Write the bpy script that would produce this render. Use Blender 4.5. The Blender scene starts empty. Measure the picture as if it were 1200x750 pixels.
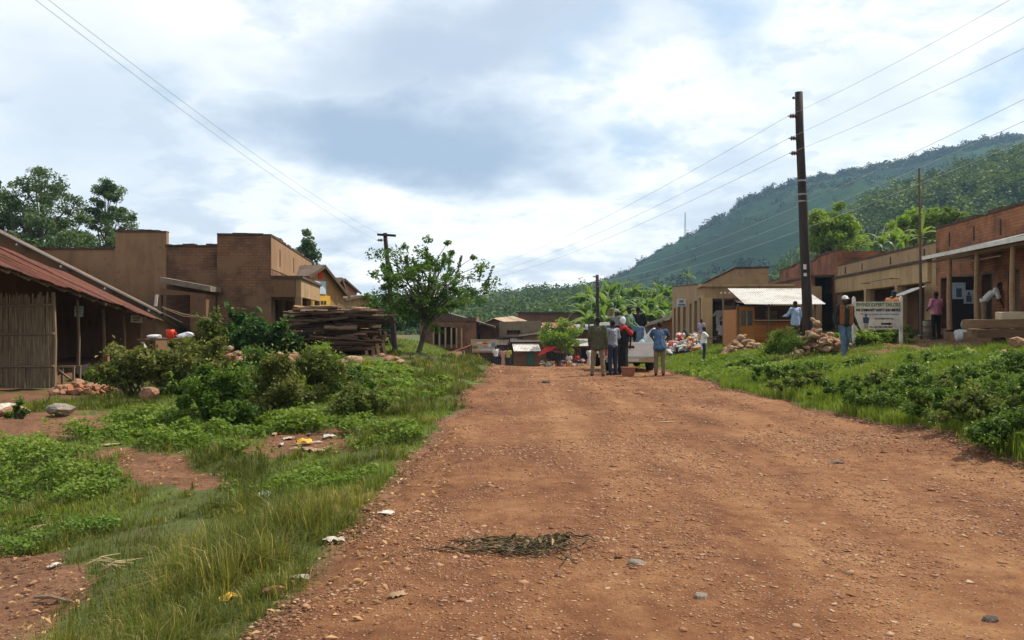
import bpy, bmesh, math, random
import numpy as np
from mathutils import Vector, Matrix, Euler

random.seed(11)
rng = np.random.default_rng(11)
scene = bpy.context.scene
col = scene.collection
PI = math.pi
CAMZ = 1.6


def W(px, py, d):
    """a point seen at pixel (px, py) of the 1200x750 photograph, d metres away"""
    return Vector(((px - 600) / 1000 * d, d, CAMZ - (py - 375) / 1000 * d))


def XD(px, d):
    return (px - 600) / 1000 * d


# ------------------------------------------------------------------ noise
def _hash(ix, iy, seed):
    n = (ix * 374761393 + iy * 668265263 + seed * 1442695041) & 0xFFFFFFFF
    n = ((n ^ (n >> 13)) * 1274126177) & 0xFFFFFFFF
    return ((n ^ (n >> 16)) & 0xFFFF) / 65535.0


def vnoise(x, y, scale=1.0, seed=0):
    x = np.asarray(x, float) * scale
    y = np.asarray(y, float) * scale
    x0 = np.floor(x).astype(np.int64)
    y0 = np.floor(y).astype(np.int64)
    fx, fy = x - x0, y - y0
    fx = fx * fx * (3 - 2 * fx)
    fy = fy * fy * (3 - 2 * fy)
    a, b = _hash(x0, y0, seed), _hash(x0 + 1, y0, seed)
    c, d = _hash(x0, y0 + 1, seed), _hash(x0 + 1, y0 + 1, seed)
    return (a + (b - a) * fx) * (1 - fy) + (c + (d - c) * fx) * fy


def fbm(x, y, scale=1.0, seed=0, octv=4):
    s, a, t = 0, 1.0, 0
    for k in range(octv):
        s = s + a * vnoise(x, y, scale * 2 ** k, seed + 17 * k)
        t += a
        a *= 0.5
    return s / t


def sstep(a, b, x):
    t = np.clip((np.asarray(x, float) - a) / (b - a), 0, 1)
    return t * t * (3 - 2 * t)


# ------------------------------------------------------------------ objects
def tag(o, label=None, cat=None, group=None, kind=None):
    if label: o['label'] = label
    if cat: o['category'] = cat
    if group: o['group'] = group
    if kind: o['kind'] = kind
    return o


def thing(name, label, cat, loc=(0, 0, 0), rz=0.0, group=None):
    o = bpy.data.objects.new(name, None)
    o.empty_display_size = 0.2
    col.objects.link(o)
    o.location = loc
    o.rotation_euler = (0, 0, rz)
    return tag(o, label, cat, group)


def pmatrix(o):
    m = Matrix.LocRotScale(Vector(o.location), Euler(o.rotation_euler), Vector(o.scale))
    while o.parent is not None:
        o = o.parent
        m = Matrix.LocRotScale(Vector(o.location), Euler(o.rotation_euler), Vector(o.scale)) @ m
    return m


def link_mesh(name, me, mats, parent=None, world=True):
    for m in (mats if isinstance(mats, (list, tuple)) else [mats]):
        if m is not None:
            me.materials.append(m)
    o = bpy.data.objects.new(name, me)
    col.objects.link(o)
    if parent is not None:
        if world:
            me.transform(pmatrix(parent).inverted())
        o.parent = parent
    return o


def copy_tree(o, parent=None):
    c = o.copy()
    col.objects.link(c)
    if parent is not None:
        c.parent = parent
    for ch in list(o.children):
        copy_tree(ch, c)
    return c


class MB:
    """collects polygons in world coordinates and links them as one mesh object"""

    def __init__(self):
        self.v, self.f, self.m, self.sm = [], [], [], []
        self.mi, self.smooth = 0, False

    def add(self, verts, faces):
        n = len(self.v)
        self.v += [tuple(p) for p in verts]
        for f in faces:
            self.f.append([n + i for i in f])
            self.m.append(self.mi)
            self.sm.append(self.smooth)
        return self

    def quad(self, a, b, c, d):
        return self.add([a, b, c, d], [(0, 1, 2, 3)])

    def box(self, c, s, rot=None, jit=0.0, taper=1.0):
        c = Vector(c)
        hx, hy, hz = s[0] / 2, s[1] / 2, s[2] / 2
        vs = []
        for x, y, z in ((-1, -1, -1), (1, -1, -1), (1, 1, -1), (-1, 1, -1), (-1, -1, 1), (1, -1, 1), (1, 1, 1), (-1, 1, 1)):
            k = taper if z > 0 else 1
            p = Vector((x * hx * k, y * hy * k, z * hz))
            if jit: p += Vector((random.uniform(-jit, jit), random.uniform(-jit, jit), random.uniform(-jit, jit)))
            if rot is not None: p = rot @ p
            vs.append(c + p)
        return self.add(vs, [(0, 3, 2, 1), (4, 5, 6, 7), (0, 1, 5, 4), (1, 2, 6, 5), (2, 3, 7, 6), (3, 0, 4, 7)])

    def bar(self, a, b, w, h, up=(0, 0, 1), jit=0.0):
        """a squared bar from a to b"""
        a, b = Vector(a), Vector(b)
        d = (b - a)
        L = d.length
        d.normalize()
        up = Vector(up)
        if abs(d.dot(up)) > 0.98: up = Vector((0, 1, 0))
        s = d.cross(up).normalized()
        u = s.cross(d)
        R = Matrix((d, s, u)).transposed()
        return self.box((a + b) / 2, (L, w, h), R, jit)

    def prism(self, poly, vec):
        vec = Vector(vec)
        p = [Vector(q) for q in poly]
        n = len(p)
        f = [tuple(range(n - 1, -1, -1)), tuple(range(n, 2 * n))]
        f += [(i, (i + 1) % n, n + (i + 1) % n, n + i) for i in range(n)]
        return self.add(p + [q + vec for q in p], f)

    def tube(self, pts, rad, n=8, cap=True):
        pts = [Vector(p) for p in pts]
        if not isinstance(rad, (list, tuple)): rad = [rad] * len(pts)
        vs, fs = [], []
        ref = Vector((0.31, 0.95, 0.05)).normalized()
        for i, p in enumerate(pts):
            d = (pts[min(i + 1, len(pts) - 1)] - pts[max(i - 1, 0)])
            if d.length < 1e-7: d = Vector((0, 0, 1))
            d.normalize()
            r = ref if abs(d.dot(ref)) < 0.95 else Vector((1, 0, 0))
            s = d.cross(r).normalized()
            u = s.cross(d)
            for k in range(n):
                a = 2 * PI * k / n
                vs.append(p + (s * math.cos(a) + u * math.sin(a)) * rad[i])
        for i in range(len(pts) - 1):
            for k in range(n):
                fs.append((i * n + k, i * n + (k + 1) % n, (i + 1) * n + (k + 1) % n, (i + 1) * n + k))
        if cap:
            fs.append(tuple(range(n - 1, -1, -1)))
            fs.append(tuple((len(pts) - 1) * n + k for k in range(n)))
        return self.add(vs, fs)

    def lathe(self, c, prof, n=14):
        c = Vector(c)
        vs, fs = [], []
        for r, z in prof:
            for k in range(n):
                a = 2 * PI * k / n
                vs.append(c + Vector((r * math.cos(a), r * math.sin(a), z)))
        for i in range(len(prof) - 1):
            for k in range(n):
                fs.append((i * n + k, i * n + (k + 1) % n, (i + 1) * n + (k + 1) % n, (i + 1) * n + k))
        fs.append(tuple(range(n - 1, -1, -1)))
        fs.append(tuple((len(prof) - 1) * n + k for k in range(n)))
        return self.add(vs, fs)

    def ball(self, c, r, rot=None, nu=10, nv=7):
        c = Vector(c)
        if not isinstance(r, (list, tuple)): r = (r, r, r)
        vs, fs = [], []
        for j in range(1, nv):
            t = PI * j / nv
            for k in range(nu):
                a = 2 * PI * k / nu
                p = Vector((r[0] * math.sin(t) * math.cos(a), r[1] * math.sin(t) * math.sin(a), r[2] * math.cos(t)))
                vs.append(c + (rot @ p if rot is not None else p))
        top, bot = Vector((0, 0, r[2])), Vector((0, 0, -r[2]))
        vs.append(c + (rot @ top if rot is not None else top))
        vs.append(c + (rot @ bot if rot is not None else bot))
        for j in range(nv - 2):
            for k in range(nu):
                fs.append((j * nu + k, (j + 1) * nu + k, (j + 1) * nu + (k + 1) % nu, j * nu + (k + 1) % nu))
        nt = len(vs) - 2
        for k in range(nu):
            fs.append((nt, k, (k + 1) % nu))
            fs.append((nt + 1, (nv - 2) * nu + (k + 1) % nu, (nv - 2) * nu + k))
        return self.add(vs, fs)

    def rock(self, c, s, seed=0, sub=2, rough=0.3):
        bm = bmesh.new()
        bmesh.ops.create_icosphere(bm, subdivisions=sub, radius=1)
        r = random.Random(seed)
        pl = [(Vector((r.gauss(0, 1), r.gauss(0, 1), r.gauss(0, 1))).normalized(), r.uniform(0.55, 0.9)) for _ in range(9)]
        vs = []
        for v in bm.verts:
            p = v.co.copy()
            for n, k in pl:
                e = p.dot(n) - k
                if e > 0: p -= n * e
            p *= 1 + rough * 0.25 * r.uniform(-1, 1)
            vs.append(Vector(c) + Vector((p.x * s[0], p.y * s[1], p.z * s[2])))
        fs = [tuple(v.index for v in f.verts) for f in bm.faces]
        bm.free()
        return self.add(vs, fs)

    def corrugated(self, a, b, c, d, pitch=0.09, amp=0.012, rows=6, sag=0.0, seed=0, rag=0.0):
        """a corrugated sheet; ridges run from edge a-b (eave) to edge d-c (top)"""
        a, b, c, d = (Vector(q) for q in (a, b, c, d))
        n = (b - a).cross(d - a).normalized()
        L = max((b - a).length, (c - d).length)
        nu = max(8, int(L / pitch * 4))
        r = random.Random(seed)
        rg = {}
        vs, fs = [], []
        for j in range(rows + 1):
            t = j / rows
            for i in range(nu + 1):
                s = i / nu
                p = (a * (1 - s) + b * s) * (1 - t) + (d * (1 - s) + c * s) * t
                sheet = int(s * L / 0.8)
                if sheet not in rg: rg[sheet] = (r.uniform(-1, 1), r.uniform(0, 1))
                p = p + n * (amp * math.sin(2 * PI * s * L / pitch) + sag * math.sin(PI * s) * -1 + rag * 0.25 * rg[sheet][0] * (0.4 + t))
                if j == 0: p = p - (d - a).normalized() * rag * rg[sheet][1]
                vs.append(p)
        for j in range(rows):
            for i in range(nu):
                k = j * (nu + 1) + i
                fs.append((k, k + 1, k + nu + 2, k + nu + 1))
        return self.add(vs, fs)

    def wall(self, A, B, zb, ztA, ztB=None, inn=(0, 0), th=0.22, holes=(), tops=None):
        """an upright wall from plan point A to B with rectangular holes (u0, u1, z0, z1); inn points to the inside"""
        A, B = Vector((A[0], A[1], 0)), Vector((B[0], B[1], 0))
        L = (B - A).length
        d = (B - A) / L
        nn = Vector((inn[0], inn[1], 0))
        nn = (nn - d * nn.dot(d)).normalized()
        ztB = ztA if ztB is None else ztB
        topz = (lambda u: ztA + (ztB - ztA) * u / L) if tops is None else tops
        us = sorted(set([0, L] + [min(max(h[k], 0), L) for h in holes for k in (0, 1)] + ([L * q / 8 for q in range(9)] if tops else [])))
        zs = sorted(set([zb] + [h[k] for h in holes for k in (2, 3)]))
        zs = [z for z in zs if z >= zb - 1e-6] + ['top']
        nu, nz = len(us) - 1, len(zs) - 1
        zz = lambda j, u: topz(u) if zs[j] == 'top' else zs[j]
        def solid(i, j):
            if i < 0 or j < 0 or i >= nu or j >= nz: return False
            uc = (us[i] + us[i + 1]) / 2
            zc = (zz(j, uc) + zz(j + 1, uc)) / 2
            return not any(h[0] < uc < h[1] and h[2] < zc < h[3] for h in holes)
        P = lambda u, z, t: A + d * u + nn * t + Vector((0, 0, z))
        for i in range(nu):
            u0, u1 = us[i], us[i + 1]
            for j in range(nz):
                if not solid(i, j): continue
                a0, a1, b0, b1 = zz(j, u0), zz(j, u1), zz(j + 1, u0), zz(j + 1, u1)
                self.quad(P(u0, a0, 0), P(u1, a1, 0), P(u1, b1, 0), P(u0, b0, 0))
                self.quad(P(u1, a1, th), P(u0, a0, th), P(u0, b0, th), P(u1, b1, th))
                if not solid(i - 1, j): self.quad(P(u0, a0, th), P(u0, a0, 0), P(u0, b0, 0), P(u0, b0, th))
                if not solid(i + 1, j): self.quad(P(u1, a1, 0), P(u1, a1, th), P(u1, b1, th), P(u1, b1, 0))
                if not solid(i, j - 1): self.quad(P(u0, a0, th), P(u1, a1, th), P(u1, a1, 0), P(u0, a0, 0))
                if not solid(i, j + 1): self.quad(P(u0, b0, 0), P(u1, b1, 0), P(u1, b1, th), P(u0, b0, th))
        return self

    def mesh(self, name):
        me = bpy.data.meshes.new(name)
        me.from_pydata(self.v, [], self.f)
        me.polygons.foreach_set('material_index', self.m)
        me.polygons.foreach_set('use_smooth', self.sm)
        return me

    def build(self, name, mats, parent=None, uv=True, rnd=False):
        me = self.mesh(name)
        if uv and self.f:
            uvl = me.uv_layers.new(name='UVMap')
            out = []
            for p in me.polygons:
                n = p.normal
                if abs(n.z) < 0.75:
                    t = Vector((-n.y, n.x, 0))
                    t = t.normalized() if t.length > 1e-6 else Vector((1, 0, 0))
                    for vi in p.vertices:
                        q = me.vertices[vi].co
                        out += [q.dot(t), q.z]
                else:
                    for vi in p.vertices:
                        q = me.vertices[vi].co
                        out += [q.x, q.y]
            uvl.data.foreach_set('uv', out)
        return link_mesh(name, me, mats, parent)


def np_mesh(name, verts, faces_flat, nper, attr=None, smooth=False):
    """fast mesh from arrays; all faces have nper corners; attr = per-vertex float 'vary'"""
    me = bpy.data.meshes.new(name)
    nv, nf = len(verts), len(faces_flat) // nper
    me.vertices.add(nv)
    me.vertices.foreach_set('co', np.asarray(verts, np.float32).ravel())
    me.loops.add(nf * nper)
    me.loops.foreach_set('vertex_index', np.asarray(faces_flat, np.int32))
    me.polygons.add(nf)
    me.polygons.foreach_set('loop_start', np.arange(0, nf * nper, nper, dtype=np.int32))
    me.polygons.foreach_set('loop_total', np.full(nf, nper, np.int32))
    if smooth: me.polygons.foreach_set('use_smooth', np.ones(nf, bool))
    me.update(calc_edges=True)
    if attr is not None:
        a = me.attributes.new('vary', 'FLOAT', 'POINT')
        a.data.foreach_set('value', np.asarray(attr, np.float32))
    return me


def leaf_arrays(cent, size, up=0.35, aspect=0.45, droop=0.0, vary=None, r=rng):
    """diamond leaves folded along the midrib; returns verts, flat quads, per-vertex vary"""
    n = len(cent)
    size = np.broadcast_to(np.asarray(size, float), (n,)) * r.uniform(0.65, 1.35, n)
    nor = r.normal(size=(n, 3))
    nor /= np.linalg.norm(nor, axis=1)[:, None]
    nor[:, 2] = np.abs(nor[:, 2]) + up
    nor /= np.linalg.norm(nor, axis=1)[:, None]
    t = r.normal(size=(n, 3))
    t -= nor * (t * nor).sum(1)[:, None]
    t /= np.linalg.norm(t, axis=1)[:, None] + 1e-9
    t[:, 2] -= droop
    b = np.cross(nor, t)
    s = size[:, None]
    v = np.empty((n, 4, 3))
    v[:, 0] = cent - t * s * 0.5
    v[:, 1] = cent - b * s * aspect * 0.5 + nor * s * 0.08 - t * s * 0.05
    v[:, 2] = cent + t * s * 0.5 - nor * s * 0.08
    v[:, 3] = cent + b * s * aspect * 0.5 + nor * s * 0.08 - t * s * 0.05
    va = r.uniform(0, 1, n) if vary is None else np.clip(vary + r.normal(0, 0.17, n), 0, 1)
    return v.reshape(-1, 3), np.arange(n * 4, dtype=np.int32), np.repeat(va, 4)


# ------------------------------------------------------------------ materials
def new_mat(name):
    m = bpy.data.materials.new(name)
    m.use_nodes = True
    nt = m.node_tree
    b = nt.nodes['Principled BSDF']
    b.inputs['Roughness'].default_value = 0.85
    b.inputs['Specular IOR Level'].default_value = 0.25
    return m, nt, b


def nd(nt, typ, **kw):
    n = nt.nodes.new(typ)
    for k, v in kw.items():
        if k in n.inputs: n.inputs[k].default_value = v
        else: setattr(n, k, v)
    return n


def ramp(nt, fac, stops, interp='LINEAR'):
    r = nt.nodes.new('ShaderNodeValToRGB')
    r.color_ramp.interpolation = interp
    e = r.color_ramp.elements
    e[0].position, e[0].color = stops[0][0], (*stops[0][1], 1)
    e[1].position, e[1].color = stops[-1][0], (*stops[-1][1], 1)
    for p, c in stops[1:-1]:
        k = e.new(p)
        k.color = (*c, 1)
    nt.links.new(fac, r.inputs['Fac'])
    return r.outputs['Color']


def mixc(nt, fac, a, b, mode='MIX'):
    m = nt.nodes.new('ShaderNodeMix')
    m.data_type = 'RGBA'
    m.blend_type = mode
    for s, v in ((m.inputs[0], fac), (m.inputs[6], a), (m.inputs[7], b)):
        if hasattr(v, 'is_linked'): nt.links.new(v, s)
        elif isinstance(v, (int, float)): s.default_value = v
        else: s.default_value = (*v, 1)
    return m.outputs[2]


def math_(nt, op, a, b=None, c=None):
    m = nt.nodes.new('ShaderNodeMath')
    m.operation = op
    for i, v in enumerate((a, b, c)):
        if v is None: continue
        if hasattr(v, 'is_linked'): nt.links.new(v, m.inputs[i])
        else: m.inputs[i].default_value = v
    return m.outputs[0]


def coords(nt, kind='Object', scale=(1, 1, 1)):
    tc = nt.nodes.new('ShaderNodeTexCoord')
    mp = nt.nodes.new('ShaderNodeMapping')
    mp.inputs['Scale'].default_value = scale
    nt.links.new(tc.outputs[kind], mp.inputs['Vector'])
    return mp.outputs['Vector']


def noise_tex(nt, vec, scale, detail=4, rough=0.55, dist=0.0):
    n = nt.nodes.new('ShaderNodeTexNoise')
    n.inputs['Scale'].default_value = scale
    n.inputs['Detail'].default_value = detail
    n.inputs['Roughness'].default_value = rough
    n.inputs['Distortion'].default_value = dist
    nt.links.new(vec, n.inputs['Vector'])
    return n.outputs['Fac']


def bump(nt, b, h, strength=0.4, dist=0.02):
    n = nt.nodes.new('ShaderNodeBump')
    n.inputs['Strength'].default_value = strength
    n.inputs['Distance'].default_value = dist
    nt.links.new(h, n.inputs['Height'])
    nt.links.new(n.outputs['Normal'], b.inputs['Normal'])


def m_noisy(name, c1, c2, scale=4, c3=None, rough=0.85, bmp=0.3, bdist=0.01, stretch=(1, 1, 1), fine=30, spec=0.25, metal=0.0, kind='Object'):
    """a worn surface: two or three colours in patches at two scales, with a bump"""
    m, nt, b = new_mat(name)
    v = coords(nt, kind, stretch)
    n1 = noise_tex(nt, v, scale, 5, 0.6)
    n2 = noise_tex(nt, v, fine, 3, 0.6)
    f = math_(nt, 'ADD', math_(nt, 'MULTIPLY', n1, 0.7), math_(nt, 'MULTIPLY', n2, 0.3))
    st = [(0.36, c1), (0.62, c2)] if c3 is None else [(0.34, c1), (0.5, c2), (0.66, c3)]
    nt.links.new(ramp(nt, f, st), b.inputs['Base Color'])
    b.inputs['Roughness'].default_value = rough
    b.inputs['Specular IOR Level'].default_value = spec
    b.inputs['Metallic'].default_value = metal
    if bmp: bump(nt, b, f, bmp, bdist)
    return m


def m_plain(name, c, rough=0.6, spec=0.3, metal=0.0, var=0.12):
    return m_noisy(name, tuple(k * (1 - var) for k in c), tuple(min(1, k * (1 + var)) for k in c), 6, None, rough, 0.1, 0.004, spec=spec, metal=metal)


def m_brick(name, c1, c2, mortar, bw=0.24, bh=0.09, stain=(0.05, 0.035, 0.025), plaster=None, pl_amt=0.5, mort=0.012, bmp=0.6):
    m, nt, b = new_mat(name)
    uv = coords(nt, 'UV')
    wob = nd(nt, 'ShaderNodeTexNoise', Scale=1.7)
    nt.links.new(uv, wob.inputs['Vector'])
    off = nt.nodes.new('ShaderNodeVectorMath')
    off.operation = 'MULTIPLY_ADD'
    nt.links.new(wob.outputs['Color'], off.inputs[0])
    off.inputs[1].default_value = (0.05, 0.03, 0)
    nt.links.new(uv, off.inputs[2])
    br = nd(nt, 'ShaderNodeTexBrick', Scale=1.0)
    br.inputs['Brick Width'].default_value = bw
    br.inputs['Row Height'].default_value = bh
    br.inputs['Mortar Size'].default_value = mort
    br.inputs['Mortar Smooth'].default_value = 0.25
    br.inputs['Color1'].default_value = (*c1, 1)
    br.inputs['Color2'].default_value = (*c2, 1)
    br.inputs['Mortar'].default_value = (*mortar, 1)
    nt.links.new(off.outputs[0], br.inputs['Vector'])
    big = noise_tex(nt, uv, 0.9, 5, 0.6)
    fine = noise_tex(nt, uv, 14, 4, 0.6)
    cl = mixc(nt, math_(nt, 'MULTIPLY', fine, 0.55), br.outputs['Color'], tuple(k * 0.55 for k in c1))
    cl = mixc(nt, ramp(nt, big, [(0.44, (0, 0, 0)), (0.66, (0.85, 0.85, 0.85))]), cl, stain)
    h = math_(nt, 'SUBTRACT', math_(nt, 'MULTIPLY', fine, 0.4), br.outputs['Fac'])
    if plaster is not None:
        pn = noise_tex(nt, uv, 0.7, 6, 0.62)
        pf = ramp(nt, pn, [(pl_amt - 0.05, (0, 0, 0)), (pl_amt + 0.05, (1, 1, 1))])
        pc = mixc(nt, big, plaster, tuple(k * 0.7 for k in plaster))
        cl = mixc(nt, pf, cl, pc)
    nt.links.new(cl, b.inputs['Base Color'])
    b.inputs['Roughness'].default_value = 0.92
    bump(nt, b, h, bmp, 0.012)
    return m


def m_plaster(name, c, dark, streak=0.6, fine=22, scale=0.8):
    """mud plaster with rain streaks running down it"""
    m, nt, b = new_mat(name)
    uv = coords(nt, 'UV')
    n1 = noise_tex(nt, uv, scale, 6, 0.62)
    n2 = noise_tex(nt, uv, fine, 4, 0.6)
    sv = coords(nt, 'UV', (1.5, 0.28, 1))
    n3 = noise_tex(nt, sv, 1.3, 6, 0.62, 0.8)
    cl = mixc(nt, ramp(nt, n1, [(0.35, (0, 0, 0)), (0.7, (1, 1, 1))]), tuple(k * 1.12 for k in c), tuple(k * 0.8 for k in c))
    cl = mixc(nt, ramp(nt, n3, [(0.45, (0, 0, 0)), (0.75, (streak,) * 3)]), cl, dark)
    cl = mixc(nt, math_(nt, 'MULTIPLY', n2, 0.35), cl, tuple(k * 0.6 for k in c))
    chip = noise_tex(nt, uv, 2.3, 7, 0.68, 0.5)
    cl = mixc(nt, ramp(nt, chip, [(0.6, (0, 0, 0)), (0.625, (0.75,) * 3)]), cl, (c[0] * 0.62, c[1] * 0.52, c[2] * 0.5))
    nt.links.new(cl, b.inputs['Base Color'])
    b.inputs['Roughness'].default_value = 0.93
    bump(nt, b, math_(nt, 'ADD', n2, n1), 0.35, 0.012)
    return m


def m_wood(name, c1, c2, axis='x', scale=3.0, rough=0.8, grain=14):
    m, nt, b = new_mat(name)
    st = {'x': (0.25, 3, 3), 'y': (3, 0.25, 3), 'z': (3, 3, 0.25)}[axis]
    v = coords(nt, 'Object', st)
    n1 = noise_tex(nt, v, scale, 6, 0.65, 0.6)
    n2 = noise_tex(nt, v, grain, 4, 0.6)
    oi = nt.nodes.new('ShaderNodeObjectInfo')
    f = math_(nt, 'ADD', math_(nt, 'MULTIPLY', n1, 0.6), math_(nt, 'MULTIPLY', n2, 0.4))
    f = math_(nt, 'ADD', f, math_(nt, 'MULTIPLY', math_(nt, 'SUBTRACT', oi.outputs['Random'], 0.5), 0.3))
    nt.links.new(ramp(nt, f, [(0.3, c1), (0.7, c2)]), b.inputs['Base Color'])
    b.inputs['Roughness'].default_value = rough
    bump(nt, b, f, 0.4, 0.006)
    return m


def m_leaf(name, stops, trans=0.35, rough=0.6, spec=0.12, patch=0.0, gain=1.75, tint=(1.1, 1.0, .86)):
    """leaf colour varies leaf by leaf; light shines through"""
    m, nt, b = new_mat(name)
    at = nt.nodes.new('ShaderNodeAttribute')
    at.attribute_name = 'vary'
    f = at.outputs['Fac']
    if patch:
        v = coords(nt, 'Object')
        f = math_(nt, 'ADD', math_(nt, 'MULTIPLY', f, 0.6), math_(nt, 'MULTIPLY', noise_tex(nt, v, patch, 3), 0.45))
    c = ramp(nt, f, [(p_, tuple(min(.6, q_ * gain * t_) for q_, t_ in zip(c_, tint))) for p_, c_ in stops])
    nt.links.new(c, b.inputs['Base Color'])
    b.inputs['Roughness'].default_value = rough
    b.inputs['Specular IOR Level'].default_value = spec
    tr = nt.nodes.new('ShaderNodeBsdfTranslucent')
    tc = mixc(nt, 1.0, c, (1.25, 1.3, 0.6), 'MULTIPLY')
    nt.links.new(tc, tr.inputs['Color'])
    mx = nt.nodes.new('ShaderNodeMixShader')
    mx.inputs[0].default_value = trans
    nt.links.new(b.outputs[0], mx.inputs[1])
    nt.links.new(tr.outputs[0], mx.inputs[2])
    nt.links.new(mx.outputs[0], nt.nodes['Material Output'].inputs['Surface'])
    return m


def m_tin(name, c, rust, amt=0.5, rough=0.45, metal=0.35, scale=1.3):
    """corrugated sheet, weathered"""
    m, nt, b = new_mat(name)
    uv = coords(nt, 'Object')
    n1 = noise_tex(nt, uv, scale, 6, 0.65)
    n2 = noise_tex(nt, uv, 9, 5, 0.6)
    f = math_(nt, 'ADD', math_(nt, 'MULTIPLY', n1, 0.65), math_(nt, 'MULTIPLY', n2, 0.35))
    k = ramp(nt, f, [(amt - 0.1, (0, 0, 0)), (amt + 0.1, (1, 1, 1))])
    rc = mixc(nt, n2, rust, tuple(q * 0.5 for q in rust))
    nt.links.new(mixc(nt, k, mixc(nt, n2, c, tuple(q * 0.75 for q in c)), rc), b.inputs['Base Color'])
    b.inputs['Metallic'].default_value = metal
    b.inputs['Roughness'].default_value = rough
    bump(nt, b, n2, 0.15, 0.004)
    return m
# ================================================================== camera, light, sky
cam = bpy.data.cameras.new('camera')
cam.lens, cam.sensor_width, cam.clip_start, cam.clip_end = 30.0, 36.0, 0.1, 12000
camo = bpy.data.objects.new('camera', cam)
col.objects.link(camo)
camo.location = (0, 0, CAMZ)
camo.rotation_euler = (PI / 2, 0, 0)
scene.camera = camo
vs_ = scene.view_settings
vs_.view_transform, vs_.look, vs_.gamma, vs_.exposure = 'Standard', 'None', 1.0, 0.22
vs_.use_curve_mapping = False

SUN_EL, SUN_AZ = math.radians(54), math.radians(62)      # azimuth measured from +y towards +x
sl = bpy.data.lights.new('sun', 'SUN')
sl.energy, sl.angle, sl.color = 5.0, math.radians(0.6), (1.0, 0.91, 0.76)
so = bpy.data.objects.new('sun', sl)
col.objects.link(so)
sdir = Vector((math.sin(SUN_AZ) * math.cos(SUN_EL), math.cos(SUN_AZ) * math.cos(SUN_EL), math.sin(SUN_EL)))
so.rotation_euler = (-sdir).to_track_quat('-Z', 'Y').to_euler()
so.location = (30, 10, 60)

world = bpy.data.worlds.new('World')
scene.world = world
world.use_nodes = True
nt = world.node_tree
bg = nt.nodes['Background']
bg.inputs['Strength'].default_value = 0.1
sky = nt.nodes.new('ShaderNodeTexSky')
sky.sky_type, sky.sun_disc = 'NISHITA', False
sky.sun_elevation, sky.sun_rotation = SUN_EL, SUN_AZ
sky.air_density, sky.dust_density = 1.0, 1.5
tc = nt.nodes.new('ShaderNodeTexCoord')
dirv = tc.outputs['Generated']


def vm(op, a, b=None):
    n = nt.nodes.new('ShaderNodeVectorMath')
    n.operation = op
    for i, v in enumerate((a, b)):
        if v is None: continue
        if hasattr(v, 'is_linked'): nt.links.new(v, n.inputs[i])
        else: n.inputs[i].default_value = v
    return n.outputs[1] if op in ('DOT_PRODUCT', 'LENGTH') else n.outputs[0]


sep = nt.nodes.new('ShaderNodeSeparateXYZ')
nt.links.new(dirv, sep.inputs[0])
zc = math_(nt, 'MAXIMUM', sep.outputs['Z'], 0.0)
inv = math_(nt, 'DIVIDE', 1.0, math_(nt, 'ADD', zc, 0.28))
cmb = nt.nodes.new('ShaderNodeCombineXYZ')
nt.links.new(math_(nt, 'MULTIPLY', sep.outputs['X'], inv), cmb.inputs['X'])
nt.links.new(math_(nt, 'MULTIPLY', sep.outputs['Y'], inv), cmb.inputs['Y'])
cmb.inputs['Z'].default_value = 3.7
plane = cmb.outputs[0]
warp = nd(nt, 'ShaderNodeTexNoise', Scale=2.3, Detail=7.0, Roughness=0.56)
nt.links.new(plane, warp.inputs['Vector'])
wv = vm('MULTIPLY', vm('SUBTRACT', warp.outputs['Color'], (0.5, 0.5, 0.5)), (0.3, 0.3, 0.3))
wdir = vm('ADD', dirv, wv)


def blob(px, py, r0, r1, sx=1.0, sy=1.0):
    """soft cloud mass round the direction of a pixel: 1 inside r0, 0 outside r1 (radians)"""
    c = Vector(((px - 600) / 1000, 1, (375 - py) / 1000)).normalized()
    q = vm('MULTIPLY', vm('SUBTRACT', wdir, tuple(c)), (1 / sx, 1.0, 1 / sy))
    mr = nt.nodes.new('ShaderNodeMapRange')
    mr.interpolation_type = 'SMOOTHSTEP'
    mr.inputs['From Min'].default_value = r1
    mr.inputs['From Max'].default_value = r0
    nt.links.new(vm('LENGTH', q), mr.inputs['Value'])
    return mr.outputs['Result']


big = noise_tex(nt, plane, 1.5, 7, 0.56, 0.3)
med = noise_tex(nt, plane, 4.2, 7, 0.6, 0.2)
den = math_(nt, 'ADD', math_(nt, 'MULTIPLY', big, 0.45), math_(nt, 'MULTIPLY', med, 0.55))
# clouds: sunlit white to blue-grey bases
dark = math_(nt, 'MAXIMUM', blob(465, 160, 0.05, 0.2, 1.3, 0.72), math_(nt, 'MULTIPLY', blob(570, 45, 0.02, 0.22, 1.8, 0.55), 0.72))
dark = math_(nt, 'MAXIMUM', dark, math_(nt, 'MULTIPLY', blob(140, 130, 0.0, 0.24, 1.3, 1.0), 0.42))
dark = math_(nt, 'MAXIMUM', dark, math_(nt, 'MULTIPLY', blob(830, 250, 0.0, 0.12, 1.5, 0.7), 0.5))
dark = math_(nt, 'MAXIMUM', dark, math_(nt, 'MULTIPLY', blob(1010, 130, 0.0, 0.12, 1.4, 1.0), 0.35))
mott = ramp(nt, den, [(0.40, (1.0,) * 3), (0.47, (0.6,) * 3), (0.5, (0.25,) * 3), (0.56, (0.0,) * 3)])
shade = math_(nt, 'MAXIMUM', dark, math_(nt, 'MULTIPLY', mott, 0.46))
cloud = ramp(nt, shade, [(0.0, (11.6, 11.4, 11.1)), (0.16, (9.5, 9.7, 9.9)), (0.4, (7.1, 7.7, 8.6)), (0.7, (5.2, 5.9, 7.1)), (1.0, (3.8, 4.6, 6.0))])
hole = math_(nt, 'MAXIMUM', blob(225, 105, 0.0, 0.05, 1.3, 1.0), blob(865, 30, 0.0, 0.085, 1.0, 1.2))
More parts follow.
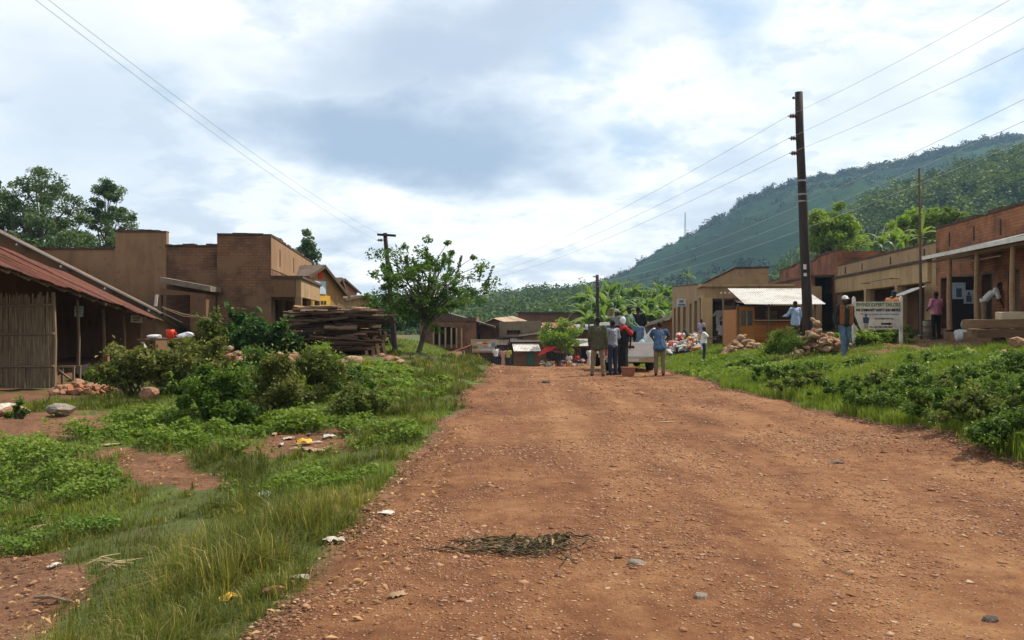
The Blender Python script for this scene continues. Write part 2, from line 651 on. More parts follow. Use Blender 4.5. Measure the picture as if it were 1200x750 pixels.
hole = math_(nt, 'MAXIMUM', hole, blob(1190, 120, 0.0, 0.1, 0.8, 1.2))
hole = math_(nt, 'MAXIMUM', hole, math_(nt, 'MULTIPLY', blob(700, 95, 0.0, 0.06), 0.8))
gap = math_(nt, 'MULTIPLY', math_(nt, 'MAXIMUM', hole, ramp(nt, big, [(0.27, (0.6,) * 3), (0.33, (0.0,) * 3)])), 0.8)
skyc = mixc(nt, 0.55, sky.outputs[0], (5.2, 7.2, 9.6))
front = mixc(nt, gap, cloud, skyc)
back = ramp(nt, math_(nt, 'ADD', math_(nt, 'MULTIPLY', sep.outputs['Y'], -.5), .5), [(.4, (1, 1, 1)), (.65, (.66, .66, .67))])   # unseen sky behind the viewer, dimmed to cut the fill light
high = ramp(nt, zc, [(.42, (1, 1, 1)), (.8, (.66, .68, .72))])                     # unseen sky overhead dimmed as well, for less ambient light
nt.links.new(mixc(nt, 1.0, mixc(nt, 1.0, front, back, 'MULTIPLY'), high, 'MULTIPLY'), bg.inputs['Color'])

scene.cycles.use_denoising = True
scene.cycles.max_bounces = 8
scene.cycles.diffuse_bounces = 3
scene.cycles.transmission_bounces = 4
scene.cycles.volume_bounces = 0
scene.cycles.sample_clamp_indirect = 6

# ================================================================== terrain
CP = []
for y in (-10, -4, 0, 4, 8, 12, 16, 20, 24, 27):
    CP += [(-1.2, y, 0), (2, y, 0.02), (5.1, y, 0)]
for y, z in ((33, -.25), (40, -.62), (48, -1.08), (56, -1.55), (63, -1.95), (70, -2.27), (78, -2.42), (86, -2.45)):
    CP += [(-1.5, y, z), (2, y, z), (5, y, z)]
CP += [(-3.2, 6, -.35), (-3, 4.6, -.3), (-4.5, 7.5, -.39), (-3.15, 9.2, -.32), (-5.1, 10.9, 0), (-6.6, 11, 0), (-8.6, 14.3, .06), (-10.8, 20, 0),
       (-2.85, 9.5, -.16), (-4.4, 12.5, .03), (-3.6, 13, .08), (-2.2, 13.5, .05), (-2.6, 20, .3), (-3.4, 27, .5), (-3.3, 30, .46), (-1.35, 23, .1),
       (-5.6, 28, .34), (-9.9, 34, .45), (-14, 34, .5), (-12.9, 29, .28), (-5, 40, 0), (-6, 50, -.5), (-6, 70, -.6), (-3.6, 70, -1.9), (-3, 60, -1.3),
       (-14, 50, .3), (-20, 60, .3), (-2, 36, -.15), (-2.4, 45, -.8), (-7, 4, -.4), (-10, 8, -.2), (-14, 14, 0), (-20, 20, .1), (-4, 0, -.3), (-5, -8, -.3), (-16, 0, -.3),
       (-2.0, 6, -.08), (-1.8, 14, -.02), (-1.7, 10, -.05)]
CP += [(6.6, 11, .5), (10.2, 17, .83), (6.5, 13, .25), (7.4, 18.5, .4), (6.6, 22, .36), (7.5, 29.5, .46), (6.5, 29, .2), (7, 31, .11), (9.36, 24, .57),
       (12.4, 27, .84), (10.9, 26.5, .8), (15.4, 31, .95), (11.9, 21, .9), (10.6, 36, .52), (12, 50, .05), (9, 45, -.05), (10, 56, -.1), (17, 46, 1.0), (19, 60, 1.0),
       (20, 20, 1.1), (14, 14, 1.0), (10, 10, .9), (8, 5, .7), (8, -4, .6), (14, 0, .9), (20, 34, 1.1), (6.2, 38, -.2), (7, 62, -1.5), (6.3, 50, -.8), (12, 66, -.9), (10, 75, -2.3),
       (5.8, 9, .12), (5.8, 15, .1), (5.8, 20, .1), (26, 48, 1.2), (30, 70, 1.2)]
CP += [(-40, 30, .3), (-45, 70, -.4), (-20, 90, -1.8), (0, 100, -2.2), (12, 92, -2.3), (40, 40, 1.4), (45, 80, .5), (-30, 0, -.2), (35, 5, 1.2), (0, 125, -2), (-60, 125, -1.5), (60, 125, -1), (-10, 80, -1.8), (-40, -20, -.2), (40, -20, .8), (0, -25, 0)]
CP = np.array(CP, float)


def _phi(r2): return np.where(r2 > 1e-9, 0.5 * r2 * np.log(r2 + 1e-12), 0)


_N = len(CP)
_K = _phi(((CP[:, None, :2] - CP[None, :, :2]) ** 2).sum(-1)) + np.eye(_N) * 1.2
_P = np.c_[np.ones(_N), CP[:, :2]]
_A = np.block([[_K, _P], [_P.T, np.zeros((3, 3))]])
_w = np.linalg.solve(_A, np.r_[CP[:, 2], 0, 0, 0])


def road_edges(y):
    y = np.asarray(y, float)
    l = np.interp(y, [-20, 4, 9, 13, 18, 24, 30, 44, 58, 68, 76, 86], [-1.3, -1.25, -1.15, -1.02, -.88, -.7, -.7, -1.2, -2.4, -4.6, -6.0, -6.5])
    r = np.interp(y, [-20, 9, 18, 24, 30, 44, 60, 70, 86], [5.5, 5.5, 5.15, 4.85, 4.8, 5.2, 6.6, 9, 11])
    l = l + (fbm(y, y * 0 + 3, 0.9, 5, 4) - .5) * .7 * np.clip(y / 12, .5, 1.2)
    r = r + (fbm(y, y * 0 + 9, 0.9, 8, 4) - .5) * .6
    return l, r


def H(x, y):
    x, y = np.atleast_1d(np.asarray(x, float)), np.atleast_1d(np.asarray(y, float))
    sh = x.shape
    x, y = x.ravel(), y.ravel()
    z = np.empty_like(x)
    for s in range(0, len(x), 20000):
        xs, ys = np.clip(x[s:s + 20000], -60, 60), np.clip(y[s:s + 20000], -25, 130)
        r2 = (xs[:, None] - CP[None, :, 0]) ** 2 + (ys[:, None] - CP[None, :, 1]) ** 2
        z[s:s + 20000] = _phi(r2) @ _w[:_N] + _w[_N] + _w[_N + 1] * xs + _w[_N + 2] * ys
    l, r = road_edges(y)
    off = sstep(0.0, 1.2, np.maximum(l - x, x - r))          # 0 on the road
    far = sstep(90, 200, np.hypot(x, y))
    z = z * (1 - far) + (-2.0) * far
    z = z + off * (1 - far) * ((fbm(x, y, 0.8, 21, 4) - .5) * .22 + (fbm(x, y, 3.5, 4, 3) - .5) * .07)
    z = z + (1 - off) * ((fbm(x, y, 0.5, 31, 3) - .5) * .05 + (vnoise(x * 2.2, y * .12, 1.0, 33) - .5) * .035 * (y < 60) + (fbm(x, y, 5.0, 34, 2) - .5) * .015)
    return z.reshape(sh)


def h1(x, y): return float(H([x], [y])[0])


def ell(x, y, cx, cy, rx, ry, ang=0.0, soft=0.35):
    c, s = math.cos(ang), math.sin(ang)
    u, v = (x - cx) * c + (y - cy) * s, -(x - cx) * s + (y - cy) * c
    q = np.sqrt((u / rx) ** 2 + (v / ry) ** 2) + (fbm(x, y, 3.2, 77, 4) - .5) * 1.15
    return 1 - sstep(1 - soft, 1 + soft, q)


def bare(x, y):
    """how far the earth lies bare, 0..1"""
    x, y = np.asarray(x, float), np.asarray(y, float)
    b = ell(x, y, -4.1, 9.95, 1.3, .36, math.radians(-43))
    b = np.maximum(b, ell(x, y, -4.0, 5.4, 1.05, 1.7, .25))
    b = np.maximum(b, ell(x, y, -7.6, 12.4, 1.7, 1.7) * .95)
    b = np.maximum(b, ell(x, y, -11.2, 17.3, 3.2, 2.2))
    b = np.maximum(b, ell(x, y, -2.75, 11.3, .8, .8))
    b = np.maximum(b, ell(x, y, -14.5, 24, 3.0, 9, .15))
    b = np.maximum(b, ell(x, y, -4.9, 27.6, 1.6, .8) * .9)
    b = np.maximum(b, ell(x, y, -7.2, 24.5, 1.3, 1.6) * .9)
    b = np.maximum(b, ell(x, y, 15.5, 25.5, 4.3, 7.5, -.25))
    b = np.maximum(b, ell(x, y, 11.5, 24.3, 3.2, .6, .2) * .7)
    b = np.maximum(b, ell(x, y, 13.5, 38, 3.2, 6) * .9)
    b = np.maximum(b, sstep(58, 68, y) * sstep(-4.6, -3.4, x))
    b = np.maximum(b, sstep(19, 24, np.abs(x)) * .6)
    l, r = road_edges(y)
    q = np.maximum(l - x, x - r)
    return np.maximum(b, (1 - sstep(0.0, 0.16, q)) * .75)


def axis(parts):
    out = []
    for a, b, s in parts:
        out += list(np.arange(a, b, s))
    return np.array(out + [parts[-1][1]])


def grid_mesh(name, xs, ys, zf, attr=None):
    X, Y = np.meshgrid(xs, ys)
    Z = zf(X, Y)
    v = np.c_[X.ravel(), Y.ravel(), Z.ravel()]
    nx, ny = len(xs), len(ys)
    i = np.arange(nx - 1)[None, :] + nx * np.arange(ny - 1)[:, None]
    f = np.stack([i, i + 1, i + nx + 1, i + nx], -1).ravel()
    return np_mesh(name, v, f, 4, None if attr is None else attr(X.ravel(), Y.ravel()), True)


gx = axis([(-1300, -400, 300), (-400, -60, 34), (-60, -20, 2), (-20, -12, .4), (-12, 14, .12), (14, 24, .4), (24, 60, 2), (60, 400, 34), (400, 1300, 300)])
gy = axis([(-200, -40, 40), (-40, -4, 3), (-4, 3, .5), (3, 26, .12), (26, 50, .3), (50, 90, .8), (90, 140, 4), (140, 600, 40), (600, 1300, 175)])


def ground_z(X, Y):
    z = H(X, Y)
    l, r = road_edges(Y)
    q = np.maximum(l - X, X - r)
    return z - .06 * (1 - sstep(-.25, 0.0, q)) * (Y < 84)


# soil and short growth
m, nt, b = new_mat('soil')
v = coords(nt, 'Object')
at = nt.nodes.new('ShaderNodeAttribute')
at.attribute_name = 'vary'
n1, n2, n3 = noise_tex(nt, v, 1.3, 6, .62), noise_tex(nt, v, 16, 5, .65), noise_tex(nt, v, 70, 3, .6)
soil = ramp(nt, math_(nt, 'ADD', math_(nt, 'MULTIPLY', n1, .5), math_(nt, 'MULTIPLY', n2, .5)), [(.34, (.085, .038, .02)), (.5, (.155, .074, .039)), (.66, (.25, .13, .072))])
green = ramp(nt, math_(nt, 'ADD', math_(nt, 'MULTIPLY', n1, .6), math_(nt, 'MULTIPLY', n3, .4)), [(.36, (.085, .062, .03)), (.47, (.07, .08, .022)), (.56, (.085, .115, .026)), (.68, (.15, .15, .045))])
fac = math_(nt, 'ADD', at.outputs['Fac'], math_(nt, 'MULTIPLY', math_(nt, 'SUBTRACT', n2, .5), .5))
nt.links.new(mixc(nt, ramp(nt, fac, [(.35, (0, 0, 0)), (.65, (1, 1, 1))]), green, soil), b.inputs['Base Color'])
b.inputs['Roughness'].default_value = .95
bump(nt, b, math_(nt, 'ADD', n2, math_(nt, 'MULTIPLY', n3, .5)), .8, .035)
M_SOIL = m
go = link_mesh('ground', grid_mesh('ground', gx, gy, ground_z, bare), M_SOIL)
tag(go, 'grassy earth verge and village ground around the road', kind='structure')

# the murram road
m, nt, b = new_mat('murram')
v = coords(nt, 'Object')
n1 = noise_tex(nt, v, .55, 6, .6)
n2 = noise_tex(nt, v, 5.5, 6, .66, .4)
n3 = noise_tex(nt, v, 42, 5, .7)
lv = coords(nt, 'Object', (1.6, .18, 1))
n4 = noise_tex(nt, lv, 1.1, 5, .6, .3)
f = math_(nt, 'ADD', math_(nt, 'ADD', math_(nt, 'MULTIPLY', n1, .37), math_(nt, 'MULTIPLY', n4, .28)), math_(nt, 'MULTIPLY', n2, .35))
sx_ = nt.nodes.new('ShaderNodeSeparateXYZ')                  # compacted paler wheel tracks
nt.links.new(v, sx_.inputs[0])
xx = math_(nt, 'ADD', math_(nt, 'MULTIPLY', math_(nt, 'ADD', sx_.outputs['X'], math_(nt, 'MULTIPLY', n1, .9)), .125), .2)
trk = ramp(nt, xx, [(.0, (.0,) * 3), (.16, (.1,) * 3), (.3, (.2,) * 3), (.37, (1,) * 3), (.45, (.3,) * 3), (.53, (1,) * 3), (.61, (.35,) * 3), (.7, (1,) * 3), (.79, (.35,) * 3), (.87, (.8,) * 3), (.96, (.1,) * 3), (1, (0,) * 3)])
f = math_(nt, 'ADD', f, math_(nt, 'MULTIPLY', math_(nt, 'SUBTRACT', trk, .45), .055))
c = ramp(nt, f, [(.37, (.085, .034, .016)), (.46, (.172, .074, .033)), (.53, (.24, .114, .051)), (.63, (.335, .182, .087))])
c = mixc(nt, ramp(nt, n3, [(.3, (.75,) * 3), (.5, (0, 0, 0))]), c, (.13, .05, .028))
vo = nd(nt, 'ShaderNodeTexVoronoi', Scale=26.0)
nt.links.new(v, vo.inputs['Vector'])
peb = ramp(nt, vo.outputs['Distance'], [(.16, (1, 1, 1)), (.26, (0, 0, 0))])
sel = nt.nodes.new('ShaderNodeSeparateColor')
nt.links.new(vo.outputs['Color'], sel.inputs[0])
on = math_(nt, 'MULTIPLY', peb, ramp(nt, sel.outputs[0], [(.55, (0, 0, 0)), (.62, (1, 1, 1))]))
c = mixc(nt, math_(nt, 'MULTIPLY', on, .85), c, ramp(nt, sel.outputs[1], [(0, (.24, .12, .08)), (.55, (.47, .28, .19)), (1, (.58, .42, .32))]))
nt.links.new(c, b.inputs['Base Color'])
b.inputs['Roughness'].default_value = .95
b.inputs['Specular IOR Level'].default_value = .15
bump(nt, b, math_(nt, 'ADD', math_(nt, 'ADD', math_(nt, 'MULTIPLY', n3, .7), math_(nt, 'MULTIPLY', on, .6)), n2), .85, .03)
M_ROAD = m
ry = axis([(-12, 3, .5), (3, 12, .06), (12, 30, .12), (30, 86, .5)])
nu = 90
rl, rr = road_edges(ry)
U = np.linspace(0, 1, nu + 1)
RX = rl[:, None] + (rr - rl)[:, None] * U[None, :]
RY = np.repeat(ry[:, None], nu + 1, 1)
RZ = H(RX, RY) + .012
ed = np.minimum(U, 1 - U) * (rr - rl)[:, None]
RZ -= .05 * (1 - sstep(0, .18, ed))
i = np.arange(nu)[None, :] + (nu + 1) * np.arange(len(ry) - 1)[:, None]
me = np_mesh('road', np.c_[RX.ravel(), RY.ravel(), RZ.ravel()], np.stack([i, i + 1, i + nu + 2, i + nu + 1], -1).ravel(), 4, None, True)
tag(link_mesh('road', me, M_ROAD), 'red murram dirt road running up to a crest', kind='structure')


def rz_(x, y): return h1(x, y) + .012


# ================================================================== hills
def hill_z(px, t, prof, D0, D1, seed, rough):
    """height on a hill at azimuth px; t runs from the foot (0) over the ridge (1) and down behind"""
    el = np.interp(px, prof[:, 0], prof[:, 1])
    zr = CAMZ + (375 - el) / 1000 * D1
    k = np.where(t <= 1, sstep(0, 1.0, np.clip(t, 0, 1)) * .35 + np.clip(t, 0, 1) * .65, 1 - (t - 1) * .8)
    X = (px - 600) / 1000
    y = D0 + (D1 - D0) * t
    x = X * y
    z = -6 + (zr + 6) * k
    z = z + (fbm(x, y, 1 / 90., seed, 5) - .5) * rough * np.clip(1.2 - abs(t - .5), .2, 1) * np.clip(zr / 60, .15, 1) * (1 - np.clip(1 - abs(1 - t) / .25, 0, 1) * .7)
    return x, y, z


def make_hill(prof, D0, D1, seed, rough, mat, label, p0, p1):
    prof = np.array(prof, float)
    pxs = np.arange(p0, p1 + 1, 12.)
    ts = np.linspace(0, 1.5, 46)
    PX, T = np.meshgrid(pxs, ts)
    x, y, z = hill_z(PX, T, prof, D0, D1, seed, rough)
    nx = len(pxs)
    i = np.arange(nx - 1)[None, :] + nx * np.arange(len(ts) - 1)[:, None]
    me = np_mesh('hill', np.c_[x.ravel(), y.ravel(), z.ravel()], np.stack([i, i + 1, i + nx + 1, i + nx], -1).ravel(), 4, None, True)
    o = link_mesh('hill', me, mat)
    tag(o, label, kind='structure')
    return prof


def m_hill(name, stops, s1, s2):
    m, nt, b = new_mat(name)
    v = coords(nt, 'Object', (1, 1, 1.6))
    n1 = noise_tex(nt, v, s1, 6, .62, .5)
    n2 = noise_tex(nt, v, s2, 5, .65)
    f = math_(nt, 'ADD', math_(nt, 'MULTIPLY', n1, .65), math_(nt, 'MULTIPLY', n2, .35))
    nt.links.new(ramp(nt, f, stops), b.inputs['Base Color'])
    b.inputs['Roughness'].default_value = 1
    b.inputs['Specular IOR Level'].default_value = 0.05
    bump(nt, b, n2, 1.0, 3.0)
    return m


M_HILL = m_hill('hill_scrub', [(.34, (.006, .019, .010)), (.48, (.011, .031, .014)), (.58, (.02, .05, .018)), (.68, (.034, .072, .022))], .009, .07)
M_HILL2 = m_hill('hill_wood', [(.36, (.02, .045, .014)), (.52, (.045, .085, .02)), (.66, (.085, .14, .035))], .03, .2)
far_prof = make_hill([(300, 368), (560, 362), (640, 349), (700, 338), (735, 322), (760, 306), (800, 284), (830, 268), (870, 244), (900, 232), (960, 213), (1010, 203), (1060, 194), (1120, 178), (1200, 160), (1350, 120), (1700, 150), (2100, 260)],
                     330, 900, 3, 60, M_HILL, 'tall dark green hill beyond the village', 300, 1560)
near_prof = make_hill([(800, 372), (900, 345), (950, 300), (985, 272), (1020, 248), (1060, 228), (1100, 212), (1150, 200), (1200, 186), (1300, 160), (1500, 130), (1900, 160)],
                      130, 360, 9, 22, M_HILL2, 'wooded spur of the hill behind the shops', 800, 1560)
low_prof = make_hill([(-700, 372), (-300, 366), (200, 364), (480, 363), (560, 360), (620, 353), (680, 349), (730, 348), (800, 355), (900, 370)],
                     180, 420, 14, 10, M_HILL2, 'low wooded rise beyond the far end of the road', -700, 900)
# ================================================================== vegetation
G_LEAF = m_leaf('bush_leaf', [(0, (.022, .045, .012)), (.45, (.045, .088, .02)), (.8, (.075, .13, .028)), (1, (.12, .18, .05))], .3)
G_DULL = m_leaf('dull_leaf', [(0, (.03, .045, .014)), (.5, (.062, .088, .026)), (1, (.12, .14, .05))], .3)
G_OLIVE = m_leaf('olive_leaf', [(0, (.04, .055, .018)), (.5, (.085, .105, .034)), (.9, (.15, .16, .06)), (1, (.24, .19, .1))], .3, gain=1.5)
G_MID = m_leaf('mid_leaf', [(0, (.03, .06, .016)), (.5, (.06, .11, .026)), (.9, (.1, .16, .04)), (1, (.22, .24, .12))], .3)
G_DARK = m_leaf('dark_leaf', [(0, (.012, .032, .012)), (.5, (.025, .06, .016)), (1, (.06, .115, .03))], .25, gain=2.0)
G_BRIGHT = m_leaf('bright_leaf', [(0, (.04, .075, .016)), (.5, (.08, .14, .026)), (1, (.14, .2, .05))], .35, gain=1.45)
G_TREE = m_leaf('tree_leaf', [(0, (.02, .05, .012)), (.5, (.042, .09, .02)), (.9, (.09, .15, .03)), (1, (.2, .2, .03))], .32)
G_EUC = m_leaf('blue_green_leaf', [(0, (.025, .045, .022)), (.5, (.05, .08, .035)), (1, (.1, .13, .055))], .25, gain=2.1, tint=(1, 1, 1))
G_LIME = m_leaf('lime_leaf', [(0, (.05, .1, .016)), (.5, (.1, .17, .028)), (1, (.18, .25, .05))], .4)
G_BANANA = m_leaf('banana_leaf', [(0, (.04, .1, .016)), (.5, (.085, .17, .028)), (1, (.17, .24, .06))], .4, .45, .2, .5, gain=1.2)
G_WOOD1 = m_leaf('forest_leaf', [(0, (.018, .04, .014)), (.5, (.04, .075, .022)), (1, (.085, .13, .035))], .15, gain=.36, tint=(1, 1, 1))
G_WOOD2 = m_leaf('spur_leaf', [(0, (.025, .055, .015)), (.5, (.06, .11, .024)), (1, (.13, .19, .04))], .25, gain=1.1)
M_BARK = m_noisy('bark', (.055, .042, .03), (.14, .11, .085), 8, None, .9, .6, .02, (1, 1, .3))
M_STEM = m_noisy('stem', (.05, .06, .025), (.13, .11, .06), 10, None, .9, .3)
M_GRASS = m_leaf('grass_blade', [(0, (.046, .06, .016)), (.35, (.072, .094, .021)), (.6, (.11, .132, .032)), (.8, (.17, .165, .055)), (1, (.34, .27, .13))], .35, .5, .2, gain=1.5)
M_GRASS2 = m_leaf('bright_grass_blade', [(0, (.065, .105, .018)), (.5, (.115, .175, .028)), (.85, (.19, .21, .045)), (1, (.27, .24, .09))], .35, .5, .2, gain=1.6)


def grass(name, label, xy, hgt, wid, mat, vary, lean=.35, head=None):
    n = len(xy)
    x, y = xy[:, 0], xy[:, 1]
    z = H(x, y) - .01
    base = np.c_[x, y, z]
    a = rng.uniform(0, 2 * PI, n) if head is None else head + rng.normal(0, .5, n)
    d = np.c_[np.cos(a), np.sin(a), np.zeros(n)]
    s = np.c_[-np.sin(a), np.cos(a), np.zeros(n)]
    hgt = hgt * rng.uniform(.55, 1.25, n)
    le = lean * rng.uniform(.2, 1.5, n)
    up = np.array([0, 0, 1.0])
    h, w, l = hgt[:, None], (wid * rng.uniform(.7, 1.3, n))[:, None], le[:, None]
    v = np.empty((n, 5, 3))
    v[:, 0] = base - s * w * .5
    v[:, 1] = base + s * w * .5
    mid = base + up * h * .55 + d * h * l * .3
    v[:, 2] = mid + s * w * .4
    v[:, 3] = mid - s * w * .4
    v[:, 4] = base + up * h * np.clip(1 - l * .45, .3, 1) + d * h * l
    k = np.arange(n)[:, None] * 5
    f = (k + np.array([[0, 1, 2, 0, 2, 3, 3, 2, 4]])).ravel()
    me = np_mesh(name, v.reshape(-1, 3), f, 3, np.repeat(np.clip(vary, 0, 1), 5), False)
    o = link_mesh(name, me, mat)
    tag(o, label, kind='stuff')
    return o


def scatter(n, x0, x1, y0, y1):
    return np.c_[rng.uniform(x0, x1, n), rng.uniform(y0, y1, n)]


def keep_grass(p, thr=.5, extra=0):
    q = bare(p[:, 0], p[:, 1])
    l, r = road_edges(p[:, 1])
    off = np.maximum(l - p[:, 0], p[:, 0] - r)
    return (rng.uniform(0, 1, len(p)) > q * 1.25 - extra) & (off > -.10 + .1 * rng.uniform(0, 1, len(p)))


# tall grass along the near verge, growing in tufts
def tufts(name, label, n, box, bl, w, k=1.0, fat=1.0, M_=None):
    p = scatter(n, *box)
    x, y = p[:, 0], p[:, 1]
    l, _ = road_edges(y)
    e = l - x
    q = bare(x, y)
    t = fbm(x, y, 1.5, 41, 3)
    band = np.exp(-((e - .6) / .6) ** 2)
    cover = ell(x, y, -4.2, 11.9, 2.4, 1.6) + ell(x, y, -7.0, 10.2, 2.6, 1.3)
    litter = ell(x, y, -2.75, 11.2, .75, 1.0) + ell(x, y, -2.4, 9.6, .5, .8)
    prob = np.clip((t - .42) * 4.0 + band * .55, .03, 1) * (1 - .8 * np.clip(cover, 0, 1)) * (1 - .85 * np.clip(litter, 0, 1)) * np.clip(1 - q * 1.3, 0, 1)
    kk = (rng.uniform(0, 1, n) < prob) & (e > -.12 + .22 * fbm(x, y, 3, 8, 2))
    p, t, band, e = p[kk], t[kk], band[kk], e[kk]
    m_ = len(p)
    fine = rng.lognormal(0, .24, m_)
    h = (.10 + .34 * np.clip((t - .3) * 2, 0, 1)) * (.5 + .5 * band) * fine * k * np.clip(.45 + e * 1.3, .45, 1)
    va = .36 + .9 * (fbm(p[:, 0], p[:, 1], .8, 51, 3) - .5) + rng.normal(0, .15, m_)
    nb = rng.integers(int(bl * .5), int(bl * 1.5), m_)
    who = np.repeat(np.arange(m_), nb)
    a, r = rng.uniform(0, 2 * PI, len(who)), np.abs(rng.normal(0, 1, len(who)))
    sp = ((.03 + .16 * h) * fat)[who]
    pts = p[who] + np.c_[np.cos(a), np.sin(a)] * (r * sp)[:, None]
    hh = h[who] * np.clip(1.15 - .22 * r, .4, 1.2)
    dead = (rng.uniform(0, 1, len(who)) < .09) * .45
    grass(name, label, pts, hh, np.full(len(who), w), M_GRASS if M_ is None else M_, va[who] + rng.normal(0, .1, len(who)) + dead, (.25 + .35 * r) * (1 if fat == 1 else 1.35), a)


for args in ((4200, (-5.5, -1.0, 3.4, 7.5), 18, .0045, .62), (5600, (-7.5, -.9, 7.5, 12.5), 16, .0065, .68), (6500, (-9.5, -.6, 12.5, 20), 13, .010, .75), (5000, (-9, -.3, 20, 33), 12, .017, .8)):
    tufts('tall_grass', 'tall tufted green grass on the verge left of the road', *args)


for args in ((300, (-5.5, -1.0, 3.4, 7.5), 120, .0042, .74), (420, (-7.5, -.9, 7.5, 12.5), 95, .006, .85), (500, (-9.5, -.6, 12.5, 20), 70, .0095, 1.0), (420, (-9, -.3, 20, 33), 50, .016, 1.05)):
    tufts('grass_tufts', 'rounded arching grass tufts on the verge left of the road', *args, fat=2.1)
for args in ((260, (4.8, 9, 8, 14), 70, .0075, .75), (420, (4.8, 12, 14, 22), 60, .012, .8)):
    n_, bx_, bl_, w_, k_ = args
    p = scatter(n_, *bx_)
    p = p[keep_grass(p)]
    nb_ = rng.integers(bl_ // 2, bl_ * 3 // 2, len(p))
    who_ = np.repeat(np.arange(len(p)), nb_)
    a_, r_q = rng.uniform(0, 2 * PI, len(who_)), np.abs(rng.normal(0, 1, len(who_)))
    hq = rng.uniform(.14, .34, len(p)) * k_
    grass('grass_tufts', 'arching grass tufts on the bank right of the road', p[who_] + np.c_[np.cos(a_), np.sin(a_)] * (r_q * (.05 + .3 * hq)[who_])[:, None], hq[who_] * np.clip(1.15 - .22 * r_q, .4, 1.2), np.full(len(who_), w_), M_GRASS2,
          (.4 + rng.normal(0, .2, len(p)))[who_] + rng.normal(0, .1, len(who_)), .35 + .5 * r_q, a_)


# short bright turf of the right bank and the mound under the tree
def turf(n, x0, x1, y0, y1, w, hh):
    p = scatter(n, x0, x1, y0, y1)
    p = p[keep_grass(p)]
    t = fbm(p[:, 0], p[:, 1], 1.3, 61, 3)
    p, t = p[rng.uniform(0, 1, len(p)) < np.clip((t - .2) * 3, .25, 1)], t[:0]
    t = fbm(p[:, 0], p[:, 1], 1.3, 61, 3)
    return p, hh * (.5 + 1.3 * np.clip(t - .25, 0, 1)), np.full(len(p), w), .38 + .5 * (fbm(p[:, 0], p[:, 1], .9, 71, 3) - .5) + rng.normal(0, .14, len(p))


for args in ((36000, 4.9, 9.5, 3.0, 8.1, .008, .27), (75000, 4.7, 9.5, 8, 14, .009, .27), (90000, 4.5, 13, 14, 21, .014, .23), (60000, 4.5, 14, 21, 32, .022, .14), (26000, 4.6, 11, 32, 60, .05, .16)):
    p, h, w, va = turf(*args)
    grass('bank_grass', 'short bright green grass on the bank right of the road', p, h, w, M_GRASS2, va)
p, h, w, va = turf(36000, -14, -1.0, 33, 78, .06, .2)
grass('verge_grass', 'green grass on the slope down to the far houses', p, h, w, M_GRASS2, va)
p, h, w, va = turf(30000, -5.5, -1.1, 3.4, 9, .006, .09)
grass('low_grass', 'short grass between the tall tufts at the lower left', p, h, w, M_GRASS, va - .05)
p, h, w, va = turf(20000, -10, -5.4, 3.0, 8.1, .008, .12)
grass('low_grass', 'low grass beyond the left edge of the verge', p, h, w, M_GRASS2, va)
p, h, w, va = turf(55000, -12, -1.1, 8, 17, .009, .1)
grass('low_grass', 'low grass and weeds between the bushes left of the road', p, h, w, M_GRASS2, va)


def ground_cover(n, fn, label, size, hgt, mat):
    """low broad-leaved weeds in mounds"""
    p = fn(n)
    p = p[keep_grass(p, extra=.05)]
    t = fbm(p[:, 0], p[:, 1], 2.2, 91, 3)
    k = rng.uniform(0, 1, len(p)) < np.clip((t - .3) * 4, .05, 1)
    p, t = p[k], t[k]
    z = H(p[:, 0], p[:, 1])
    c = np.c_[p, z + rng.uniform(.1, 1, len(p)) ** .7 * hgt * np.clip((t - .25) * 2.2, .15, 1.2)]
    v, f, a = leaf_arrays(c, size * np.clip(p[:, 1] / 11, .85, 1.9), .6, .62, vary=.35 + .55 * (t - .4) + .25 * (c[:, 2] - z) / hgt)
    o = link_mesh('ground_cover', np_mesh('ground_cover', v, f, 4, a), mat)
    tag(o, label, kind='stuff')


def in_ell(cx, cy, rx, ry, ang=0):
    def fn(n):
        a, r = rng.uniform(0, 2 * PI, n), np.sqrt(rng.uniform(0, 1, n))
        u, v = r * np.cos(a) * rx, r * np.sin(a) * ry
        c, s = math.cos(ang), math.sin(ang)
        return np.c_[cx + u * c - v * s, cy + u * s + v * c]
    return fn


ground_cover(26000, in_ell(-4.0, 12.0, 2.9, 1.35, -.25), 'bright low weeds spreading above the bare red bank', .06, .26, G_BRIGHT)
ground_cover(7000, in_ell(-2.3, 9.2, .9, .6, -.3), 'low leafy weeds below the litter patch', .05, .12, G_BRIGHT)
ground_cover(16000, in_ell(-6.1, 9.6, 1.9, 1.25, -.2), 'low weeds beside the dirt path at the left edge', .055, .22, G_BRIGHT)
ground_cover(9000, in_ell(-4.9, 7.4, 1.4, .8, .2), 'sparse weeds on the slope at the lower left', .05, .14, G_LEAF)
ground_cover(14000, in_ell(-2.9, 19, 1.6, 4), 'leafy weeds on the mound left of the road', .07, .2, G_BRIGHT)
ground_cover(15000, in_ell(8.3, 14.0, 2.0, 4.2, -.33), 'leafy weeds covering the bank right of the road', .06, .24, G_MID)
ground_cover(5000, in_ell(6.6, 23.5, 1.8, 5), 'leafy weeds on the bank below the kiosk', .08, .12, G_BRIGHT)
ground_cover(9000, in_ell(10.5, 27.2, 2.0, .9), 'green weeds behind and under the painted board', .09, .4, G_BRIGHT)


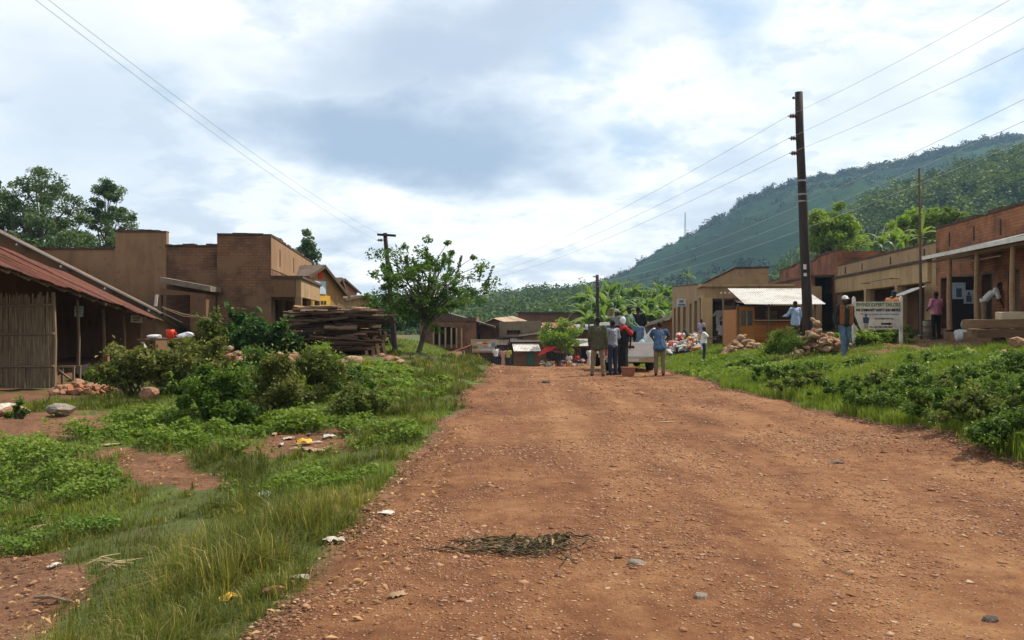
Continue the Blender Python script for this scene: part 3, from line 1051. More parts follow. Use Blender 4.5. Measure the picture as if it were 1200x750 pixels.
def bush(label, px, py, d, w, h, n, mat, size=.07, seed=0, group=None, name='bush', depth=None, flow=0, z0=None, clumps=34, airy=.4):
    """one shrub: several stems from a root and leaf clumps of uneven size"""
    r = np.random.default_rng(900 + seed)
    p = W(px, py, d)
    gz = h1(p.x, p.y) if z0 is None else z0
    root = thing(name, label, 'bush', (p.x, p.y, gz), 0, group)
    dp = depth or w
    cc, rr = [], []
    for k in range(clumps):
        a, q = r.uniform(0, 2 * PI), math.sqrt(r.uniform(0, 1))
        u = r.uniform(.12, 1) ** .8
        wid = math.sqrt(max(.08, 1 - (u * .95) ** 2.2))
        q *= r.uniform(.85, 1.25)
        cc.append((p.x + math.cos(a) * q * w * .46 * wid, p.y + math.sin(a) * q * dp * .46 * wid, gz + h * (.08 + .84 * u * r.uniform(.6, 1.12))))
        rr.append(r.choice([r.uniform(.05, .09), r.uniform(.09, .19)], p=[.4, .6]) * min(w, h * 1.3))
    cc, rr = np.array(cc), np.array(rr)
    who = r.integers(0, clumps, n)
    dirs = r.normal(size=(n, 3))
    dirs /= np.linalg.norm(dirs, axis=1)[:, None]
    rad = r.uniform(0, 1, n) ** airy
    c = cc[who] + dirs * (rad * rr[who])[:, None] * np.array([1.15, 1.15, .9])
    c[:, 2] = np.maximum(c[:, 2], gz + .02)
    va = .42 + (r.uniform(-.25, .25, clumps))[who]
    sx, sv = [], []
    for k in range(max(6, clumps // 2)):                        # shoots that break the outline
        s = cc[r.integers(0, clumps)]
        out = np.array([s[0] - p.x, s[1] - p.y, h * r.uniform(.3, .9)])
        out /= np.linalg.norm(out) + 1e-6
        m_ = int(n / 330) + 8
        t = r.uniform(0, 1, m_)[:, None]
        sx.append(s + out * t * min(w, h, 1.2) * r.uniform(.15, .38) + r.normal(0, .018, (m_, 3)) * (1 + 2 * w))
        sv.append(np.full(m_, r.uniform(.35, .75)))
    fl = cc[r.integers(0, clumps, flow)] + r.normal(0, .12, (flow, 3)) * w * .5
    fl[:, 2] = np.maximum(fl[:, 2], gz + h * .25)                # pale young tips
    c = np.r_[c, np.concatenate(sx), fl]
    c[:, 2] = np.maximum(c[:, 2], gz + .02)
    va = np.r_[va, np.concatenate(sv), np.full(flow, 1.3)]
    size_ = size * r.lognormal(0, .22, len(c))
    v, f, a = leaf_arrays(c, size_, .3, .48, vary=va, r=r)
    link_mesh('foliage', np_mesh('foliage', v, f, 4, a), mat, root)
    mb = MB()
    for k in range(min(10, clumps)):
        e = Vector(cc[k])
        b = Vector((p.x + r.uniform(-.1, .1) * w, p.y + r.uniform(-.1, .1) * w, gz - .05))
        mb.tube([b, (b + e) / 2 + Vector((r.uniform(-.08, .08), r.uniform(-.08, .08), .05)), e], [.022, .015, .006], 5)
    mb.build('stem', M_STEM, root, uv=False)
    return root


M_FLOWER = m_plain('pale_flower', (.36, .38, .26), .8)

# bushes of the left verge
bush('dusty grey-green bush nearest the thatched shed, beside the pale boulder', 158, 470, 16.2, 1.5, 1.15, 6500, G_OLIVE, .075, 1)
bush('olive bush in front of the table with the red cup', 218, 470, 16.5, 1.7, 1.2, 8000, G_OLIVE, .075, 2)
bush('tall feathery olive shrub rising before the small dark porch', 245, 452, 19, .9, 1.6, 4200, G_DULL, .08, 3, airy=.5)
bush('small leafy plant with broad pale leaves by the shed post', 117, 460, 18, .55, .55, 700, G_LIME, .13, 4, clumps=10)
bush('dark round bush at the lower edge of the left thicket', 250, 497, 12.6, 1.15, .84, 7000, G_LEAF, .065, 5)
bush('dark green bush in the middle of the left thicket', 318, 490, 13.4, 1.25, .92, 8000, G_OLIVE, .065, 6)
bush('upright green bush at the top of the left thicket, before the plank pile', 372, 458, 15.5, 1.35, .98, 7500, G_DULL, .06, 7)
bush('light green bush behind the dark bushes of the thicket', 300, 455, 16.8, 1.6, .85, 7000, G_LEAF, .07, 8)
bush('low dark bush at the road end of the thicket', 418, 492, 13.2, .95, .62, 5500, G_DULL, .055, 9)
bush('spreading pale bush between the thicket and the grassy mound', 410, 468, 16.5, 1.5, .6, 5000, G_LEAF, .06, 10)
bush('little weed shrub beside the grey stone at the left edge', 22, 487, 12.8, .34, .3, 600, G_LEAF, .06, 11, clumps=9)
bush('broad-leaved bush against the brick wall', 312, 420, 27, 2.5, 1.45, 5500, G_DARK, .16, 12, clumps=30)
bush('tall broad-leaved bush by the corner of the brick wall', 283, 418, 27.8, 1.3, 1.8, 3600, G_DARK, .16, 13, clumps=22)
bush('bright yellow-green bush in front of the plank pile', 376, 428, 24.5, 1.1, .62, 3200, G_LIME, .07, 14)

# shrubs of the right bank
RB = [(1185, 538, 9.6, .8, .55), (1150, 512, 10.8, 1.0, .6), (1192, 505, 10.9, .9, .62), (1105, 500, 11.6, 1.05, .58), (1165, 478, 12.3, 1.2, .62), (1125, 470, 13.0, 1.1, .55),
      (1072, 478, 13.2, 1.2, .72), (1030, 476, 14.0, 1.0, .55), (1085, 452, 15.0, 1.3, .6), (1045, 447, 16.0, 1.3, .42), (1150, 445, 14.6, 1.2, .5), (1198, 452, 13.4, 1.1, .7),
      (985, 466, 15.6, 1.0, .5), (940, 462, 17.2, 1.2, .62), (915, 447, 19.5, 1.3, .62), (958, 442, 19.6, 1.1, .35), (884, 436, 23, 1.2, .3), (925, 427, 23.0, 1.2, .22), (1015, 432, 20.0, 1.1, .2), (1100, 432, 17.6, 1.4, .25)]
RL = ['dark shrub at the lower right corner of the bank', 'leafy shrub above the grass lip of the road', 'shrub at the right edge over the lowest dark one', 'pale-flowered shrub low on the bank', 'tall shrub two rows up from the bank corner', 'weedy shrub in the middle of the right bank',
      'dark leafy shrub that sticks out towards the road', 'small shrub beside the brown dry grass', 'dense shrub below the squared logs', 'shrub with pale tips between the board and the road', 'low shrub under the stones of the log stack', 'shrub at the right edge below the brown stones',
      'small shrub at the road lip halfway along the bank', 'shrub with white flecks by the road, below the walking man', 'leafy shrub on the bank below the rock heap', 'pale-flecked shrub under the man in the orange waistcoat', 'low clump on the bank below the small stone heap', 'low weed clump in front of the big rock heap', 'low weeds at the feet of the painted board', 'low wide weed clump below the bare terrace']
for k, (px, py, d, w, h) in enumerate(RB):
    bush(RL[k], px, py, d, w * 1.15, h * .78, int(3200 + 2600 * w), [G_LEAF, G_DULL, G_MID, G_LEAF][k % 4], .05 if d < 16 else .065, 40 + k, 'shrubs on the bank right of the road', flow=160 if k in (3, 9, 13, 15, 4, 8) else 50)
bush('mossy green mound of weeds beside the foot of the tall pole', 918, 402, 24.8, 1.3, .95, 5600, G_BRIGHT, .06, 80, clumps=34)
bush('bright weed clump behind the painted board', 1045, 402, 28, 1.7, .55, 3800, G_BRIGHT, .09, 81)


# trees
def tree(name, label, px, py, d, crown, trunk_r, n, mat, lsize, seed, nclump=40, clr=(.5, .9), group=None, sprouts=0, split=.45, up=.2, airy=.45, base=None, shape='round', limbs=14):
    """crown = (px, py of its middle, half width m, half depth m, half height m)"""
    r = np.random.default_rng(3000 + seed)
    p = W(px, py, d)
    gz = base if base is not None else h1(p.x, p.y)
    root = thing(name, label, 'tree', (p.x, p.y, gz), 0, group)
    c0 = W(crown[0], crown[1], d)
    rx, ry_, rzz = crown[2:]
    cl, cr = [], []
    while len(cl) < nclump:
        q = r.uniform(-1, 1, 3)
        l = np.linalg.norm(q)
        if l > 1 or l < .35: continue
        if shape == 'cone':
            q[0] *= 1 - .75 * max(0, (q[2] + .4) / 1.4); q[1] *= 1 - .75 * max(0, (q[2] + .4) / 1.4)
        q = q * (1 + r.uniform(-.3, .26))
        cl.append((c0.x + q[0] * rx, c0.y + q[1] * ry_, c0.z + q[2] * rzz))
        cr.append(r.uniform(*clr))
    cl, cr = np.array(cl), np.array(cr)
    mb = MB()
    mb.smooth = True
    foot = Vector((p.x, p.y, gz - .15))
    fork = foot + (Vector((c0.x, c0.y, c0.z)) - foot) * split
    fork.x += r.uniform(-.15, .15) * trunk_r * 8
    top = Vector((c0.x, c0.y, c0.z + rzz * .55))
    mb.tube([foot, foot + Vector((0, 0, .2)), (foot + fork) / 2 + Vector((r.uniform(-.4, .4) * trunk_r, 0, 0)), fork, (fork + top) / 2, top], [trunk_r * 1.5, trunk_r * 1.1, trunk_r, trunk_r * .85, trunk_r * .5, trunk_r * .1], 9)
    mb.build('trunk', M_BARK, root, uv=False)
    mb = MB()
    mb.smooth = True
    order = r.permutation(nclump)
    for k in order[:limbs]:
        e = Vector(cl[k])
        s = fork + (top - fork) * r.uniform(0, .5)
        mid = s + (e - s) * .55 + Vector((0, 0, r.uniform(.05, .22) * (e - s).length))
        mb.tube([s, s + (mid - s) * .5 + Vector((0, 0, .02)), mid, e], [trunk_r * .42, trunk_r * .3, trunk_r * .2, trunk_r * .06], 6)
    mb.build('limbs', M_BARK, root, uv=False)
    who = r.integers(0, nclump, n)
    dirs = r.normal(size=(n, 3))
    dirs /= np.linalg.norm(dirs, axis=1)[:, None]
    c = cl[who] + dirs * (r.uniform(0, 1, n) ** airy * cr[who])[:, None] * np.array([1, 1, .75])
    va = (.42 + r.uniform(-.25, .25, nclump))[who]
    if sprouts:
        ex, ev = [], []
        for k in range(sprouts):
            a = r.uniform(-1, 1)
            s = np.array([c0.x + a * rx * .85, c0.y + r.uniform(-.4, .4) * ry_, c0.z + rzz * (.6 - .5 * abs(a))])
            tp = s + np.array([a * r.uniform(.1, .7), 0, r.uniform(.5, 1.1)]) * rzz * .42
            m_ = 70
            t = r.uniform(0, 1, m_)[:, None]
            ex.append(s + (tp - s) * t + r.normal(0, .045, (m_, 3)) * rzz * .35)
            ev.append(np.full(m_, .5))
        c = np.r_[c, np.concatenate(ex)]
        va = np.r_[va, np.concatenate(ev)]
    v, f, a = leaf_arrays(c, lsize, up, .5, vary=va, r=r)
    link_mesh('crown', np_mesh('crown', v, f, 4, a), mat, root)
    return root


tree('small_tree', 'lone leafy tree on the grassy mound left of the road', 491, 414, 30, (504, 336, 2.35, 1.9, 1.42), .085, 11500, G_TREE, .11, 1, 140, (.12, .36), sprouts=16, split=.42, airy=.5, limbs=70)
tree('tall_tree', 'broad grey-green tree behind the plastered wall', 50, 350, 62, (48, 248, 3.1, 3, 3.6), .3, 16000, G_EUC, .2, 2, 120, (.3, .75), airy=.4, limbs=20)
tree('tall_tree', 'narrow pointed grey-green tree behind the plastered wall', 128, 350, 62, (127, 252, 2.0, 2, 2.9), .2, 9000, G_EUC, .19, 3, 75, (.22, .6), shape='cone', limbs=16)
tree('tall_tree', 'grey-green tree half out of the left edge', -14, 350, 60, (-14, 252, 1.7, 1.7, 2.5), .25, 6500, G_EUC, .2, 4, 50, (.3, .65), limbs=12)
tree('low_tree', 'dense low grey-green tree under the tall ones at the left', 72, 350, 55, (75, 287, 3.6, 2, 1.5), .2, 8000, G_EUC, .22, 14, 34, (.5, .9), limbs=12)
tree('slender_tree', 'slim feathery tree behind the brick shop', 360, 380, 66, (361, 298, .95, .95, 1.75), .12, 2600, G_EUC, .28, 5, 26, (.35, .6), shape='cone', limbs=10)
tree('round_tree', 'bright round clipped-looking tree above the market stalls', 655, 425, 71, (656, 396, 1.9, 1.7, 1.15), .14, 5200, G_LIME, .22, 6, 46, (.35, .6), limbs=12)
tree('eucalyptus_tree', 'full green tree behind the tall pole and red brick shops', 972, 360, 78, (973, 278, 2.3, 2.3, 2.75), .25, 6500, G_LIME, .4, 7, 44, (.6, 1.05), limbs=14)
tree('yellow_green_tree', 'yellow-green domed tree behind the ochre shop', 1080, 350, 78, (1077, 265, 1.9, 1.9, 1.6), .2, 4200, G_LIME, .36, 8, 34, (.5, .9), limbs=12)
tree('bright_small_tree', 'small round bright tree at the right of the domed tree', 1116, 350, 74, (1116, 257, 1.3, 1.3, .85), .15, 2600, G_BRIGHT, .32, 9, 26, (.35, .6), limbs=10)
tree('shade_tree', 'dark tree seen past the crown of the lone tree', 462, 400, 64, (452, 372, 2.6, 2, 1.2), .2, 3600, G_DARK, .3, 10, 30, (.5, .8), limbs=10)


def banana(label, px, py, d, h, seed, group, nl=9, L=2.2, base=None):
    r = random.Random(5000 + seed)
    p = W(px, py, d)
    gz = base if base is not None else h1(p.x, p.y)
    root = thing('banana_plant', label, 'banana plant', (p.x, p.y, gz), 0, group)
    mb = MB()
    mb.smooth = True
    top = Vector((p.x + r.uniform(-.1, .1), p.y, gz + h))
    mb.tube([(p.x, p.y, gz - .1), (p.x, p.y, gz + h * .5), top], [.16, .13, .08], 8)
    mb.build('stem', M_STEM, root, uv=False)
    V, F, A = [], [], []
    for k in range(nl):
        a = 2 * PI * k / nl + r.uniform(-.4, .4)
        el = r.uniform(.5, 1.45) if k else 1.5
        ln = L * r.uniform(.75, 1.15)
        dv = Vector((math.cos(a), math.sin(a), 0))
        sv = Vector((-math.sin(a), math.cos(a), 0))
        bend = r.uniform(.6, 1.6) if k else .15
        pos, ang = top.copy(), el
        n = 10
        wv = r.uniform(.17, .26) * L / 2.2
        va = r.uniform(.2, .8)
        st = len(V)
        for j in range(n + 1):
            t = j / n
            w = wv * math.sin(PI * min(1, .12 + .88 * t) ** .8) * (1 if j % 2 == 0 else r.uniform(.72, 1)) if t > .08 else .03
            fold = Vector((0, 0, 1)) * w * .35
            V += [tuple(pos - sv * w - fold), tuple(pos), tuple(pos + sv * w - fold)]
            A += [va, min(1, va + .2), va]
            pos = pos + (dv * math.cos(ang) + Vector((0, 0, math.sin(ang)))) * (ln / n)
            ang -= bend * 1.9 / n
        for j in range(n):
            q = st + j * 3
            F += [q, q + 1, q + 4, q + 3, q + 1, q + 2, q + 5, q + 4]
    link_mesh('foliage', np_mesh('foliage', V, F, 4, A), G_BANANA, root)


k = 0
for row, (d, zt, xs) in enumerate(((84, 379, (690, 704, 718, 730, 744, 756, 766, 776, 786)), (90, 364, (684, 697, 711, 724, 737, 750, 761, 772, 783)), (98, 352, (680, 692, 704, 716, 728, 741, 753, 765, 777, 787)))):
    for px in xs:
        k += 1
        zz = W(px, zt + random.uniform(-4, 6), d).z
        banana('banana plant in the grove behind the pickup, ' + ['front', 'middle', 'back'][row] + ' row', px, 400, d, max(1.5, zz - h1(XD(px, d), d)), k, 'banana grove behind the pickup, ' + ['front', 'middle', 'back'][row] + ' row', 12, 3.1)
for px, py, d, L in ((1034, 287, 60, 1.9), (1048, 283, 63, 2.1), (1061, 284, 66, 2.0), (1024, 293, 60, 1.7), (1079, 277, 58, 2.0)):
    k += 1
    banana('banana plant behind the roof of the ochre shop', px, 350, d, W(px, py, d).z - 1.2, k, 'banana plants behind the ochre shop', 8, L, base=1.2)
banana('single upright banana plant behind the white market roofs', 674, 425, 82, W(674, 392, 82).z - h1(XD(674, 82), 82), 70, None, 5, 1.6)
banana('young banana plant beside the dark pole in the market', 712, 425, 80, W(712, 388, 80).z - h1(XD(712, 80), 80), 71, None, 4, 1.4)
banana('lone banana plant peeping over the long ochre shop', 806, 400, 92, W(806, 325, 92).z + .6, 72, None, 6, 1.5, base=-.6)


# far woods
def forest(name, label, pts, rad, nleaf, mat, seed, tall=1.1, lsz=.3):
    r = np.random.default_rng(seed)
    pts = np.asarray(pts)
    n = len(pts)
    rad = rad * r.uniform(.55, 1.3, n)
    tl = tall * r.uniform(.75, 1.35, n)
    who = np.repeat(np.arange(n), nleaf)
    dirs = r.normal(size=(len(who), 3))
    dirs /= np.linalg.norm(dirs, axis=1)[:, None]
    lob = 1 + .35 * np.sin(dirs[:, 0] * 4 + who) * np.cos(dirs[:, 2] * 5 + who * 1.7)
    c = pts[who] + dirs * (r.uniform(.35, 1, len(who)) * rad[who] * lob)[:, None] * np.c_[np.ones(len(who)), np.ones(len(who)), tl[who]]
    c[:, 2] += rad[who] * tl[who] * .8
    va = (.45 + r.uniform(-.35, .35, n))[who]
    v, f, a = leaf_arrays(c, rad[who] * lsz, .5, .7, vary=va, r=r)
    tag(link_mesh(name, np_mesh(name, v, f, 4, a), mat), label, kind='stuff')


def hill_points(n, prof, D0, D1, seed, rough, p0, p1, t0, t1, r, keep=None):
    px, t = r.uniform(p0, p1, n), r.uniform(t0, t1, n)
    x, y, z = hill_z(px, t, prof, D0, D1, seed, rough)
    q = np.c_[x, y, z]
    if keep is not None: q = q[keep(q, px, t)]
    return q


r_ = np.random.default_rng(5)
forest('hillside_forest', 'dark scrub and trees over the tall hill', hill_points(3600, far_prof, 330, 900, 3, 60, 560, 1500, .1, 1.02, r_, lambda q, p, t: r_.uniform(0, 1, len(q)) < np.clip((fbm(q[:, 0], q[:, 1], 1 / 70., 6, 3) - .4) * 6 + .1, .05, 1)), 3.3, 44, G_WOOD1, 6, .8, .42)
forest('hillside_forest', 'line of trees along the crest of the tall hill', hill_points(700, far_prof, 330, 900, 3, 60, 560, 1400, .95, 1.015, r_), 4.2, 130, G_WOOD1, 7, .95, .42)
forest('hillside_forest', 'light green woodland on the spur behind the shops', hill_points(1500, near_prof, 130, 360, 9, 22, 840, 1450, .12, 1.03, r_, lambda q, p, t: q[:, 2] > -4), 3.4, 220, G_WOOD2, 8, 1.05)
forest('hillside_forest', 'wood beyond the far end of the road', hill_points(900, low_prof, 180, 420, 14, 10, 420, 860, .1, 1.05, r_), 3.6, 200, G_WOOD2, 9, 1.0)
forest('hillside_forest', 'wood behind the houses on the left', hill_points(420, low_prof, 180, 420, 14, 10, -500, 420, .15, 1.05, r_), 3.6, 90, G_WOOD2, 10, 1.0)
# ================================================================== buildings
M_BRED = m_brick('red_brick', (.36, .135, .058), (.43, .19, .09), (.21, .11, .065), .24, .1, (.07, .035, .022))
M_BRED2 = m_brick('dark_red_brick', (.32, .115, .052), (.39, .165, .08), (.16, .085, .05), .24, .1, (.06, .03, .02))
M_BMUD = m_brick('mud_brick', (.235, .117, .066), (.3, .155, .088), (.15, .088, .056), .3, .115, (.07, .045, .03), (.26, .15, .088), .55, .011, .9)
M_OCHRE = m_plaster('ochre_plaster', (.46, .325, .165), (.12, .08, .05))
M_OCHRE2 = m_plaster('tan_plaster', (.385, .26, .14), (.11, .07, .045))
M_MUDPL = m_plaster('mud_plaster', (.33, .2, .11), (.12, .075, .045), .6)
M_MUDPL2 = m_plaster('brown_plaster', (.21, .115, .065), (.09, .055, .035), .5)
M_GREYPL = m_plaster('grey_plaster', (.27, .22, .14), (.13, .1, .07), .5)
M_COPE = m_noisy('weathered_coping', (.03, .022, .018), (.085, .055, .04), 3, (.13, .085, .06), .95, .5, .02)
M_CONC = m_noisy('old_concrete', (.14, .11, .085), (.27, .22, .17), 3, None, .92, .4)
M_RUST = m_tin('rusty_tin', (.2, .062, .036), (.1, .036, .022), .48, .7, .08)
M_TINDARK = m_tin('old_dark_tin', (.13, .105, .09), (.1, .055, .035), .5, .6, .2)
M_TIN = m_tin('grey_tin', (.56, .55, .53), (.3, .2, .14), .62, .42, .35)
M_TINW = m_tin('pale_tin', (.72, .7, .66), (.42, .33, .24), .58, .5, .2)
M_TINTAN = m_tin('tan_tin', (.5, .4, .3), (.36, .2, .12), .5, .55, .2)
M_TINRED = m_tin('red_tin', (.42, .13, .075), (.3, .1, .06), .55, .55, .1)
M_POLEW = m_wood('rough_pole', (.11, .075, .05), (.26, .18, .12), 'z')
M_PLANK = m_wood('plank', (.2, .115, .06), (.42, .27, .15), 'x')
M_PLANKD = m_wood('dark_plank', (.07, .042, .028), (.18, .11, .07), 'x')
M_ORANGE = m_wood('orange_board', (.24, .075, .014), (.5, .2, .045), 'x', 3, .6)
M_BAMBOO = m_noisy('reed_panel', (.13, .1, .068), (.34, .27, .18), 5, None, .85, .4, .01, (6, 6, .5))
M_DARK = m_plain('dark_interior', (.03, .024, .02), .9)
M_DOORD = m_plain('dark_door_paint', (.035, .03, .03), .6)
M_DOORB = m_plain('blue_grey_door', (.09, .13, .16), .6)
M_TEAL = m_plain('teal_door', (.08, .25, .21), .6)
M_WHITE = m_noisy('white_paint', (.55, .53, .47), (.76, .74, .68), 5, None, .7, .15)
M_GLASS = m_plain('dusty_glass', (.055, .075, .085), .2, .5)
M_RED = m_plain('red_cloth', (.55, .03, .025), .8)
M_BLUE = m_plain('blue_print', (.1, .25, .5), .7)
M_BLACK = m_plain('black_print', (.02, .02, .022), .7)
M_GREENP = m_plain('green_print', (.12, .2, .07), .7)
M_YEL = m_plain('yellow_paint', (.62, .36, .04), .6)
M_SKYP = m_plain('pale_blue_print', (.45, .58, .68), .7)


class Fr:
    """a facade line: t along it (away from the camera), o outwards to the road"""

    def __init__(self, ox, oy, dx, dy, side):
        l = math.hypot(dx, dy)
        self.o, self.d = Vector((ox, oy, 0)), Vector((dx / l, dy / l, 0))
        self.n = Vector((-self.d.y, self.d.x, 0)) * side

    def P(self, t, o=0.0, z=0.0):
        return self.o + self.d * t + self.n * o + Vector((0, 0, z))

    def rot(self):
        return Matrix((self.d, self.n, Vector((0, 0, 1)))).transposed()

    def td(self, d):                                   # t at depth y = d on the facade line
        return (d - self.o.y) / self.d.y

    def box(self, mb, t0, t1, o0, o1, z0, z1):
        return mb.box(self.P((t0 + t1) / 2, (o0 + o1) / 2, (z0 + z1) / 2), (abs(t1 - t0), abs(o1 - o0), abs(z1 - z0)), self.rot())


def shop(label, fr, t0, t1, D, zb, zt, mat, holes, cat='shop', name='shop', group=None, tops=None, cope=.1, th=.24, back=1.6, end0=(), ztb=None, wmat=None):
    """masonry shop with parapet walls, flat roof, coping and a dark room behind its openings"""
    c = fr.P((t0 + t1) / 2, 0, zb + .3)
    root = thing(name, label, cat, c, math.atan2(fr.d.y, fr.d.x), group)
    ztb = ztb if ztb is not None else zt
    mb = MB()
    L = t1 - t0
    mb.wall(fr.P(t0), fr.P(t1), zb, zt, None, (-fr.n.x, -fr.n.y), th, [(a - t0, b - t0, z0, z1) for a, b, z0, z1 in holes], tops)
    mb.wall(fr.P(t0 + .003, -th), fr.P(t0 + .003, -D), zb, zt if tops is None else tops(0), ztb, (fr.d.x, fr.d.y), th, end0)
    mb.wall(fr.P(t1 - .003, -th), fr.P(t1 - .003, -D), zb, zt if tops is None else tops(L), ztb, (-fr.d.x, -fr.d.y), th)
    mb.wall(fr.P(t0 + th, -D + .003), fr.P(t1 - th, -D + .003), zb, ztb, None, (fr.n.x, fr.n.y), th)
    mb.build('wall', wmat or mat, root)
    mb = MB()
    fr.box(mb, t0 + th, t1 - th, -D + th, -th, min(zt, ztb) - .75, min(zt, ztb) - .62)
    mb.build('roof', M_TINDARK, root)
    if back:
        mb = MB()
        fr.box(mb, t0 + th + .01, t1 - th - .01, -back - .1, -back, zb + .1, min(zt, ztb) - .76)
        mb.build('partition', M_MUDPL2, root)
    if cope:
        mb = MB()
        n = max(4, int(L / .9))
        for i in range(n):
            u0, u1 = t0 + L * i / n, t0 + L * (i + 1) / n
            z0 = (zt if tops is None else tops(L * (i + .5) / n)) + .003
            z1 = (zt if tops is None else tops(L * i / n)) + .003
            z2 = (zt if tops is None else tops(L * (i + 1) / n)) + .003
            hh = cope * random.uniform(.35, 1.2)
            a, b = fr.P(u0, .03, z1), fr.P(u1, .03, z2)
            mb.prism([a, b, b + Vector((0, 0, hh)), a + Vector((0, 0, hh * random.uniform(.7, 1.2)))], -fr.n * (th + .06))
        n = max(3, int(D / .9))
        for i in range(n):
            if tops is not None or ztb != zt: break
            hh = cope * random.uniform(.35, 1.2)
            fr.box(mb, t0 - .03, t0 + th + .03, -th - .06 - (D - th - .06) * i / n, -th - .06 - (D - th - .06) * (i + 1) / n, zt + .003, zt + .003 + hh)
        mb.build('coping', M_COPE, root)
    return root


SINGLE = {'slit', 'window', 'portrait_print', 'poster', 'gable_vent', 'board_print', 'sign_print'}


def fbuild(fr, name, mat, root, boxes):
    if name in SINGLE and len(boxes) > 1:
        return [fbuild(fr, name, mat, root, [b]) for b in boxes][0]
    mb = MB()
    for b in boxes: fr.box(mb, *b)
    return mb.build(name, mat, root)


def frame_of(fr, root, t0, t1, z0, z1, o, mat, name='door_frame', w=.07):
    return fbuild(fr, name, mat, root, [(t0, t0 + w, o - .05, o + .02, z0, z1), (t1 - w, t1, o - .05, o + .02, z0, z1), (t0 + w, t1 - w, o - .05, o + .02, z1 - w, z1)])


# ---------------------------------------------------------------- right row
R = Fr(15.9, 32, .119, .993, 1)
g0 = .95
hs = [(R.td(30.9), R.td(31.6), 1.3, 3.2), (R.td(28.5), R.td(30.3), 1.3, 3.15), (R.td(27.2), R.td(28.1), 1.3, 3.15), (R.td(25.4), R.td(26.2), 1.3, 3.15), (R.td(21.6), R.td(24.7), 1.3, 3.3), (R.td(18.6), R.td(20.5), 1.3, 3.2)]
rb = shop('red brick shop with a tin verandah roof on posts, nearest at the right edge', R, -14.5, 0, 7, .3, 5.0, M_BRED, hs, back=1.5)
# deep slits in the parapet, verandah floor, roof, posts
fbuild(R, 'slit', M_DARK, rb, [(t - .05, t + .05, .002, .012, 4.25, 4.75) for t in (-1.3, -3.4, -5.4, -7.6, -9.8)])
fbuild(R, 'verandah_floor', M_MUDPL2, rb, [(-14.5, -4.3, .01, 1.3, .35, 1.22)])
mb = MB()
mb.corrugated(R.P(-14.5, 1.45, 3.9), R.P(-2.9, 1.45, 3.68), R.P(-2.9, .02, 4.1), R.P(-14.5, .02, 4.2), .09, .014, 3)
ar = mb.build('verandah_roof', M_TIN, rb)
fbuild(R, 'roof_edge', M_WHITE, ar, [(-14.4, -2.9, 1.47, 1.5, 3.66, 3.78)])
mb = MB()
for t in np.arange(-14.2, -2.9, 1.25): mb.bar(R.P(t, .02, 4.03), R.P(t, 1.42, 3.68), .05, .09)
for o in (.5, 1.15): mb.bar(R.P(-14.4, o, 3.82 - .12 * o), R.P(-2.95, o, 3.74 - .12 * o), .06, .08)
for z in (3.42, 3.6): mb.bar(R.P(-8, 1.1, z), R.P(-3.0, 1.1, z - .02), .035, .035)
mb.build('rafters', M_POLEW, ar)
for d in (27.6, 25.5, 23.2, 20.6):
    mb = MB()
    mb.tube([R.P(R.td(d), 1.15, 1.28), R.P(R.td(d) + .04, 1.16, 2.4), R.P(R.td(d), 1.15, 3.62)], [.085, .075, .07], 8)
    mb.build('post', M_PLANK, rb, uv=False)
for i, (a, b, z0, z1) in enumerate(hs[:5]):
    frame_of(R, rb, a, b, z0, z1, -.02, M_PLANKD)
    w = b - a
    o = -.2
    dr = fbuild(R, 'door', [M_DOORB, M_DOORD, M_DOORD, M_PLANKD, M_DOORD][i], rb, [(a + .07, a + .07 + w * (.48 if i in (1, 4) else .8), o - .03, o + .01, z0 + .02, z1 - .08)])
    if i == 1:                                                  # an outer leaf standing open, pasted with posters
        q = R.td(28.45)
        lf = fbuild(R, 'open_door', M_DOORD, rb, [(q, q + .04, .03, .82, 1.24, 3.05)])
        fbuild(R, 'poster', M_SKYP, lf, [(q - .012, q - .004, .34, .76, 2.3, 2.85), (q - .016, q - .013, .08, .4, 2.15, 2.6)])
        fbuild(R, 'portrait_print', M_DOORB, lf, [(q - .02, q - .017, .46, .64, 2.36, 2.66), (q - .022, q - .0175, .15, .32, 2.2, 2.42), (q - .022, q - .0175, .2, .28, 2.43, 2.53)])
dp = fbuild(R, 'poster', M_RED, rb, [(R.td(24.3), R.td(23.1), .03, .05, 2.35, 3.25)])
fbuild(R, 'portrait_print', M_WHITE, dp, [(R.td(24.0), R.td(23.5), .052, .057, 2.5, 3.0), (R.td(23.4), R.td(23.15), .052, .057, 2.7, 2.9)])
fbuild(R, 'notice', M_WHITE, rb, [(R.td(30.65), R.td(30.4), .02, .03, 2.2, 2.75)])

h2 = [(1.2, 3.9, .6, 3.02), (4.4, 8.4, .6, 3.02), (8.9, 13.4, .6, 3.02)]
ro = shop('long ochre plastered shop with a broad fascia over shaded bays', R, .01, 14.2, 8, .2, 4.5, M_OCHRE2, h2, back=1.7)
fbuild(R, 'fascia', M_OCHRE, ro, [(.5, 14.2, .003, .13, 3.05, 3.82)])
fbuild(R, 'ledge', M_COPE, ro, [(.4, 14.3, .003, .2, 3.823, 3.93)])
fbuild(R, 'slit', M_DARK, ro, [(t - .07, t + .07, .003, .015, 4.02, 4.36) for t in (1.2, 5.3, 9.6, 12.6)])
fbuild(R, 'pillar', M_OCHRE, ro, [(4.0, 4.3, .005, .14, .3, 3.047)])
fbuild(R, 'pillar', M_OCHRE, ro, [(8.5, 8.8, .005, .14, .3, 3.047)])
fbuild(R, 'door', M_DOORB, ro, [(2.1, 3.1, -1.59, -1.55, .9, 2.75)])
fbuild(R, 'door', M_DOORD, ro, [(5.5, 6.5, -1.59, -1.55, .9, 2.75)])
fbuild(R, 'door', M_PLANKD, ro, [(10.2, 11.3, -1.59, -1.55, .9, 2.75)])
mb = MB()
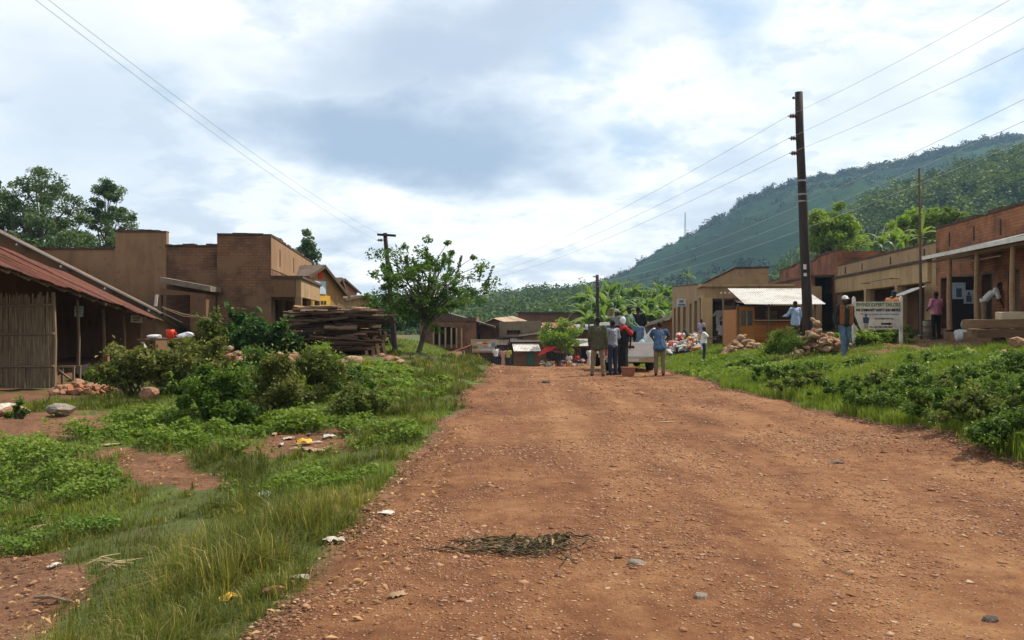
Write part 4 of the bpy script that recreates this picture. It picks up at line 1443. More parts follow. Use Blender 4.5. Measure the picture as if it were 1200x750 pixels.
mb.corrugated(R.P(.2, 1.1, 2.55), R.P(1.9, 1.1, 2.5), R.P(1.9, .25, 2.85), R.P(.2, .25, 2.9), .09, .012, 2)
mb.build('porch_roof', M_TINW, ro)
mb = MB()
mb.bar(R.P(3.5, .5, 3.35), R.P(8.0, .5, 3.3), .03, .03)
mb.bar(R.P(3.8, .14, 3.33), R.P(3.8, .5, 3.33), .03, .03)
mb.bar(R.P(7.8, .14, 3.3), R.P(7.8, .5, 3.3), .03, .03)
mb.build('rail', M_POLEW, ro)

h3 = [(15.4, 18.6, .6, 3.1), (19.4, 22.2, .6, 3.1), (23, 25.5, .6, 3.0), (26.5, 29, .6, 3.0)]
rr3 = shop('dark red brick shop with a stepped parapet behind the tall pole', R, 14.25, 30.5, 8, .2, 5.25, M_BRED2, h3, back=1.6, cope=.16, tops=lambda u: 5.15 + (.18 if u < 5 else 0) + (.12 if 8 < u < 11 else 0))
fbuild(R, 'porch_beam', M_BRED, rr3, [(15, 25.4, 1.0, 1.3, 3.1, 3.95)])
fbuild(R, 'porch_slab', M_COPE, rr3, [(14.9, 25.5, .003, 1.36, 3.953, 4.08)])
for t in (15.1, 18.4, 21.8, 25.0): fbuild(R, 'pillar', M_BRED, rr3, [(t - .2, t + .2, .99, 1.31, .3, 3.097)])
rr4 = shop('low red brick shop at the far end of the brick row', R, 30.6, 44, 8, .0, 4.55, M_BRED, [(32, 34.5, .6, 2.8), (36, 38, .6, 2.8), (40, 42, .6, 2.8)], back=1.6)

# ochre corner shop, half way up on the right
C = Fr(10.15, 45, .1, 1, 1)
ch = [(1.0, 2.1, -.1, 2.75), (3.3, 4.8, -.1, 2.7), (6.2, 7.4, -.1, 2.6), (9.6, 11.4, -.1, 2.55), (13.2, 15.2, -.1, 2.5), (16.6, 18.2, -.1, 2.45)]
oc = shop('tan corner shop with open bays along its side and a low gable to the front', C, 0, 19.5, 6, -.9, 3.35, M_OCHRE2, ch, back=1.5, cope=.05, tops=lambda u: 3.35 if u < 2.4 else 3.5 + .03 * u,
          end0=[(.15, 3.3, -.1, 2.75)], ztb=3.36)
# taller block behind the porch, its parapet rising to the right
mb = MB()
A0, A1, A2 = Vector((10.75, 47.6, 0)), Vector((12.45, 47.6, 0)), Vector((14.3, 47.6, 0))
mb.prism([A0 + Vector((0, 0, 3.2)), A2 + Vector((0, 0, 3.2)), A2 + Vector((0, 0, 4.5)), A1 + Vector((0, 0, 4.45)), A0 + Vector((0, 0, 3.62))], (0, .22, 0))
mb.prism([A2 + Vector((.003, .223, 3.2)), A2 + Vector((1.4, 14, 3.2)), A2 + Vector((1.4, 14, 4.3)), A2 + Vector((.003, .223, 4.5))], (-.2, 0, 0))
gb = mb.build('gable', M_OCHRE2, oc)
for a, b in (((10.7, 47.6, 3.62), (12.45, 47.6, 4.453)), ((12.45, 47.6, 4.453), (14.35, 47.6, 4.503))):
    a, b = Vector(a) + Vector((0, -.05, .003)), Vector(b) + Vector((0, -.05, .003))
    mb = MB(); mb.prism([a, b, b + Vector((0, 0, .1)), a + Vector((0, 0, .1))], (0, .32, 0)); mb.build('coping', M_COPE, gb)
fbuild(C, 'ledge', M_OCHRE, oc, [(-.1, 2.5, .003, .16, 3.36, 3.48), (-.16, -.003, -4.6, .16, 3.36, 3.48), (-.1, 2.4, .003, .1, 2.8, 2.9)])
fbuild(C, 'corner_pillar', M_OCHRE, oc, [(-.12, .55, -.4, .12, -.9, 2.797)])
fbuild(C, 'gable_vent', M_WHITE, oc, [(-.018, -.008, -.9 - .22 * k, -.8 - .22 * k, 2.98, 3.08) for k in range(3)])
for k, (a, b, z0, z1) in enumerate(ch[2:]):
    fbuild(C, 'door', [M_DOORD, M_DOORB, M_PLANKD, M_DOORD][k], oc, [(a + .05, b - .4, -.2, -.16, z0, z1 - .06)])
sg = fbuild(C, 'hanging_sign', M_WHITE, oc, [(9.0, 9.06, .02, .62, 2.45, 2.95)])
fbuild(C, 'sign_print', M_BLUE, sg, [(8.985, 8.998, .1, .54, 2.5, 2.62), (8.985, 8.998, .2, .46, 2.7, 2.85)])
mb = MB()
mb.corrugated((11.6, 44.0, 2.5), (13.4, 44.0, 2.35), (13.4, 45.6, 2.95), (11.6, 45.6, 2.95), .1, .012, 2)
mb.build('porch_roof', M_TINDARK, oc)

# lean-to shack beyond it
sh = thing('lean_to_shack', 'small brown lean-to shack with a rusty roof beyond the tan corner shop', 'shack', (11.6, 67, h1(11.6, 67)))
gz = h1(11.6, 67) - .3
mb = MB()
mb.wall((10.9, 66), (12.9, 66), gz, 1.2, 1.9, (0, 1), .12, [(.4, 1.1, gz, .6)])
mb.wall((10.9, 66.1), (10.9, 69), gz, 1.2, 1.2, (1, 0), .12, [(.5, 1.5, gz, .5)])
mb.build('wall', M_MUDPL2, sh)
mb = MB()
mb.corrugated((10.3, 69.3, 1.1), (10.3, 65.6, 1.1), (13.1, 65.6, 2.1), (13.1, 69.3, 2.1), .1, .015, 3)
mb.build('roof', M_TINDARK, sh)

# orange kiosk
K0 = Vector((9.3, 35, 0))
kz = h1(10.6, 35) - .02
ki = thing('kiosk', 'orange boarded kiosk under a pale corrugated roof', 'kiosk', (10.7, 35.6, kz))
mb = MB()
for k in range(6): mb.box((10.72, 34.98, kz + .1 + .165 * k), (1.62, .03, .155), None, .006)
mb.build('counter_front', M_ORANGE, ki)
mb = MB()
mb.box((9.56, 34.98, kz + .42), (.72, .04, .84))
mb.box((9.30, 34.98, kz + 1.15), (.18, .04, .61)); mb.box((9.62, 34.98, kz + 1.15), (.07, .04, .61)); mb.box((9.9, 34.98, kz + 1.15), (.08, .04, .61))
mb.box((9.56, 34.98, kz + 1.54), (.72, .04, .16))
mb.box((9.22, 36.1, kz + .75), (.04, 2.1, 1.5))
mb.build('side_panel', M_ORANGE, ki)
for x in (9.485, 9.76):
    mb = MB(); mb.box((x, 34.99, kz + 1.15), (.2, .015, .6)); mb.build('window', M_GLASS, ki)
mb = MB()
mb.box((10.72, 34.86, kz + 1.06), (1.7, .34, .04))
mb.build('counter_top', M_PLANK, ki)
mb = MB()
mb.box((10.9, 37.2, kz + .85), (3.3, .05, 1.7)); mb.box((12.35, 36.1, kz + .75), (.05, 2.1, 1.5))
mb.build('back_board', M_PLANKD, ki)
for x, y, z in ((9.24, 34.9, 1.72), (11.56, 34.9, 1.72), (12.4, 34.9, 1.72), (9.24, 37.3, 2.25), (12.4, 37.3, 2.25), (10.5, 34.9, 1.72)):
    mb = MB(); mb.tube([(x, y, kz - .1), (x, y, kz + z)], .045, 7); mb.build('post', M_POLEW, ki, uv=False)
mb = MB()
mb.corrugated((9.35, 34.3, 2.24), (12.62, 34.3, 2.24), (12.9, 37.8, 3.0), (9.55, 37.8, 3.0), .11, .016, 4)
mb.build('roof', M_TINW, ki)
mb = MB(); mb.box((11.2, 36.9, kz + 1.2), (.5, .1, .55)); mb.build('shelf_board', M_CONC, ki)

# ---------------------------------------------------------------- left row
# thatched/reed shed with rusty roof
ev = lambda d: (-9.9 - .185 * (d - 16.5), 2.66 - .0785 * (d - 16.5))
rdg = lambda d: (-13.1 - .185 * (d - 16.5), 4.15 - .068 * (d - 16.5))
sd = thing('shed', 'open-fronted shed with a rusty red tin roof and reed panel, nearest at the left edge', 'shed', (-12.5, 22, 0))
for k, (a, b) in enumerate(((14.2, 20.3), (20.0, 25.2), (24.9, 30))):
    mb = MB()
    e0, e1, r0, r1 = ev(a), ev(b), rdg(a), rdg(b)
    off = .03 * (k % 2)
    sx = .55 if k == 0 else .0
    mb.corrugated((e0[0] + .1, a, e0[1] + off), (e1[0] + .1, b, e1[1] + off), (r1[0], b, r1[1] + off), (r0[0], a, r0[1] + off), .1, .016, 5, .03, k, .16)
    mb.build('roof_sheet', M_RUST, sd)
mb = MB()
for d in np.arange(14.6, 30, 1.1):
    e, r = ev(d), rdg(d)
    mb.tube([(e[0] + .05, d, e[1] - .1), (r[0], d, r[1] - .1)], .04, 6)
for f in (.05, .35, .65, .95):
    mb.tube([(ev(14.4)[0] * (1 - f) + rdg(14.4)[0] * f, 14.4, ev(14.4)[1] * (1 - f) + rdg(14.4)[1] * f - .06), (ev(29.8)[0] * (1 - f) + rdg(29.8)[0] * f, 29.8, ev(29.8)[1] * (1 - f) + rdg(29.8)[1] * f - .06)], .035, 6)
mb.build('rafters', M_POLEW, sd, uv=False)
mb = MB()
wl = lambda d: ev(d)[0] - 3.0
mb.wall((wl(17.5), 17.5), (wl(29.6), 29.6), -.2, ev(17.5)[1] + 1.15, ev(29.6)[1] + 1.2, (-1, -.2), .15, [(4.4, 5.6, -.2, 1.75), (8.6, 9.7, -.2, 1.6)])
mb.wall((ev(29.6)[0] - .5, 29.62), (wl(29.6) - .16, 29.62), -.2, ev(29.6)[1] + .1, rdg(29.6)[1] - .2, (0, -1), .15)
mb.build('wall', M_MUDPL2, sd)
# reed panel facing the road end
mb = MB()
for k in range(46):
    x = -12.35 + k * .0355 + random.uniform(-.008, .008)
    t = 2.2 + random.uniform(-.1, .06) - (.25 if k in (17, 30) else 0)
    mb.tube([(x, 20.0 + random.uniform(-.012, .012), .0), (x + random.uniform(-.015, .015), 20.0, t)], [.019, .017], 6)
rp = mb.build('reed_panel', M_BAMBOO, sd, uv=False)
mb = MB()
for z in (.52, 1.28, 1.95): mb.tube([(-12.4, 19.96, z - .02), (-10.7, 19.95, z)], .03, 6)
mb.build('panel_rail', M_POLEW, rp, uv=False)
for x, y, zt, rd in ((-10.74, 20, 2.25, .055), (-12.55, 26.2, 1.95, .06), (-13.1, 28.8, 1.75, .055), (-11.6, 22.8, 2.15, .05)):
    gzz = h1(x, y) - .1
    mb = MB(); mb.tube([(x, y, gzz), (x + .03, y, (gzz + zt) / 2), (x - .01, y, zt)], [rd, rd * .85, rd * .8], 7); mb.build('post', M_POLEW, sd, uv=False)
pl = MB(); pl.box((-12.42, 26.1, .38), (.16, .16, .75), None, .01); pl.build('post_block', M_PLANK, sd)
for px, py, d, w, h, mt in ((92.5, 365, 24.5, .24, .3, M_SKYP), (160, 374, 28.6, .38, .24, M_WHITE)):
    p = W(px, py, d)
    mb = MB(); mb.box(p, (w, .02, h), Matrix.Rotation(.05, 3, 'Y'))
    q = mb.build('hanging_notice', mt, sd)
    mb = MB()
    for k in range(3): mb.box(p + Vector((0, -.014, h * (.28 - .25 * k))), (w * (.8 - .12 * k), .004, h * .09), Matrix.Rotation(.05, 3, 'Y'))
    mb.build('notice_print', [M_GREENP, M_BLACK][mt is M_WHITE], q)

# dark-roofed house behind the shed
hd = thing('gabled_house', 'dark roofed house whose bare roof edge slopes down behind the red shed', 'house', (-17, 32.5, .2))
mb = MB()
mb.prism([(-13.2, 31.6, -.1), (-13.2, 31.6, 2.0), (-20.5, 31.6, 5.7), (-27.5, 31.6, 2.1), (-27.5, 31.6, -.1)], (0, .2, 0))
mb.wall((-13.203, 31.8), (-13.203, 34.6), -.1, 1.75, 1.2, (-1, 0), .2)
mb.build('wall', M_MUDPL2, hd)
mb = MB()
mb.corrugated((-12.75, 31.0, 1.88), (-12.75, 34.55, 1.2), (-20.5, 34.55, 4.95), (-20.5, 31.0, 5.8), .1, .014, 4)
mb.corrugated((-28.2, 34.55, 1.2), (-28.2, 31.0, 1.88), (-20.5, 31.0, 5.8), (-20.5, 34.55, 4.95), .1, .014, 4)
rf = mb.build('roof', M_TINDARK, hd)
mb = MB()
mb.bar((-12.72, 30.97, 1.84), (-20.5, 30.97, 5.77), .03, .06)
mb.bar((-20.5, 30.97, 5.77), (-28.2, 30.97, 1.84), .03, .06)
for k in range(5): mb.bar((-13.2 - k * 1.6, 31.0, 1.95 + k * .8), (-13.2 - k * 1.6, 34.4, 1.2 + k * .76), .06, .08)
mb.build('roof_edge', M_TIN, rf)
p = W(183, 352, 30.6)
mb = MB(); mb.box(p, (.1, .03, .42), Matrix.Rotation(.12, 3, 'Y')); mb.build('hanging_strip', M_WHITE, hd)
mb = MB(); mb.tube([W(190, 360, 30.6), W(214, 368, 30.5), W(245, 374, 30.6)], .025, 6); mb.tube([W(192, 362, 30.8), W(216, 371, 30.8), W(262, 374, 30.9)], .018, 6); mb.build('loose_pole', M_POLEW, hd, uv=False)

# plastered wall block and brick shop
L0 = Fr(-9.9, 35, -.132, 1, -1)          # facade of the left row; outwards is +x
pw = thing('plastered_building', 'tall bare plastered side wall of the building left of the brick shop', 'building', (-16, 36, .5))
mb = MB()
mb.wall((XD(195, 35), 35.0), (XD(135, 35), 35.0), -.1, 5.2, None, (0, 1), .25)
mb.wall((XD(135, 35) - .003, 35.02), (XD(40, 35), 35.02), -.1, 4.55, 4.5, (0, 1), .25)
mb.wall((XD(195, 35) - .003, 35.25), (XD(195, 35) - .7, 43), -.1, 4.4, None, (-1, 0), .25, [(1, 2.2, .2, 2.4)])
mb.build('wall', M_MUDPL, pw)
mb = MB()
for k in range(7):
    a, b = XD(135, 35) + 2.1 * k / 7, XD(135, 35) + 2.1 * (k + 1) / 7
    hh = random.uniform(.04, .12)
    mb.box(((a + b) / 2, 35.12, 5.203 + hh / 2), (b - a, .33, hh), None)
mb.build('coping', M_COPE, pw)
mb = MB()
for k in range(8):
    a, b = XD(42, 35) + 3.2 * k / 8, XD(42, 35) + 3.2 * (k + 1) / 8
    hh = random.uniform(.06, .16)
    mb.box(((a + b) / 2, 35.14, 4.49 + hh / 2), (b - a, .33, hh), None)
mb.build('coping', M_COPE, pw)

# small porch with a concrete lintel in the corner
po = thing('porch', 'small dark porch with a sloping concrete lintel beside the brick wall', 'porch', (-12.8, 33.5, .4))
gz = .1
mb = MB()
mb.wall((-13.85, 33.6), (-12.05, 33.6), gz, 2.85, 2.62, (0, 1), .22, [(.02, 1.18, 1.0, 2.58)])
mb.wall((-12.053, 33.82), (-12.053, 34.9), gz, 2.62, None, (-1, 0), .2)
mb.build('wall', M_MUDPL2, po)
mb = MB()
mb.prism([(-13.9, 33.52, 3.08), (-11.85, 33.52, 2.72), (-11.85, 33.52, 2.92), (-13.9, 33.52, 3.3)], (0, 1.4, 0))
mb.build('lintel', M_CONC, po)

bh = []
br = shop('tall mud brick shop with a stepped parapet on the left', L0, 0, 16.5, 2.12, -.1, 5.05, M_BMUD, [(1.2, 3.6, .2, 2.5), (4.6, 7.2, .2, 2.5), (9, 11.5, .2, 2.5)], back=1.6, cope=.12, wmat=M_BMUD, end0=[])
# raise: the corner block and lower part to the left
mb = MB()
mb.wall((XD(195, 35) + .02, 34.94), (XD(257, 35), 34.94), -.1, 4.65, 4.62, (0, 1), .3)
mb.wall((XD(257, 35), 34.935), (XD(318, 35) + .003, 34.935), -.1, 5.06, 5.06, (0, 1), .06)
mb.build('end_wall', M_BMUD, br)
mb = MB()
for k in range(9):
    a, b = XD(195, 35) + 2.15 * k / 9, XD(195, 35) + 2.15 * (k + 1) / 9
    hh = random.uniform(.05, .13)
    mb.box(((a + b) / 2, 35.05, 4.61 + hh / 2), (b - a, .36, hh), None)
mb.build('coping', M_COPE, br)
fbuild(L0, 'plaster_face', M_MUDPL, br, [(.02, 16.4, .004, .02, 3.7, 5.0)])
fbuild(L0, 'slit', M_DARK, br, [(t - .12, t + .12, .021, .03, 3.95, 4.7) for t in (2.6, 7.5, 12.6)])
fbuild(L0, 'porch_beam', M_OCHRE2, br, [(-.02, 8.5, 1.0, 1.22, 2.55, 3.3)])
fbuild(L0, 'porch_beam_end', M_MUDPL2, br, [(-.05, .17, .02, .99, 2.55, 3.3)])
fbuild(L0, 'porch_slab', M_COPE, br, [(-.1, 8.6, .022, 1.3, 3.303, 3.42)])
for t in (.1, 4.2, 8.2): fbuild(L0, 'pillar', M_MUDPL, br, [(t - .16, t + .16, .98, 1.24, -.1, 2.547)])
fbuild(L0, 'door', M_DOORD, br, [(1.4, 2.6, -.2, -.16, .3, 2.4)])


def gable_front(label, A, B, peak, eyA, eyB, dep, mat, roofmat):
    """gabled shop; A and B = (px, depth) of the two ends of its front, peak = pixel of its point"""
    a, b = Vector((XD(*A), A[1], 0)), Vector((XD(*B), B[1], 0))
    u = (b - a).normalized()
    inn = Vector((-u.y, u.x, 0))
    if inn.x > 0: inn = -inn
    L = (b - a).length
    # where the ray of the peak pixel meets the front
    k = (peak[0] - 600) / 1000
    t = (k * a.y - a.x) / (u.x - k * u.y)
    pt = a + u * t
    zp = CAMZ + (375 - peak[1]) / 1000 * pt.y
    zA, zB = CAMZ + (375 - eyA) / 1000 * A[1], CAMZ + (375 - eyB) / 1000 * B[1]
    Zv = lambda z: Vector((0, 0, z))
    root = thing('gabled_shop', label, 'shop', a + u * L / 2 + Zv(.2), math.atan2(u.y, u.x))
    mb = MB()
    mb.prism([a + Zv(-1.2), b + Zv(-1.2), b + Zv(zB), pt + Zv(zp), a + Zv(zA)], inn * .12)
    mb.wall((b + inn * .12).xy, (b + inn * dep).xy, -1.2, zB, None, tuple((-u).xy), .12)
    mb.wall((a + inn * .12).xy, (a + inn * dep).xy, -1.2, zA, None, tuple(u.xy), .12)
    mb.build('wall', mat, root)
    mb = MB()
    sA, sB = (zp - zA) / t, (zp - zB) / (L - t)
    oA, oB, f = a - u * .25 + Zv(zA - sA * .25 + .05), b + u * .25 + Zv(zB - sB * .25 + .05), -inn * .3
    pk = pt + Zv(zp + .05)
    mb.corrugated(oA + f, oA + inn * dep, pk + inn * dep, pk + f, .1, .014, 3)
    mb.corrugated(oB + inn * dep, oB + f, pk + f, pk + inn * dep, .1, .014, 3)
    rf = mb.build('roof', roofmat, root)
    mb = MB()
    f2 = -inn * .28 - Zv(.09)
    mb.bar(oA + f2, pk + f2, .05, .14); mb.bar(pk + f2, oB + f2, .05, .14)
    mb.build('barge_board', M_PLANKD, rf)
    return root, Fr(a.x, a.y, u.x, u.y, -1 if (Vector((-u.y, u.x, 0)) - inn).length < .1 else 1), L, t


M_PLY = m_wood('warm_board', (.28, .15, .06), (.46, .28, .12), 'z')
k1, f1, L1, t1 = gable_front('small timber shop with red and white boards under its steep gable', (361, 43.5), (402, 46.2), (376, 311.5), 322, 344, 4, M_PLY, M_TINDARK)
fbuild(f1, 'red_board', M_RED, k1, [(t1 - .22, t1 + .08, .01, .04, 3.75, 4.12)])
fbuild(f1, 'white_board', M_SKYP, k1, [(t1 - .55, t1 + .38, .01, .04, 2.95, 3.62)])
ob = fbuild(f1, 'orange_board', M_YEL, k1, [(t1 - .75, t1 + .72, .01, .06, 2.08, 2.86)])
fbuild(f1, 'board_print', M_BLACK, ob, [(t1 - .3 + .24 * k, t1 - .12 + .24 * k, .062, .07, 2.4, 2.6) for k in range(3)])
fbuild(f1, 'board_sill', M_TIN, k1, [(t1 - .8, t1 + .8, .01, .14, 1.86, 2.07)])
mb = MB()
for q, zt_ in ((t1 + .75, 2.0), (t1 + 1.7, 1.75)): mb.bar(f1.P(q, .5, -.6), f1.P(q, .5, zt_), .08, .08)
mb.bar(f1.P(t1 + .7, .5, 2.35), f1.P(L1 + .5, .6, 1.6), .05, .34)
mb.build('lean_frame', M_PLANK, k1)
k2, f2, L2, t2 = gable_front('narrow tan gabled shop beyond the timber shop', (386, 59), (407, 61), (397, 326), 338, 352, 5, M_OCHRE, M_TINDARK)
k3, f3, L3, t3 = gable_front('pink plastered gabled shop at the far end of the left row', (393, 66), (418, 68.5), (401, 327), 334, 342, 6, m_plaster('pink_plaster', (.46, .22, .13), (.2, .1, .06), .4), M_TINDARK)
k4, f4, L4, t4 = gable_front('low tan house with a nearly flat roof behind the plank pile', (404, 56), (432, 58), (420, 347), 350, 351, 4, M_OCHRE2, M_TINDARK)

# ---------------------------------------------------------------- across the square
def block(name, label, px0, px1, y, dep, top, mat, holes=(), cat='house', roof=None, bot=None, group=None, topR=None, extra=None):
    """flat-fronted house facing the camera; pixels give its edges, holes are in pixels too"""
    x0, x1 = XD(px0, y), XD(px1, y)
    Z = lambda py: CAMZ - (py - 375) / 1000 * y
    zb = (h1((x0 + x1) / 2, y) if bot is None else bot) - .3
    root = thing(name, label, cat, ((x0 + x1) / 2, y, zb + .3), 0, group)
    hz = [(XD(a, y) - x0, XD(b, y) - x0, max(zb + .05, Z(d)), Z(c)) for a, b, c, d in holes]
    mb = MB()
    zt, ztR = Z(top), Z(top if topR is None else topR)
    mb.wall((x0, y), (x1, y), zb, zt, ztR, (0, 1), .2, hz)
    mb.wall((x0 + .003, y + .2), (x0 + .003, y + dep), zb, zt, None, (1, 0), .2)
    mb.wall((x1 - .003, y + .2), (x1 - .003, y + dep), zb, ztR, None, (-1, 0), .2)
    mb.wall((x0 + .2, y + dep - .003), (x1 - .2, y + dep - .003), zb, zt, ztR, (0, -1), .2)
    mb.build('wall', mat, root)
    if hz:
        mb = MB(); mb.box(((x0 + x1) / 2, y + 1.3, (zb + min(zt, ztR)) / 2), (x1 - x0 - .42, .05, min(zt, ztR) - zb - .3)); mb.build('partition', M_DARK, root)
    if roof is not None:
        mb = MB()
        a, b_, c_ = roof                                   # eave drop, overhang, material
        mb.corrugated((x0 - .3, y - b_, zt - a), (x1 + .3, y - b_, ztR - a), (x1 + .3, y + dep + .3, ztR + .5), (x0 - .3, y + dep + .3, zt + .5), .12, .018, 3)
        mb.build('roof', c_, root)
    else:
        mb = MB(); mb.box(((x0 + x1) / 2, y + dep / 2, min(zt, ztR) - .4), (x1 - x0 - .44, dep - .44, .1)); mb.build('roof', M_TINDARK, root)
    return root


b1 = block('long_building', 'long brown building with a dark roof edge behind the market', 607, 742, 98, 8, 367, M_MUDPL2, cat='building', bot=-2)
mb = MB(); mb.box((XD(674, 98), 97.9, CAMZ + .86), (13.6, .5, .14)); mb.build('roof_edge', M_COPE, b1)
b2 = block('tan_building', 'plain tan plastered building above the pickup', 714, 745, 90, 6, 362, M_OCHRE2, cat='building', bot=-2)
b3 = block('colonnade_house', 'brown brick house with pale columns behind the lone tree', 492, 558, 72, 7, 373, M_BMUD, [(509, 514, 383, 404), (516, 521, 383, 404), (523, 528, 383, 404), (530, 534, 384, 404)], topR=372, bot=-.75)
mb = MB()
mb.prism([(XD(555, 72), 71.9, 1.5), (XD(580, 72), 71.9, .9), (XD(580, 72), 71.9, 1.05), (XD(520, 72), 71.9, 2.3), (XD(490, 72), 71.9, 1.5)], (0, 7.3, 0))
mb.build('gable_roof', M_TINDARK, b3)
for px in (508, 515, 522, 529, 535, 541):
    mb = MB(); mb.box((XD(px, 71.8), 71.8, .08), (.13, .13, 1.7)); mb.build('column', M_OCHRE, b3)
# gabled house with a tan roof slope
y = 76
b4 = thing('gabled_house', 'brown gabled house with a pale tan roof slope behind the painted billboard', 'house', (XD(585, y), y, -2))
Z = lambda py, yy=76: CAMZ - (py - 375) / 1000 * yy
mb = MB()
mb.prism([(XD(545, y), y, -2.6), (XD(640, y), y, -2.6), (XD(640, y), y, Z(393)), (XD(579, y), y, Z(373.5)), (XD(545, y), y, Z(390))], (0, .2, 0))
mb.wall((XD(545, y) + .003, y + .2), (XD(570, y + 10), y + 10), -2.6, Z(390), None, (1, 0), .2)
mb.build('wall', M_BMUD, b4)
mb = MB()
Pq = lambda px, yy, z: (XD(px, yy), yy, z)
mb.corrugated(Pq(567, y + 10, .72), Pq(541, y - .5, .48), Pq(578, y - .5, 1.74), Pq(601, y + 10, 2.0), .12, .02, 3)
mb.corrugated(Pq(643, y - .5, .2), Pq(658, y + 10, .3), Pq(601, y + 10, 2.0), Pq(578, y - .5, 1.74), .12, .02, 3)
mb.build('roof', M_TINTAN, b4)
for px in (552, 560):
    mb = MB(); mb.box((XD(px, y), y - .02, Z(395)), (.35, .02, .55)); mb.build('window', M_DARK, b4)
b5 = block('balcony_house', 'grey plastered house with a dark balcony beside the gabled house', 585, 634, 75.5, 5, 377, M_GREYPL, [(594, 610, 387, 392)], topR=376, bot=-2.3)
mb = MB(); mb.box((XD(602, 75.3), 75.3, Z(394, 75.3)), (1.8, .4, .18)); mb.build('balcony', M_CONC, b5)
mb = MB()
mb.corrugated((XD(577, 74.6), 73.8, Z(404, 74)), (XD(603, 74.6), 73.8, Z(404, 74)), (XD(603, 74.6), 75.4, Z(396, 75)), (XD(577, 74.6), 75.4, Z(396, 75)), .12, .02, 2)
mb.build('porch_roof', M_TINDARK, b5)
b6 = block('plank_kiosk', 'small plank kiosk with a white tin awning and a teal door', 602, 633, 73, 3, 402, M_PLANK, [(617, 626, 412, 428)], cat='kiosk', roof=(-.1, .2, M_TINDARK))
mb = MB(); mb.corrugated((XD(602, 71.6), 71.6, Z(411.5, 71.6)), (XD(634, 71.6), 71.6, Z(411.5, 71.6)), (XD(631, 72.9), 72.9, Z(402.5, 72.9)), (XD(600, 72.9), 72.9, Z(402.5, 72.9)), .12, .018, 2); mb.build('awning', M_TINW, b6)
mb = MB(); mb.box((XD(621.5, 73.05), 73.08, Z(420, 73)), (.62, .04, 1.15)); mb.build('door', M_TEAL, b6)
b7 = block('market_house', 'low brown house under pale tin roofs behind the men at the pickup', 664, 712, 80, 6, 405, M_BMUD, [(681, 688, 408, 428)], roof=(0, 1.0, M_TINW), bot=-2.5)
b8 = block('tin_roofed_house', 'house with a whitish tin roof behind the market house', 668, 722, 88, 6, 386, M_MUDPL2, roof=(0, .5, M_TIN), bot=-2.4)
b9 = block('rusty_roofed_house', 'house with a rusty red roof behind the bright round tree', 640, 672, 86, 5, 384, M_MUDPL2, roof=(0, .5, M_TINRED), bot=-2.4)
b10 = block('balcony_annex', 'low annex with tan planks and a sloping roof beside the plank kiosk', 612, 634, 74.6, 2, 395, M_PLANK, topR=391, bot=-2.4, roof=(-.05, .3, M_TINDARK))

# red lean-to and billboard
gz = h1(XD(538, 66), 66)
ln = thing('lean_to', 'red tin lean-to on thin poles left of the painted billboard', 'shelter', (XD(538, 66), 66, gz))
mb = MB(); mb.corrugated((XD(524, 65), 67, Z(414, 66)), (XD(524, 65), 64.5, Z(414, 66)), (XD(552, 65), 64.5, Z(404, 66)), (XD(552, 65), 67, Z(404, 66)), .12, .018, 2); mb.build('roof', M_TINRED, ln)
for px, yy, t in ((526, 64.6, 414), (550, 64.6, 405), (527, 66.9, 414), (551, 66.9, 405)):
    mb = MB(); mb.tube([(XD(px, 65), yy, gz - .4), (XD(px, 65), yy, Z(t, 66))], .05, 6); mb.build('post', M_DOORD, ln, uv=False)
mb = MB(); mb.box((XD(544, 66), 66.5, Z(418, 66)), (.85, .04, .3)); mb.build('shop_board', M_SKYP, ln)
gz = h1(XD(567, 68), 68)
bb = thing('billboard', 'painted billboard of coloured shapes on two posts before the gabled house', 'billboard', (XD(567, 68), 68, gz))
p = W(567, 405.5, 68)
M_BILL = m_noisy('billboard_paint', (.4, .3, .18), (.55, .45, .3), 3)
mb = MB(); mb.box(p, (2.05, .06, 1.05)); bd = mb.build('board', M_BILL, bb)
for (u, v, w, h, mt) in ((-.7, -.1, .5, .28, M_GREENP), (-.35, .25, .5, .15, M_WHITE), (.1, .22, .45, .14, M_RED), (.1, -.05, .25, .14, M_BLUE), (.75, .1, .28, .4, M_BLUE), (.2, -.3, 1.1, .18, M_SKYP), (-.1, .42, 1.5, .06, M_GREENP), (.45, .05, .3, .2, M_WHITE), (0, -.47, 1.9, .08, M_TINRED)):
    mb = MB(); mb.ball(p + Vector((u, -.033, v)), (w / 2, .004, h / 2), None, 12, 6); mb.build('painted_shape', mt, bd, uv=False)
for dx in (-.85, .85):
    mb = MB(); mb.box((p.x + dx, 68.08, (p.z + gz - .4) / 2), (.1, .08, p.z - gz + .4)); mb.build('post', M_POLEW, bb)
# ================================================================== small things
def grounded(px, py, d, dz=0.0):
    p = W(px, py, d)
    return Vector((p.x, p.y, h1(p.x, p.y) + dz))


# ---- gravel: loose stones pressed into the murram
def m_vary(name, stops, rough=.9):
    m, nt, b = new_mat(name)
    at = nt.nodes.new('ShaderNodeAttribute')
    at.attribute_name = 'vary'
    v = coords(nt, 'Object')
    n = noise_tex(nt, v, 60, 3)
    c = ramp(nt, at.outputs['Fac'], stops)
    nt.links.new(mixc(nt, math_(nt, 'MULTIPLY', n, .5), c, (.16, .07, .04)), b.inputs['Base Color'])
    b.inputs['Roughness'].default_value = rough
    return m


M_GRAV = m_vary('gravel_stone', [(0, (.16, .068, .035)), (.4, (.3, .145, .075)), (.68, (.43, .245, .14)), (.92, (.52, .37, .25)), (1, (.2, .17, .14))])


